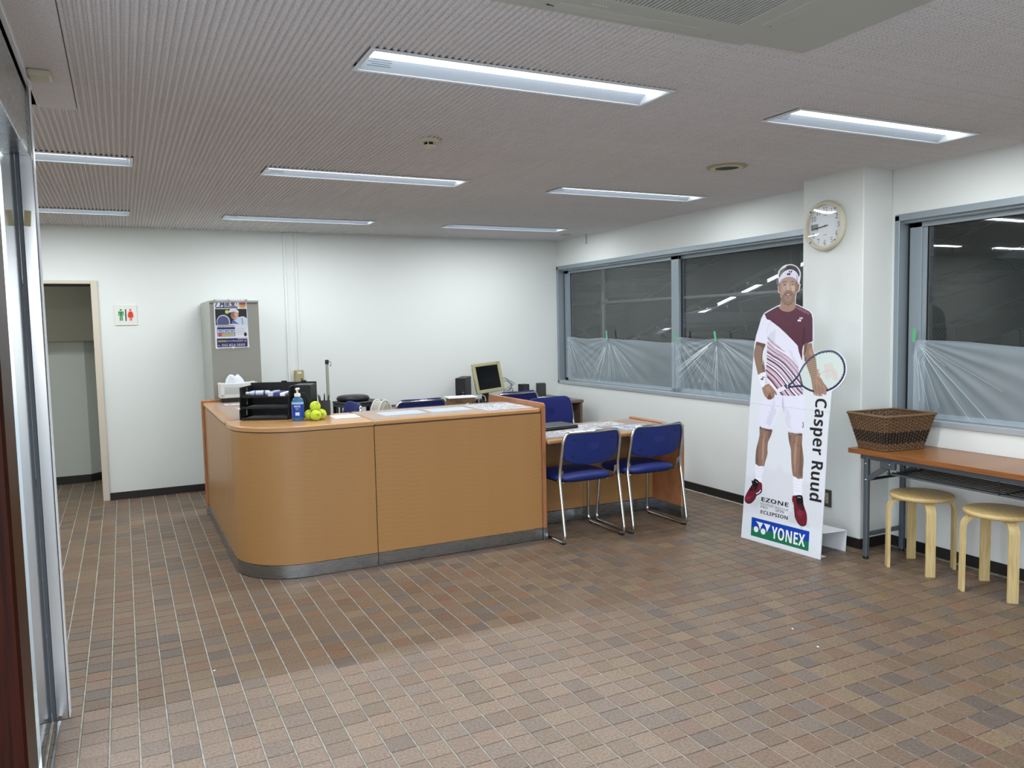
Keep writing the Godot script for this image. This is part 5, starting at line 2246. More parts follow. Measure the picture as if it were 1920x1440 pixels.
	b.lathe([Vector2(0, 0.154), Vector2(0.019, 0.154), Vector2(0.019, 0.170), Vector2(0.016, 0.174), Vector2(0.006, 0.176), Vector2(0.006, 0.196), Vector2(0, 0.196)], 24)
	part("pump_collar", b, M.white_plastic, tg)
	b = mb()
	b.box(Vector3(0.004, 0.202, 0.006), Vector3(0.022, 0.012, 0.036), 0.004)
	b.tube([Vector3(0.004, 0.202, 0.02), Vector3(0.004, 0.198, 0.034)], 0.004, 8)
	part("pump_head", b, M.white_plastic, tg)
	# tennis balls: three below, one on top
	var R := 0.0335
	var bt: Node3D = null
	var spots := [Vector3(1.068, CT + R, -4.955), Vector3(1.043, CT + R, -5.018), Vector3(1.113, CT + R, -5.004)]
	var cen: Vector3 = (spots[0] + spots[1] + spots[2]) / 3.0
	spots.append(Vector3(cen.x, CT + R + 0.0530, cen.z))
	var bl := ["yellow tennis ball at the front of the little pile", "yellow tennis ball at the left back of the little pile", "yellow tennis ball at the right of the little pile", "yellow tennis ball lying on top of the other three"]
	for k in 4:
		if bt == null:
			bt = make_ball(bl[0])
			bt.position = spots[0]
			bt.rotation = Vector3(0.0, 0.25, 0.15)
		else:
			var d := dup(bt, bl[k], spots[k])
			d.rotation = Vector3([0.0, -0.3, 0.1, -0.5][k], [0.2, 0.5, -0.1, 0.4][k], [0.1, -0.3, -0.1, 0.5][k])
	# pen cup
	var tp := thing("pen_cup", "grey brown square pen cup with pens behind the tennis balls", "pen cup", Vector3(1.195, CT, -5.255), deg_to_rad(-20))
	b = mb()
	for q in [[0.033, 0, 0.002, 0.068], [-0.033, 0, 0.002, 0.068], [0, 0.033, 0.068, 0.002], [0, -0.033, 0.068, 0.002]]:
		b.box(Vector3(q[0], 0.047, q[1]), Vector3(q[2], 0.094, q[3]))
	b.box(Vector3(0, 0.002, 0), Vector3(0.066, 0.004, 0.066))
	part("cup", b, mat(Color(0.20, 0.19, 0.17), 0.5), tp)
	var kk := 0
	for q in [[-0.018, 0.01, -0.10, 0.04], [-0.022, -0.008, -0.16, -0.03], [-0.006, 0.012, 0.05, 0.06], [0.012, -0.01, 0.13, 0.02], [0.002, -0.015, -0.02, -0.08]]:
		b = mb()
		b.tube([Vector3(0, 0.005, 0), Vector3(q[2] * 0.12, 0.122 + 0.006 * (kk % 3), q[3] * 0.12)], 0.0038, 7)
		b.tube([Vector3(q[2] * 0.12, 0.121 + 0.006 * (kk % 3), q[3] * 0.12), Vector3(q[2] * 0.13, 0.130 + 0.006 * (kk % 3), q[3] * 0.13)], 0.0022, 6)
		var o := part("pen", b, M.black, self)
		o.position = tp.position + Vector3(q[0], 0.004, q[1]).rotated(Vector3.UP, tp.rotation.y)
		tag(o, "black pen standing in the square pen cup, %s" % ["leftmost and short", "at the left back, leaning left", "in the middle front", "rightmost, leaning right", "upright at the back"][kk], "pen", "black pens in the pen cup")
		kk += 1
	# tissue box in a pierced white holder
	var tt := thing("tissue_holder", "white perforated tissue holder at the far end of the left counter run", "tissue box", Vector3(0.828, 0.957, -6.73), deg_to_rad(2))
	b = mb()
	var hw := 0.141
	var hd := 0.072
	for q in [[0.0, hd, 1.0, 0.0], [0.0, -hd, 1.0, 0.0], [hw, 0.0, 0.0, 1.0], [-hw, 0.0, 0.0, 1.0]]:
		var long: float = 2 * hw if q[2] > 0.5 else 2 * hd
		var X := Transform3D(Basis() if q[2] > 0.5 else Basis(Vector3.UP, PI / 2), Vector3(q[0], 0, q[1]))
		b.T = X
		b.box(Vector3(0, 0.014, 0), Vector3(long, 0.028, 0.003), 0.001)
		b.box(Vector3(0, 0.108, 0), Vector3(long + 0.008, 0.016, 0.006), 0.002)
		for s in [-1.0, 1.0]:
			b.box(Vector3(s * (long / 2 - 0.012), 0.064, 0), Vector3(0.026, 0.11, 0.003), 0.001)
		var m := int((long - 0.05) / 0.010)
		for k in m:
			b.box(Vector3(-long / 2 + 0.028 + k * (long - 0.05) / m, 0.064, 0), Vector3(0.0048, 0.09, 0.0026))
		for k in 8:
			b.box(Vector3(0, 0.034 + k * 0.0098, 0), Vector3(long - 0.03, 0.0048, 0.0026))
	b.T = Transform3D()
	b.box(Vector3(0, 0.003, 0), Vector3(2 * hw - 0.004, 0.004, 2 * hd - 0.004), 0.001)
	part("holder", b, M.white_plastic, tt)
	b = mb()
	b.box(Vector3(0, 0.048, 0), Vector3(2 * hw - 0.02, 0.085, 2 * hd - 0.016), 0.003)
	part("tissue_carton", b, M.paper_blue, tt)
	b = mb()
	var rows := []
	for j in 9:
		var row := []
		var f := j / 8.0
		for i in 25:
			var a := TAU * i / 24.0
			var rr := lerpf(0.062, 0.034, f * f) * (1.0 + 0.16 * sin(a * 5.0 + f * 3.0) + 0.08 * sin(a * 9.0))
			row.append(Vector3(cos(a) * rr * 1.15 - 0.02 - 0.012 * f, 0.088 + 0.088 * f * (1.0 + 0.10 * sin(a * 3.0 + 1.0)), sin(a) * rr * 0.45))
		rows.append(row)
	var lid := []
	for i in 25:
		lid.append(Vector3(-0.03, 0.168, 0.0))
	rows.append(lid)
	b.sheet(rows)
	part("tissue", b, M.paper, tt)
	b = mb()
	b.box(Vector3(0, 0, 0), Vector3(0.285, 0.0345, 0.13), 0.003)
	var bk := part("black_folder", b, M.black, self)
	bk.position = Vector3(0.835, CT + 0.0175, -6.70)
	tag(bk, "flat black box under the white tissue holder", "box")
	# clear mats and the papers that lie under them
	flat_sheet("clear_mat", Vector3(0.875, CT + 0.0022, -5.97), Vector2(0.54, 1.29), 0.0, M.mat_film, "clear plastic mat on the left counter run", "counter mat", "clear mats on the counters")
	flat_sheet("clear_mat", Vector3(1.965, CT + 0.0022, -5.035), Vector2(1.165, 0.555), 0.0, M.mat_film, "clear plastic mat on the straight front counter unit", "counter mat", "clear mats on the counters")
	flat_sheet("clear_mat", Vector3(3.17, 0.70 + 0.0022, -5.045), Vector2(1.13, 0.62), 0.0, M.mat_film, "clear plastic mat on the low visitor desk", "counter mat", "clear mats on the counters")
	for q in [[0.86, -5.56, 0.29, 0.20, "front"], [0.87, -5.82, 0.29, 0.20, "middle"], [0.88, -6.08, 0.29, 0.20, "back"]]:
		sheet_under(Vector3(q[0], CT + 0.0008, q[1]), Vector2(q[2], q[3]), 0.03, "printed paper under the left counter mat, %s one of three" % q[4], 7, M.paper_blue)
	sheet_under(Vector3(0.90, CT + 0.0008, -6.46), Vector2(0.42, 0.13), 0.0, "leaflet with bold black print under the far end of the left counter mat", 4, M.paper)
	sheet_under(Vector3(1.66, CT + 0.0008, -5.05), Vector2(0.297, 0.21), 0.02, "blank paper under the front counter mat, leftmost one", 0, M.paper_blue)
	sheet_under(Vector3(2.00, CT + 0.0008, -5.05), Vector2(0.297, 0.21), -0.01, "blank paper under the middle of the front counter mat", 0, M.paper_blue)
	sheet_under(Vector3(2.37, CT + 0.0008, -5.02), Vector2(0.35, 0.42), 0.0, "large printed sheet under the front counter mat, by the end panel", 16, M.paper)
	sheet_under(Vector3(2.79, 0.7008, -4.94), Vector2(0.35, 0.28), 0.0, "picture print under the visitor desk mat, next to the counter end", 12, M.paper)
	sheet_under(Vector3(3.10, 0.7008, -5.10), Vector2(0.24, 0.33), 0.05, "map print under the visitor desk mat, right of the laptop", 9, M.paper)
	sheet_under(Vector3(3.37, 0.7008, -5.20), Vector2(0.28, 0.21), 0.0, "map print at the back of the visitor desk mat", 8, M.paper)
	sheet_under(Vector3(3.48, 0.7008, -4.93), Vector2(0.30, 0.24), -0.02, "pale blue form under the visitor desk mat, above the right chair", 5, M.paper_blue)
	# loose sheet on the corner unit
	b = mb()
	b.prism(PackedVector2Array([Vector2(-0.09, -0.095), Vector2(0.075, -0.105), Vector2(0.085, 0.09), Vector2(-0.08, 0.10)]), 0.0012, Transform3D(Basis(Vector3.RIGHT, Vector3.FORWARD, Vector3.UP), Vector3.ZERO))
	var lp := part("loose_paper", b, M.paper, self)
	lp.position = Vector3(1.285, CT + 0.0004, -5.075)
	tag(lp, "loose white sheet on the counter right of the tennis balls", "paper")
	# closed laptop on the low desk
	var tl := thing("laptop", "closed black laptop on the visitor desk beside the counter end", "laptop", Vector3(2.905, 0.7035, -5.215), deg_to_rad(4))
	b = mb()
	b.box(Vector3(0, 0.009, 0), Vector3(0.345, 0.016, 0.235), 0.005)
	part("base", b, M.black, tl)
	b = mb()
	b.box(Vector3(0, 0.0225, -0.002), Vector3(0.345, 0.010, 0.235), 0.004)
	part("lid", b, mat(Color(0.27, 0.28, 0.28), 0.35), tl)
	# long capped tube standing behind the counter
	var tu := thing("capped_pole", "slim grey pole with a black cap and strap standing behind the counter", "pole", Vector3(1.268, 0, -5.46), 0.0)
	b = mb()
	b.lathe([Vector2(0, 0.0), Vector2(0.013, 0.0), Vector2(0.0135, 0.01), Vector2(0.0105, 1.255), Vector2(0, 1.256)], 16)
	part("tube", b, mat(Color(0.55, 0.565, 0.52), 0.5), tu)
	b = mb()
	b.lathe([Vector2(0, 1.252), Vector2(0.0125, 1.252), Vector2(0.013, 1.257), Vector2(0.013, 1.278), Vector2(0.011, 1.282), Vector2(0, 1.283)], 16)
	part("cap", b, M.black, tu)
	b = mb()
	b.tube(smooth_path([Vector3(0.010, 1.272, 0.004), Vector3(0.022, 1.268, 0.006), Vector3(0.027, 1.250, 0.006), Vector3(0.022, 1.236, 0.004), Vector3(0.020, 1.246, 0.002)], 5), 0.0018, 5)
	part("strap", b, M.black, tu)


func flat_sheet(called: String, at: Vector3, s: Vector2, turn: float, m: Material, label: String, cat: String, group := "") -> void:
	var b := mb()
	b.box(Vector3.ZERO, Vector3(s.x, 0.0012, s.y), 0.0003)
	var o := part(called, b, m, self)
	o.position = at
	o.rotation.y = turn
	tag(o, label, cat, group)


func sheet_under(at: Vector3, s: Vector2, turn: float, label: String, lines: int, m: Material) -> void:
	var t := thing("printed_sheet", label, "paper", at, turn, "papers under the clear mats")
	var b := mb()
	b.box(Vector3.ZERO, Vector3(s.x, 0.0006, s.y))
	part("sheet", b, m, t)
	if lines > 0:
		b = mb()
		for k in lines:
			var z := -s.y / 2 + s.y * (k + 0.5) / lines
			var x := -s.x * 0.44
			while x < s.x * 0.40:
				var l := rng.randf_range(0.008, 0.045)
				if rng.randf() < 0.72:
					b.box(Vector3(x + l / 2, 0.00045, z + rng.randf_range(-0.003, 0.003)), Vector3(l, 0.0003, s.y / lines * rng.randf_range(0.2, 0.6)))
				x += l + rng.randf_range(0.004, 0.02)
		part("print", b, [M.ink_grey, M.ink_blue, M.ink][lines % 3], t)


func make_ball(label: String) -> Node3D:
	var t := thing("tennis_ball", label, "tennis ball", Vector3.ZERO, 0.0, "tennis balls on the counter")
	var R := 0.0335
	var b := mb()
	var prof := []
	for k in 25:
		var a := -PI / 2 + PI * k / 24.0
		prof.append(Vector2(maxf(0.0, cos(a)) * R, sin(a) * R))
	b.lathe(prof, 36)
	part("felt", b, M.ball, t)
	b = mb()
	var seam := []
	for k in 72:
		var s := TAU * k / 72.0
		var p := Vector3(0.75 * cos(s) + 0.25 * cos(3 * s), 0.75 * sin(s) - 0.25 * sin(3 * s), 0.866 * sin(2 * s))
		seam.append(p.normalized() * R)
	b.tube(seam, 0.0011, 5, true)
	part("seam", b, M.ball_seam, t)
	# the small black print
	b = mb()
	for q in [[-0.010, 0.010, 0.005, 0.0030], [-0.003, 0.0105, 0.006, 0.0022], [0.005, 0.0100, 0.006, 0.0024], [0.011, 0.0090, 0.003, 0.0022], [-0.002, 0.0035, 0.004, 0.0034], [0.003, 0.0032, 0.004, 0.0034], [0.008, 0.0030, 0.003, 0.0032]]:
		var c := Vector3(q[0], q[1], sqrt(R * R - q[0] * q[0] - q[1] * q[1]))
		var nn := c.normalized()
		var rx := Vector3.UP.cross(nn).normalized()
		b.box(c + nn * 0.0001, Vector3(q[2], q[3], 0.0006), 0.0, Basis(rx, nn.cross(rx), nn))
	part("print", b, M.ink, t)
	return t


# ---------------------------------------------------------------- things on and by the back desk
func build_desk_things() -> void:
	var y := 0.70
	var b := mb()
	# computer tower
	var t := thing("computer_tower", "black desktop computer tower left of the beige monitor", "computer", Vector3(3.17, y, -7.555), deg_to_rad(-34))
	b.box(Vector3(0, 0.132, 0), Vector3(0.10, 0.262, 0.35), 0.004)
	part("case", b, M.dark_grey, t)
	b = mb()
	b.box(Vector3(0, 0.132, 0.177), Vector3(0.098, 0.258, 0.008), 0.003)
	part("front_bezel", b, M.black, t)
	b = mb()
	for k in 9:
		b.box(Vector3(-0.0505, 0.20, -0.12 + 0.010 * k), Vector3(0.001, 0.07, 0.004))
	part("side_vent", b, M.black, t)
	b = mb()
	b.box(Vector3(0.026, 0.085, 0.1815), Vector3(0.016, 0.018, 0.001))
	b.box(Vector3(0.030, 0.118, 0.1815), Vector3(0.012, 0.004, 0.001))
	part("badge", b, M.pet, t)
	# monitor
	t = thing("computer_monitor", "beige computer monitor with a dark screen, tilted on the back desk", "monitor", Vector3(3.425, y, -7.56), deg_to_rad(14))
	var tiltb := Basis(Vector3.RIGHT, -0.20) * Basis(Vector3.BACK, 0.055)
	var X := Transform3D(tiltb, Vector3(0, 0.247, 0.045))
	var beige := mat(Color(0.68, 0.655, 0.51), 0.5)
	b = mb(X)
	var fw := 0.375
	var fh := 0.318
	for q in [[0, fh / 2 - 0.017, fw, 0.034], [0, -fh / 2 + 0.019, fw, 0.038]]:
		b.box(Vector3(q[0], q[1], 0.004), Vector3(q[2], q[3], 0.026), 0.004)
	for s in [-1.0, 1.0]:
		b.box(Vector3(s * (fw / 2 - 0.0185), 0, 0.004), Vector3(0.037, fh - 0.06, 0.026), 0.004)
	part("bezel", b, beige, t)
	b = mb(X)
	b.box(Vector3(0, 0.002, 0.0), Vector3(fw - 0.072, fh - 0.068, 0.012))
	part("screen", b, M.screen, t)
	b = mb(X)
	b.box(Vector3(0, 0, -0.030), Vector3(fw - 0.05, fh - 0.06, 0.05), 0.012)
	part("back_shell", b, beige, t)
	b = mb(X)
	b.box(Vector3(fw / 2 - 0.04, fh / 2 - 0.013, 0.0172), Vector3(0.032, 0.004, 0.0006))
	part("maker_mark", b, M.ink_grey, t)
	b = mb()
	b.box(Vector3(0, 0.085, -0.005), Vector3(0.075, 0.15, 0.035), 0.006)
	part("stand_neck", b, M.grey_plastic, t)
	b = mb()
	b.lathe([Vector2(0, 0), Vector2(0.12, 0), Vector2(0.12, 0.008), Vector2(0.10, 0.016), Vector2(0, 0.018)], 32)
	part("stand_base", b, M.grey_plastic, t)
	# keyboard standing dark before the monitor
	t = thing("keyboard", "black keyboard on the desk below the beige monitor", "keyboard", Vector3(3.42, y, -7.36), deg_to_rad(6))
	b = mb()
	b.box(Vector3(0, 0.011, 0), Vector3(0.36, 0.018, 0.14), 0.004)
	part("base", b, M.black, t)
	for j in 4:
		b = mb()
		for k in 14:
			b.box(Vector3(-0.163 + k * 0.025, 0.022, -0.045 + j * 0.030), Vector3(0.021, 0.007, 0.024), 0.002)
		part("key_row", b, M.black_matt, t)
	# cables by the monitor
	b = mb()
	for q in [[0.0, 0.0], [0.03, 0.02], [-0.02, 0.035]]:
		b.tube(smooth_path([Vector3(-0.10, 0.17 + q[1], 0), Vector3(-0.02, 0.19 + q[1], 0.01), Vector3(0.06 + q[0], 0.16, 0.0), Vector3(0.05, 0.11 + q[1], 0.01), Vector3(-0.02 + q[0], 0.07, 0.0), Vector3(0.00, 0.04, 0.01), Vector3(0.07, 0.08 + q[0], 0.0), Vector3(0.08, 0.002, 0.0)], 6), 0.0028, 6)
	var o := part("cable_bundle", b, M.black, self)
	o.position = Vector3(3.72, y, -7.66)
	tag(o, "loop of thin black cables between the monitor and the speakers", "cable")
	b = mb()
	b.tube(smooth_path([Vector3(0, 0.003, 0), Vector3(0.0, 0.05, 0), Vector3(0.03, 0.085, 0.0), Vector3(0.065, 0.07, 0.0), Vector3(0.07, 0.03, 0.01), Vector3(0.05, 0.003, 0.02)], 6), 0.004, 6)
	o = part("cable", b, M.cream, self)
	o.position = Vector3(3.235, y, -7.31)
	tag(o, "pale grey cable arching over the desk right of the cardboard box", "cable")
	# cardboard box with papers on it
	t = thing("cardboard_box", "low brown cardboard box on the back desk below the tower", "box", Vector3(3.0, y, -7.23), deg_to_rad(-12))
	b = mb()
	b.box(Vector3(0, 0.042, 0), Vector3(0.262, 0.084, 0.19), 0.002)
	part("carton", b, M.cardboard, t)
	b = mb()
	b.box(Vector3(0.05, 0.026, 0.0955), Vector3(0.026, 0.016, 0.001))
	part("sticker", b, M.paper, t)
	b = mb()
	for q in [[-0.06, 0.058, 0.05], [-0.05, 0.046, 0.07], [0.095, 0.035, 0.05], [0.095, 0.048, 0.05]]:
		b.box(Vector3(q[0] + 0.02, q[1], 0.0953), Vector3(q[2], 0.005, 0.0006))
	part("print", b, mat(Color(0.22, 0.16, 0.10), 0.8), t)
	b = mb()
	b.box(Vector3(0.0, 0.0, 0), Vector3(0.30, 0.010, 0.215), 0.001)
	o = part("paper_pile", b, M.paper, self)
	o.position = t.position + Vector3(0, 0.0895, 0)
	o.rotation.y = deg_to_rad(-6)
	tag(o, "pile of white paper on the low cardboard box", "paper")
	# small dark gadget left of the box
	t = thing("telephone", "small black device on the desk left of the cardboard box", "telephone", Vector3(2.77, y, -7.44), deg_to_rad(10))
	b = mb()
	b.box(Vector3(0, 0.018, 0), Vector3(0.13, 0.034, 0.15), 0.008)
	part("base", b, M.black, t)
	b = mb()
	b.box(Vector3(-0.03, 0.047, 0), Vector3(0.045, 0.022, 0.17), 0.009)
	part("handset", b, M.blue_dark, t)
	# speakers
	for q in [[3.90, -7.60, 6.0, 0.150, 0.082, "black desktop speaker nearer the monitor, left of the pair"], [4.075, -7.53, -20.0, 0.156, 0.098, "black desktop speaker at the right end of the desk, right of the pair"]]:
		t = thing("desk_speaker", q[5], "speaker", Vector3(q[0], y, q[1]), deg_to_rad(q[2]), "black desktop speakers")
		b = mb()
		b.box(Vector3(0, q[3] / 2, 0), Vector3(q[4], q[3], 0.11), 0.005)
		part("cabinet", b, M.black, t)
		b = mb()
		b.box(Vector3(0, q[3] / 2, 0.056), Vector3(q[4] - 0.008, q[3] - 0.01, 0.006), 0.003)
		part("front_cloth", b, M.grey_plastic, t)
	for k in 3:
		b = mb()
		b.box(Vector3(0, 0, 0), Vector3(0.21, 0.007, 0.29), 0.001)
		o = part("paper_pile", b, [M.paper_blue, M.pet, M.paper][k], self)
		o.position = Vector3(3.95, y + 0.004 + 0.0075 * k, -7.20)
		o.rotation.y = deg_to_rad([20, 26, 14][k])
		tag(o, ["lowest sheaf of papers in front of the desk speakers", "middle sheaf of papers in front of the desk speakers", "top sheaf of papers in front of the desk speakers"][k], "paper")
	b = mb()
	b.box(Vector3(0, 0.005, 0), Vector3(0.075, 0.01, 0.03), 0.003)
	o = part("pen_case", b, M.black, self)
	o.position = Vector3(2.40, y, -7.62)
	tag(o, "flat black item on the left part of the back desk", "case")
	# black slatted side table with a padded round stool top on it
	t = thing("side_table", "dark grey plastic side table with slatted sides behind the counter", "side table", Vector3(2.00, 0, -7.38), deg_to_rad(14))
	b = mb()
	b.box(Vector3(0, 0.792, 0), Vector3(0.40, 0.022, 0.30), 0.008)
	part("table_top", b, M.grey_plastic, t)
	b = mb()
	for s in [-1.0, 1.0]:
		b.box(Vector3(s * 0.19, 0.768, 0), Vector3(0.014, 0.03, 0.28), 0.004)
		b.box(Vector3(0, 0.768, s * 0.14), Vector3(0.37, 0.03, 0.014), 0.004)
	part("apron", b, M.grey_plastic, t)
	for sx in [-1.0, 1.0]:
		for sz in [-1.0, 1.0]:
			b = mb()
			b.box(Vector3(sx * 0.178, 0.39, sz * 0.13), Vector3(0.036, 0.78, 0.030), 0.006)
			part("leg", b, M.black, t)
		for k in 3:
			b = mb()
			b.box(Vector3(sx * 0.184, 0.42, -0.075 + 0.075 * k), Vector3(0.012, 0.70, 0.034), 0.004)
			part("slat", b, M.dark_grey if k != 1 else M.grey_plastic, t)
	t = thing("stool_cushion", "round black padded stool seat lying on the plastic side table", "stool", Vector3(1.955, 0.8035, -7.40))
	b = mb()
	b.lathe([Vector2(0, 0.0), Vector2(0.138, 0.0), Vector2(0.152, 0.012), Vector2(0.155, 0.028), Vector2(0.146, 0.044), Vector2(0.12, 0.052), Vector2(0, 0.056)], 40)
	part("cushion", b, M.black, t)
	b = mb()
	var ring := []
	for k in 40:
		ring.append(Vector3(cos(TAU * k / 40) * 0.152, 0.020, sin(TAU * k / 40) * 0.152))
	b.tube(ring, 0.005, 6, true)
	part("piping", b, M.black_matt, t)
	b = mb()
	b.box(Vector3(0, -0.06, 0), Vector3(0.014, 0.14, 0.003), 0.001)
	o = part("lime_strap", b, M.lime, self)
	o.position = Vector3(1.875, 0.785, -7.205)
	tag(o, "yellow green strap hanging from the front of the plastic side table", "strap")
	# beige racket bag with white piping, standing on the floor
	t = thing("racket_bag", "tall beige bag with a rounded top and white piping behind the front counter unit", "bag", Vector3(1.90, 0, -6.28), deg_to_rad(20))
	var outl := smooth_path([Vector2(-0.09, 0), Vector2(-0.095, 0.5), Vector2(-0.085, 0.74), Vector2(-0.045, 0.865), Vector2(0.0, 0.892), Vector2(0.045, 0.858), Vector2(0.085, 0.74), Vector2(0.10, 0.5), Vector2(0.095, 0)], 5)
	b = mb()
	b.prism(PackedVector2Array(outl), 0.12, Transform3D(Basis(), Vector3(0, 0, -0.06)), 0.03, true)
	part("body", b, M.bag, t)
	for z in [0.045, -0.06]:
		b = mb()
		var pp := []
		for q in outl:
			pp.append(Vector3(q.x, q.y + 0.006, z))
		b.tube(pp, 0.0075, 7)
		part("piping", b, M.white_plastic, t)


func build_small_floor_things() -> void:
	var b := mb()
	b.lathe([Vector2(0, 0), Vector2(0.030, 0), Vector2(0.030, 0.0012), Vector2(0.026, 0.0022), Vector2(0, 0.0022)], 28)
	var o := part("floor_cap", b, M.brass, self)
	o.position = Vector3(3.614, -0.0002, -2.822)
	tag(o, "small round brass coloured cap set in the floor tiles before the stools", "floor cap")
	var k := 0
	for q in [[2.84, -2.73, "white paper scrap on the tiles in front of the standee"], [2.78, -2.52, "tiny white crumb on the tiles, nearer the camera than the scrap"], [3.65, -2.06, "tiny white crumb on the tiles near the right picture edge"], [0.29, -3.62, "tiny white crumb on the tiles left of the rounded counter"]]:
		b = mb()
		b.prism(PackedVector2Array([Vector2(-0.006, -0.003), Vector2(0.003, -0.004), Vector2(0.007, 0.001), Vector2(0.001, 0.005), Vector2(-0.005, 0.003)]), 0.0016, Transform3D(Basis(Vector3.RIGHT, Vector3.FORWARD, Vector3.UP), Vector3.ZERO), 0.0005)
		o = part("paper_scrap", b, M.paper, self)
		o.position = Vector3(q[0], 0.0, q[1])
		o.rotation.y = k * 1.3
		tag(o, q[2], "paper scrap", "white scraps on the floor")
		k += 1


# ---------------------------------------------------------------- life-size cardboard standee
# Shapes of the print in millimetres on the board: across from its left foot, up from the floor.
func standee_shapes() -> Dictionary:
	var s := {}
	s.outline = [216, 1596, 218, 1640, 209, 1669, 195, 1677, 187, 1717, 196, 1733, 191, 1761, 182, 1791, 183, 1815, 197, 1832, 217, 1848, 240, 1857, 270, 1859, 302, 1854, 329, 1841, 349, 1820, 361, 1798, 363, 1772, 356, 1730, 364, 1724, 361, 1698, 354, 1676, 338, 1668, 334, 1635, 335, 1599, 358, 1590, 394, 1576, 392, 1576, 445, 1553, 468, 1534, 481, 1506, 487, 1445, 490, 1353, 488, 1311]
	s.outline2 = [499, 1283, 535, 1293, 587, 1304, 630, 1307, 666, 1297, 700, 1275, 725, 1245, 740, 1204, 740, 1160, 726, 1122, 698, 1085, 668, 1063, 645, 1050, 642, 965, 635, 786, 637, 401, 636, -1, -3, -1, 8, 475, 9, 916, 14, 1173, 17, 1326, 22, 1355, 29, 1393, 46, 1445, 64, 1507, 82, 1538, 96, 1550, 147, 1572, 197, 1592]
	s.hair = [199, 1770, 193, 1787, 197, 1809, 210, 1827, 239, 1838, 253, 1849, 276, 1851, 300, 1847, 324, 1837, 343, 1818, 355, 1796, 357, 1782, 350, 1768, 347, 1778, 332, 1800, 308, 1816, 281, 1823, 252, 1820, 229, 1809, 212, 1793, 201, 1777]
	s.band = [199, 1738, 197, 1770, 212, 1795, 229, 1811, 252, 1821, 281, 1824, 308, 1817, 332, 1801, 347, 1780, 351, 1763, 349, 1731, 343, 1742, 329, 1757, 311, 1768, 287, 1775, 261, 1776, 238, 1771, 217, 1760]
	s.face = [199, 1738, 217, 1762, 237, 1772, 261, 1777, 287, 1775, 311, 1769, 329, 1758, 345, 1740, 350, 1718, 344, 1692, 338, 1668, 331, 1645, 323, 1624, 305, 1610, 279, 1602, 258, 1607, 236, 1622, 223, 1644, 212, 1669, 202, 1694, 198, 1719]
	s.earl = [200, 1728, 192, 1723, 193, 1704, 200, 1682, 208, 1677]
	s.earr = [348, 1720, 358, 1722, 360, 1715, 357, 1694, 351, 1679, 341, 1673]
	s.beard = [212, 1672, 223, 1643, 238, 1619, 260, 1605, 279, 1601, 305, 1609, 324, 1623, 332, 1645, 338, 1667, 325, 1659, 314, 1672, 300, 1682, 276, 1681, 253, 1683, 240, 1670, 234, 1654, 225, 1656]
	s.chin = [243, 1648, 255, 1648, 276, 1648, 302, 1647, 314, 1646, 304, 1627, 287, 1614, 269, 1613, 254, 1626]
	s.browl = [225, 1745, 236, 1749, 260, 1747, 262, 1744, 242, 1744, 228, 1741]
	s.browr = [291, 1743, 304, 1747, 320, 1743, 323, 1738, 307, 1742, 293, 1740]
	s.eyel = [232, 1727, 240, 1731, 252, 1728, 253, 1724, 241, 1723]
	s.eyer = [297, 1726, 305, 1729, 317, 1726, 316, 1723, 304, 1722]
	s.nose = [257, 1687, 264, 1689, 279, 1684, 295, 1687, 300, 1681, 283, 1677, 265, 1679]
	s.mouth = [244, 1663, 260, 1666, 277, 1666, 301, 1664, 306, 1661, 290, 1656, 272, 1654, 257, 1657]
	s.teeth = [257, 1662, 275, 1663, 294, 1662, 284, 1658, 269, 1658]
	s.cheek = [258, 1735, 273, 1737, 280, 1710, 279, 1690, 267, 1689, 258, 1706]
	s.neck = [219, 1649, 221, 1593, 204, 1585, 216, 1568, 241, 1554, 271, 1548, 303, 1550, 326, 1560, 340, 1575, 342, 1591, 335, 1598, 332, 1645]
	s.neckshade = [223, 1642, 224, 1625, 253, 1597, 280, 1589, 309, 1598, 331, 1626, 331, 1645, 305, 1610, 279, 1601, 255, 1609]
	s.shirt = [89, 1535, 64, 1504, 46, 1442, 29, 1393, 24, 1355, 111, 1336, 118, 1351, 128, 1332, 130, 1270, 131, 1238, 132, 1260, 132, 1197, 125, 1152, 151, 1097, 198, 1055, 232, 1017, 274, 1000, 349, 1002, 409, 1008, 438, 1022, 426, 1111, 415, 1217, 411, 1288, 411, 1298, 427, 1340, 484, 1354, 473, 1500, 449, 1543, 201, 1586, 143, 1560]
	s.maroon = [90, 1537, 147, 1563, 201, 1586, 214, 1571, 238, 1556, 266, 1549, 300, 1549, 329, 1562, 342, 1580, 339, 1593, 392, 1571, 447, 1546, 465, 1528, 474, 1500, 479, 1445, 485, 1357, 459, 1347, 427, 1339, 416, 1330, 411, 1298, 414, 1233, 406, 1248, 386, 1288, 374, 1327, 332, 1362, 276, 1406, 219, 1447, 169, 1477, 140, 1495, 111, 1503, 100, 1523]
	s.sleeveshade = [402, 1434, 429, 1458, 426, 1397, 427, 1340, 413, 1323, 406, 1292, 404, 1353]
	s.shouldersheen = [345, 1582, 393, 1565, 445, 1540, 461, 1522, 424, 1532, 386, 1551, 350, 1569]
	s.stripemask = [127, 1388, 162, 1361, 197, 1342, 244, 1308, 285, 1280, 333, 1247, 381, 1208, 394, 1166, 419, 1107, 436, 1040, 434, 1019, 409, 1008, 349, 1002, 274, 1000, 232, 1017, 198, 1055, 151, 1097, 125, 1152, 132, 1197, 132, 1260, 131, 1238, 129, 1287, 128, 1335]
	s.arml = [36, 1352, 74, 1343, 113, 1336, 108, 1315, 95, 1283, 94, 1237, 103, 1189, 101, 1233, 124, 1144, 97, 1136, 69, 1124, 49, 1168, 27, 1228, 18, 1262, 23, 1311, 25, 1304]
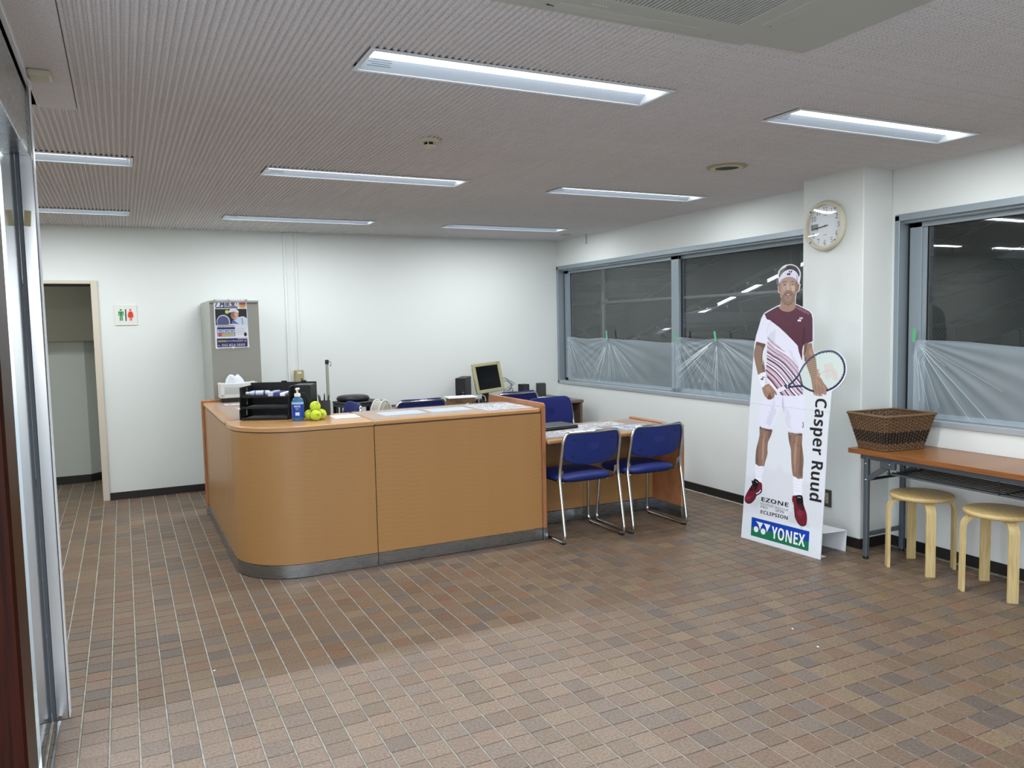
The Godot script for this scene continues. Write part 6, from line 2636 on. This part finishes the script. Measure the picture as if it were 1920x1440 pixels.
	s.wrist = [68, 1124, 94, 1141, 124, 1147, 133, 1134, 154, 1074, 132, 1063, 105, 1042, 78, 1094]
	s.handl = [106, 1044, 132, 1063, 157, 1072, 204, 1037, 228, 1011, 225, 997, 212, 1008, 211, 984, 195, 972, 167, 964, 148, 974, 128, 991, 112, 1020]
	s.handlshade = [169, 1005, 189, 988, 194, 973, 167, 965, 153, 976, 157, 986]
	s.grip = [209, 1029, 253, 1050, 296, 1068, 304, 1060, 311, 1048, 268, 1027, 229, 1008]
	s.loop = [314, 1061, 355, 1096, 387, 1130, 410, 1170, 437, 1211, 488, 1256, 540, 1284, 591, 1295, 631, 1296, 667, 1283, 700, 1256, 719, 1223, 726, 1190, 722, 1156, 702, 1117, 665, 1080, 612, 1053, 565, 1043, 503, 1044, 461, 1056, 426, 1070, 383, 1067, 319, 1056]
	s.bridge = [402, 1143, 412, 1114, 422, 1089, 432, 1067]
	s.strung = [412, 1153, 437, 1207, 488, 1254, 540, 1283, 591, 1294, 631, 1295, 667, 1282, 700, 1256, 719, 1223, 726, 1190, 722, 1156, 702, 1117, 665, 1081, 612, 1054, 564, 1044, 503, 1045, 461, 1056, 431, 1070, 417, 1110]
	s.armr = [427, 1340, 481, 1346, 487, 1311, 504, 1274, 518, 1245, 528, 1186, 550, 1120, 580, 1104, 611, 1071, 621, 1062, 606, 1050, 610, 1033, 599, 1024, 579, 1038, 579, 1024, 570, 1017, 552, 1015, 535, 1029, 523, 1018, 513, 1027, 500, 1083, 489, 1124, 465, 1173, 440, 1225, 428, 1256, 427, 1303]
	s.fing1 = [521, 1080, 531, 1053, 531, 1028]
	s.fing2 = [543, 1085, 554, 1054, 559, 1023]
	s.fing3 = [569, 1090, 579, 1063, 580, 1035]
	s.tendon = [526, 1130, 540, 1102, 566, 1083, 595, 1064]
	s.armrshade = [427, 1338, 448, 1342, 440, 1311, 435, 1277, 440, 1227, 428, 1256, 426, 1303]
	s.shortl = [143, 985, 274, 1001, 277, 939, 256, 892, 213, 780, 208, 770, 180, 767, 145, 770, 107, 780, 97, 847, 96, 911]
	s.shortr = [272, 1001, 436, 1015, 446, 970, 455, 909, 460, 822, 458, 775, 431, 767, 399, 763, 367, 765, 340, 771, 309, 854, 281, 918]
	s.hemshade = [277, 939, 279, 994, 290, 958, 302, 880, 292, 899]
	s.legl = [105, 779, 145, 770, 208, 770, 206, 738, 194, 709, 182, 682, 179, 647, 182, 600, 167, 546, 156, 513, 113, 510, 88, 518, 83, 571, 87, 628, 101, 686, 107, 727]
	s.legr = [340, 770, 399, 762, 446, 772, 450, 703, 461, 652, 471, 596, 469, 539, 469, 480, 438, 474, 399, 485, 382, 545, 372, 617, 368, 655, 351, 703]
	s.sockl = [86, 518, 113, 510, 157, 514, 148, 456, 147, 411, 121, 403, 93, 423]
	s.sockr = [398, 486, 438, 474, 470, 481, 469, 425, 471, 375, 413, 367, 403, 419]
	s.shoel = [81, 407, 121, 408, 149, 398, 152, 365, 131, 341, 106, 318, 102, 286, 69, 251, 40, 244, 15, 253, 12, 282, 34, 328, 68, 380]
	s.solel = [154, 367, 153, 342, 135, 323, 111, 308, 102, 286, 71, 251, 40, 241, 17, 249, 39, 248, 65, 258, 96, 291, 103, 319, 131, 343]
	s.tonguel = [61, 408, 76, 403, 85, 421, 120, 412, 119, 384, 111, 364, 78, 374, 67, 384]
	s.lacel = [65, 369, 78, 378, 109, 358, 97, 339, 47, 334, 53, 351]
	s.shoer = [401, 355, 427, 366, 473, 372, 484, 346, 491, 316, 517, 263, 522, 221, 516, 192, 496, 181, 470, 182, 445, 201, 429, 234, 420, 279, 404, 312]
	s.soler = [401, 312, 419, 279, 428, 229, 448, 198, 470, 181, 496, 180, 518, 193, 498, 187, 470, 189, 450, 204, 434, 235, 425, 280, 407, 313]
	s.tonguer = [424, 365, 471, 375, 481, 354, 483, 329, 437, 317, 433, 345]
	s.lacer = [437, 318, 482, 328, 491, 277, 448, 273, 451, 293]
	s.mark1 = [264, 1809, 297, 1807, 280, 1793, 275, 1804]
	s.box = [80, 162, 545, 154, 544, 28, 82, 35]
	s.tri1 = [119, 137, 177, 134, 154, 86, 145, 111]
	s.tri2 = [182, 135, 240, 135, 214, 84, 204, 111]
	s.c1 = [123, 83]
	s.c2 = [183, 80]
	s.yonex = [256, 130, 513, 129, 510, 52, 286, 57]
	s.ezone = [155, 291, 375, 285, 156, 304]
	s.ecl = [154, 198, 374, 199, 155, 217]
	s.poly1 = [150, 257, 252, 256, 150, 267]
	s.pro = [151, 235, 209, 236, 151, 251]
	s.poly2 = [272, 253, 375, 253, 272, 264]
	s.spin = [274, 233, 340, 234, 273, 249]
	s.name = [621, 990, 497, 981, 610, 370, 509, 351]
	s.fold = [13, 930, 279, 926, 445, 923, 637, 920]
	s.wm = [108, 1104]
	s.chestm = [381, 1496]
	s.headm = [277, 1800]
	s.shortm = [452, 825]
	return s


func build_standee() -> void:
	var s := standee_shapes()
	var across := Vector3(0.08997, 0, 0.99594)
	var lean := deg_to_rad(4.5)
	var away := Vector3(0.99594, 0, -0.08997)
	var up := (Vector3.UP * cos(lean) + away * sin(lean)).normalized()
	var t := thing("standee", "life-size cardboard standee of a tennis player with a racket, beside the pillar", "standee", Vector3(3.7590, 0.0015, -4.0800))
	t.basis = Basis(across, up, across.cross(up))

	var outline := pts2(s.outline)
	outline.append_array(pts2(s.outline2))
	for k in outline.size():
		outline[k] = Vector2(outline[k].x * 0.001, maxf(0.0, outline[k].y) * 0.001)
	var b := mb()
	b.prism(outline, 0.005, Transform3D(Basis(), Vector3(0, 0, -0.005)), 0.0, false, Rect2(-0.01, 0, 0.76, 1.87))
	# only the front face carries the print
	var board := mb()
	board.prism(outline, 0.0045, Transform3D(Basis(), Vector3(0, 0, -0.0055)))
	part("backing_board", board, M.board, t)
	var front := mb()
	var tri_idx := Geometry2D.triangulate_polygon(outline)
	for p in outline:
		front.vert(Vector3(p.x, p.y, 0.0), Vector3.BACK, Vector2((p.x + 0.01) / 0.76, 1.0 - p.y / 1.87))
	for k in range(0, tri_idx.size(), 3):
		front.face(tri_idx[k], tri_idx[k + 1], tri_idx[k + 2])
	var m := mat(Color.WHITE, 0.32)
	m.albedo_texture = standee_print(s)
	part("printed_front", front, m, t)
	# lettering and emblem
	var mid := func(a: Array) -> Vector2:
		return Vector2(a[0], a[1]) * 0.001
	var P := s.name as Array
	# the name runs downwards: text along -y, its top towards +x
	var nx: float = (P[0] + P[2]) * 0.0005
	var nx2: float = (P[4] + P[6]) * 0.0005
	var ymid: float = (P[1] + P[3] + P[5] + P[7]) * 0.00025
	var X := Transform3D(Basis(Vector3.DOWN, Vector3.RIGHT, Vector3.BACK), Vector3((nx + nx2) / 2 + 0.002, ymid + 0.004, 0.0004))
	lettering("name_text", "Casper Ruud", t, X, 0.645, 0.116, M.ink)
	X = Transform3D(Basis(), Vector3(0.385, 0.0925, 0.0006))
	lettering("logo_text", "YONEX", t, X, 0.262, 0.080, M.white_ink)
	X = Transform3D(Basis(), Vector3(0.265, 0.295, 0.0004))
	lettering("product_text", "EZONE", t, X, 0.222, 0.028, M.ink)
	lettering("product_text", "ECLIPSION", t, Transform3D(Basis(), Vector3(0.264, 0.209, 0.0004)), 0.222, 0.024, M.ink)
	lettering("product_text", "POLYTOUR", t, Transform3D(Basis(), Vector3(0.201, 0.262, 0.0004)), 0.104, 0.0125, M.ink_grey, false)
	lettering("product_text", "PRO", t, Transform3D(Basis(), Vector3(0.180, 0.243, 0.0004)), 0.058, 0.0165, M.ink, false)
	lettering("product_text", "POLYTOUR", t, Transform3D(Basis(), Vector3(0.323, 0.259, 0.0004)), 0.104, 0.0125, M.ink_grey, false)
	lettering("product_text", "SPIN", t, Transform3D(Basis(), Vector3(0.307, 0.241, 0.0004)), 0.068, 0.0165, M.ink, false)
	# folded cardboard foot behind
	var foot := mb()
	foot.box(Vector3(0.40, 0.155, -0.15), Vector3(0.42, 0.004, 0.27), 0.001)
	foot.box(Vector3(0.40, 0.004, -0.15), Vector3(0.42, 0.004, 0.27), 0.001)
	foot.box(Vector3(0.40, 0.080, -0.284), Vector3(0.42, 0.156, 0.004), 0.001)
	foot.box(Vector3(0.40, 0.080, -0.012), Vector3(0.42, 0.156, 0.004), 0.001)
	part("stand_box", foot, M.board, t)


func emblem(p: Print, o: Vector2, k: float, slant: float, c: Color) -> void:
	# two discs and two pointed wedges, as on the brand's clothing
	var f := func(x: float, y: float) -> Vector2: return o + Vector2(x + slant * y, y) * k
	p.fill(PackedVector2Array([f.call(-3.4, 5), f.call(1.0, 5), f.call(-1.2, -1.5)]), c)
	p.fill(PackedVector2Array([f.call(1.6, 5), f.call(6.6, 5), f.call(3.8, -1.5)]), c)
	p.disc(f.call(-4.2, -2.2), 2.5 * k, 2.5 * k, c)
	p.disc(f.call(0.9, -2.6), 2.5 * k, 2.5 * k, c)


func standee_print(s: Dictionary) -> ImageTexture:
	var p := Print.new(760, 1870, 1.05, Color(0.86, 0.875, 0.905))
	var q := {}
	for k in s:
		var a: Array = s[k]
		var moved := []
		for j in a.size():
			moved.append(a[j] + (10 if j % 2 == 0 else 0))
		q[k] = moved
	var S := func(k: String, c: Color, steps := 3) -> void: p.fill(pts2(q[k], steps), c)
	var line := func(k: String, w: float, c: Color) -> void: p.line(smooth_path(Array(pts2(q[k])), 4), w, c)
	var skin := Color(0.665, 0.545, 0.48)
	var tan := Color(0.545, 0.435, 0.38)
	var deep := Color(0.42, 0.325, 0.28)
	var white := Color(0.885, 0.88, 0.945)
	var maroon := Color(0.305, 0.085, 0.185)
	var navy := Color(0.12, 0.15, 0.26)
	# background shade of the studio floor
	p.soft(pts2([10, 200, 650, 200, 650, 420, 300, 520, 10, 420]), Color(0.84, 0.85, 0.875), 40)
	p.soft(pts2([60, 235, 330, 260, 300, 300, 120, 290]), Color(0.79, 0.80, 0.82), 24)
	p.soft(pts2([380, 200, 500, 170, 560, 185, 430, 300]), Color(0.79, 0.80, 0.82), 24)
	# legs
	for k in ["legl", "legr"]:
		S.call(k, tan)
		var a: Array = q[k]
		var lo := INF
		var hi := -INF
		for j in range(0, a.size(), 2):
			lo = minf(lo, a[j])
			hi = maxf(hi, a[j])
		var l := p.layer()
		l.fill(Color(deep.r, deep.g, deep.b, 0))
		p.line([Vector2(lo + 12, 740), Vector2(lo + 6, 620), Vector2(lo + 20, 500)], 22, Color(deep.r, deep.g, deep.b, 0.75), l)
		p.line([Vector2(hi - 14, 760), Vector2(hi - 22, 650), Vector2(hi - 18, 500)], 20, Color(deep.r, deep.g, deep.b, 0.7), l)
		p.line([Vector2((lo + hi) / 2 - 14, 705), Vector2((lo + hi) / 2 + 14, 692), Vector2((lo + hi) / 2 + 4, 680)], 12, Color(deep.r, deep.g, deep.b, 0.55), l)
		p.line([Vector2(lo + 20, 770), Vector2(hi - 8, 764)], 16, Color(0.33, 0.22, 0.19, 0.8), l)
		l.resize(p.w / 9, p.h / 9, Image.INTERPOLATE_BILINEAR)
		l.resize(p.w, p.h, Image.INTERPOLATE_CUBIC)
		p.masked(l, pts2(q[k], 3))
		l = p.layer()
		l.fill(Color(0.74, 0.58, 0.49, 0))
		p.line([Vector2((lo + hi) / 2 + 2, 740), Vector2((lo + hi) / 2 - 2, 640), Vector2((lo + hi) / 2 + 2, 520)], 14, Color(0.74, 0.58, 0.49, 0.7), l)
		l.resize(p.w / 10, p.h / 10, Image.INTERPOLATE_BILINEAR)
		l.resize(p.w, p.h, Image.INTERPOLATE_CUBIC)
		p.masked(l, pts2(q[k], 3))
	# socks and shoes
	for k in ["sockl", "sockr"]:
		S.call(k, Color(0.92, 0.92, 0.96), 2)
	for j in 4:
		p.line([Vector2(100, 497 - j * 18), Vector2(160, 494 - j * 18)], 2.5, Color(0.82, 0.82, 0.89))
		p.line([Vector2(414, 458 - j * 20), Vector2(480, 456 - j * 20)], 2.5, Color(0.84, 0.82, 0.89))
	for e in ["l", "r"]:
		S.call("shoe" + e, Color(0.42, 0.10, 0.175))
		S.call("sole" + e, Color(0.20, 0.14, 0.20), 2)
		S.call("tongue" + e, Color(0.05, 0.055, 0.07), 2)
		S.call("lace" + e, Color(0.11, 0.06, 0.085), 2)
	p.line([Vector2(153, 352), Vector2(140, 334), Vector2(118, 322)], 7, Color(0.90, 0.90, 0.92))
	p.line([Vector2(416, 318), Vector2(424, 290)], 6, Color(0.90, 0.90, 0.92))
	for j in 4:
		p.line([Vector2(70 + j * 5, 370 - j * 10), Vector2(100 + j * 3, 362 - j * 10)], 3, Color(0.46, 0.13, 0.19))
		p.line([Vector2(456, 312 - j * 11), Vector2(492, 310 - j * 11)], 3, Color(0.46, 0.13, 0.19))
	p.line([Vector2(108, 404), Vector2(122, 398)], 4, Color(0.8, 0.8, 0.85))
	p.line([Vector2(452, 357), Vector2(474, 360)], 4, Color(0.8, 0.8, 0.85))
	p.soft(pts2([20, 270, 50, 300, 80, 300, 60, 268]), Color(0.52, 0.16, 0.24), 10)
	p.soft(pts2([450, 250, 470, 290, 500, 270, 490, 230]), Color(0.50, 0.15, 0.23), 10)
	# shorts
	S.call("shortl", white, 2)
	S.call("shortr", white, 2)
	S.call("hemshade", Color(0.76, 0.755, 0.84), 2)
	p.soft(pts2([160, 800, 200, 790, 240, 880, 220, 960]), Color(0.83, 0.825, 0.90), 14)
	p.soft(pts2([330, 800, 370, 790, 350, 900, 310, 930]), Color(0.84, 0.835, 0.905), 14)
	p.line([Vector2(118, 782), Vector2(160, 772), Vector2(214, 772)], 3, Color(0.79, 0.78, 0.86))
	p.line([Vector2(352, 774), Vector2(404, 766), Vector2(464, 778)], 3, Color(0.79, 0.78, 0.86))
	p.line([Vector2(458, 840), Vector2(464, 815)], 5, Color(0.1, 0.1, 0.13))
	p.line([Vector2(456, 812), Vector2(462, 806)], 5, Color(0.1, 0.1, 0.13))
	# far arm behind the shirt edge, then the shirt
	S.call("arml", tan)
	var sh := p.layer()
	sh.fill(Color(deep.r, deep.g, deep.b, 0))
	p.line([Vector2(112, 1335), Vector2(108, 1290), Vector2(112, 1220), Vector2(128, 1150)], 26, Color(deep.r, deep.g, deep.b, 0.9), sh)
	p.line([Vector2(50, 1340), Vector2(120, 1322)], 22, Color(0.36, 0.25, 0.20, 0.8), sh)
	sh.resize(p.w / 10, p.h / 10, Image.INTERPOLATE_BILINEAR)
	sh.resize(p.w, p.h, Image.INTERPOLATE_CUBIC)
	p.masked(sh, pts2(q.arml, 3))
	S.call("shirt", white, 1)
	p.soft(pts2([150, 1400, 200, 1430, 190, 1300, 150, 1330]), Color(0.81, 0.82, 0.885), 14)
	p.soft(pts2([300, 1330, 330, 1290, 400, 1200, 410, 1130, 350, 1240]), Color(0.80, 0.82, 0.88), 14)
	p.line([Vector2(128, 1400), Vector2(136, 1450), Vector2(160, 1490)], 3, Color(0.77, 0.77, 0.86))
	# diagonal stripes over the lower shirt
	var st := p.layer()
	var cols := [maroon, Color(0.86, 0.62, 0.70), Color(0.50, 0.47, 0.55), Color(0.40, 0.10, 0.20), Color(0.93, 0.90, 0.95), Color(0.25, 0.16, 0.28), Color(0.82, 0.55, 0.62), Color(0.62, 0.60, 0.68)]
	var r := RandomNumberGenerator.new()
	r.seed = 5
	var off := -8.0
	var k2 := 0
	while off < 430:
		var w := r.randf_range(3.0, 10.0) * (0.6 + off / 500.0)
		var pts := []
		for j in 13:
			var xx := 110 + j * 29.0
			pts.append(Vector2(xx, 1405 - off - (xx - 137) * 0.71 - 14.0 * sin(j * 0.55 + off * 0.012) + r.randf_range(-1.2, 1.2)))
		p.line(smooth_path(pts, 3), w, cols[k2 % cols.size()], st)
		off += w + r.randf_range(2.5, 8.5)
		k2 += 1
	p.masked(st, pts2(q.stripemask, 1))
	# maroon half
	S.call("maroon", maroon, 1)
	p.soft(pts2(q.sleeveshade), Color(0.20, 0.05, 0.12), 16)
	p.soft(pts2(q.shouldersheen), Color(0.50, 0.31, 0.40), 10)
	p.soft(pts2([150, 1540, 200, 1560, 260, 1500, 330, 1470, 300, 1440, 220, 1480]), Color(0.335, 0.10, 0.205), 24)
	# neck and head
	S.call("neck", Color(0.62, 0.49, 0.42), 2)
	p.soft(pts2(q.neckshade), Color(0.47, 0.36, 0.30), 8)
	S.call("earl", Color(0.52, 0.37, 0.31), 3)
	S.call("earr", Color(0.50, 0.34, 0.30), 3)
	S.call("face", skin, 2)
	p.soft(pts2([345 + 10, 1750, 360, 1700, 345, 1660, 332, 1700, 338, 1745]), Color(0.55, 0.40, 0.34), 7)
	p.soft(pts2([208, 1750, 222, 1752, 218, 1690, 230, 1650, 212, 1680]), Color(0.56, 0.42, 0.36), 7)
	p.soft(pts2(q.beard), Color(0.52, 0.41, 0.355), 9)
	p.soft(pts2(q.chin), Color(0.60, 0.475, 0.42), 7)
	p.soft(pts2(q.cheek), Color(0.745, 0.645, 0.59), 8)
	p.soft(pts2([240, 1712, 262, 1716, 258, 1690, 238, 1686]), Color(0.715, 0.605, 0.545), 9)
	p.soft(pts2([306, 1712, 340, 1716, 334, 1685, 308, 1682]), Color(0.76, 0.66, 0.605), 9)
	p.soft(pts2(q.browl), Color(0.40, 0.27, 0.22), 4)
	p.soft(pts2(q.browr), Color(0.40, 0.27, 0.22), 4)
	p.soft(pts2(q.eyel), Color(0.40, 0.31, 0.30), 3)
	p.soft(pts2(q.eyer), Color(0.42, 0.34, 0.33), 3)
	p.disc(Vector2(253, 1726), 3.2, 3.0, Color(0.25, 0.20, 0.20))
	p.disc(Vector2(317, 1725), 3.2, 3.0, Color(0.27, 0.23, 0.23))
	p.soft(pts2(q.nose), Color(0.50, 0.35, 0.31), 4)
	p.soft(pts2(q.mouth), Color(0.40, 0.22, 0.20), 3)
	p.soft(pts2(q.teeth), Color(0.88, 0.83, 0.80), 2)
	p.soft(pts2([266, 1652, 296, 1652, 300, 1657, 270, 1656]), Color(0.66, 0.42, 0.40), 3)
	p.soft(pts2([276, 1642, 292, 1642, 292, 1638, 276, 1638]), Color(0.42, 0.28, 0.25), 3)
	S.call("hair", Color(0.155, 0.115, 0.09), 2)
	p.soft(pts2([206, 1770, 206, 1800, 224, 1828, 262, 1844, 240, 1820, 218, 1790]), Color(0.46, 0.42, 0.39), 7)
	p.soft(pts2([280, 1846, 320, 1838, 340, 1820, 300, 1838]), Color(0.30, 0.22, 0.15), 6)
	S.call("band", Color(0.86, 0.85, 0.93), 2)
	p.soft(pts2([345, 1790, 358, 1760, 350, 1736, 344, 1756]), Color(0.70, 0.69, 0.78), 6)
	p.soft(pts2([212, 1745, 222, 1764, 232, 1768, 216, 1740]), Color(0.72, 0.71, 0.80), 6)
	emblem(p, Vector2(q.headm[0], q.headm[1]), 2.9, 0.28, Color(0.07, 0.07, 0.09))
	emblem(p, Vector2(q.chestm[0], q.chestm[1]), 2.7, 0.25, Color(0.93, 0.92, 0.94))
	# racket: strung face, arm behind the strings, frame on top
	S.call("strung", Color(0.80, 0.845, 0.845), 2)
	S.call("armr", tan, 1)
	p.soft(pts2(q.armrshade), Color(0.40, 0.28, 0.24), 10)
	p.soft(pts2([548, 1190, 570, 1120, 600, 1075, 560, 1085, 540, 1140]), Color(0.72, 0.55, 0.47), 12)
	p.soft(pts2([470, 1310, 500, 1300, 505, 1260, 480, 1265]), Color(0.68, 0.51, 0.43), 12)
	var strs := p.layer()
	for j in 22:
		var y0 := 1060.0 + j * 12.5
		p.line([Vector2(400, y0 - 40), Vector2(750, y0 + 42)], 1.7, Color(0.80, 0.86, 0.72, 0.85), strs)
	for j in 9:
		p.line([Vector2(590 + j * 7, 1212 + j * 2), Vector2(608 + j * 7, 1120 + j * 3)], 2.2, Color(0.86, 0.56, 0.50, 0.6), strs)
		p.line([Vector2(556 + j * 8, 1155 + j * 3), Vector2(620 + j * 8, 1170 + j * 3)], 2.0, Color(0.86, 0.60, 0.54, 0.35), strs)
	for j in 6:
		p.line([Vector2(650 + j * 6, 1178), Vector2(662 + j * 6, 1120)], 2.2, Color(0.86, 0.56, 0.50, 0.6), strs)
		p.line([Vector2(438 + j * 6, 1215 + j * 8), Vector2(462 + j * 6, 1190 + j * 8)], 2.2, Color(0.86, 0.48, 0.42, 0.6), strs)
	p.masked(strs, pts2(q.strung, 2))
	var lp := pts2(q.loop, 4)
	var arr := Array(lp)
	arr.append(lp[0])
	p.line(arr, 12, navy)
	p.line(arr.slice(8, 40), 4, Color(0.30, 0.40, 0.52))
	line.call("bridge", 9, navy)
	p.line([Vector2(330, 1062), Vector2(440, 1066)], 6, navy)
	for j in 26:
		var a3: Vector2 = arr[20 + j * 2]
		p.disc(a3 + (Vector2(610, 1170) - a3).normalized() * 8.0, 2.2, 2.2, Color(0.06, 0.07, 0.10))
	# the hand over the frame, fingers pressed on the rim
	p.fill(pts2([510, 1120, 532, 1030, 530, 1020, 546, 1016, 566, 1014, 590, 1016, 590, 1030, 610, 1024, 620, 1034, 616, 1052, 600, 1080, 570, 1130], 3), Color(0.615, 0.495, 0.435))
	for k in ["fing1", "fing2", "fing3"]:
		line.call(k, 3.0, Color(0.42, 0.29, 0.25))
	line.call("tendon", 3.0, Color(0.74, 0.59, 0.52))
	p.line([Vector2(534, 1118), Vector2(556, 1062)], 2.5, Color(0.74, 0.59, 0.52))
	p.line([Vector2(600, 1090), Vector2(622, 1068)], 2.5, Color(0.42, 0.29, 0.25))
	for f in [[531, 1020], [552, 1014], [577, 1014], [609, 1024]]:
		p.disc(Vector2(f[0] + 6, f[1] + 8), 5, 6, Color(0.78, 0.62, 0.56))
	# near hand on the grip, wristband
	S.call("grip", Color(0.90, 0.89, 0.93), 0)
	p.line([Vector2(300, 1066), Vector2(318, 1050)], 12, navy)
	p.disc(Vector2(322, 1060), 6, 6, Color(0.75, 0.76, 0.80))
	S.call("handl", Color(0.60, 0.475, 0.415), 2)
	p.soft(pts2(q.handlshade), Color(0.42, 0.28, 0.23), 7)
	p.soft(pts2([140, 1050, 170, 1055, 200, 1020, 160, 1020]), Color(0.70, 0.53, 0.45), 10)
	for f in [[[172, 1012], [186, 985], [190, 972]], [[192, 1022], [206, 1000], [212, 984]], [[212, 1030], [226, 1014], [230, 1000]]]:
		p.line([Vector2(f[0][0] + 10, f[0][1]), Vector2(f[1][0] + 10, f[1][1]), Vector2(f[2][0] + 10, f[2][1])], 2.5, Color(0.36, 0.24, 0.20))
	S.call("wrist", Color(0.915, 0.91, 0.96), 2)
	p.soft(pts2([140, 1140, 152, 1100, 160, 1074, 140, 1070]), Color(0.80, 0.79, 0.87), 8)
	emblem(p, Vector2(q.wm[0] - 2, q.wm[1]), 2.3, 0.2, Color(0.07, 0.07, 0.09))
	# fold line where the board bends
	p.line(Array(pts2(q.fold)), 1.6, Color(0.70, 0.70, 0.77))
	# brand box, blue over green
	var bx := [90.0, 555.0, 32.0, 158.0]
	p.fill(PackedVector2Array([Vector2(bx[0], bx[2]), Vector2(bx[1], bx[2]), Vector2(bx[1], bx[3]), Vector2(bx[0], bx[3])]), Color(0.075, 0.44, 0.31))
	p.fill(PackedVector2Array([Vector2(bx[0], 93), Vector2(bx[1], 93), Vector2(bx[1], bx[3]), Vector2(bx[0], bx[3])]), Color(0.02, 0.25, 0.66))
	var wi := Color(0.92, 0.91, 0.93)
	p.fill(pts2([127, 137, 188, 136, 176, 112, 165, 84, 158, 104, 145, 124]), wi)
	p.fill(pts2([192, 136, 251, 136, 238, 110, 224, 82, 217, 104, 206, 124]), wi)
	p.disc(Vector2(133, 83), 20, 20, wi)
	p.disc(Vector2(193, 80), 20, 20, wi)
	return p.texture()
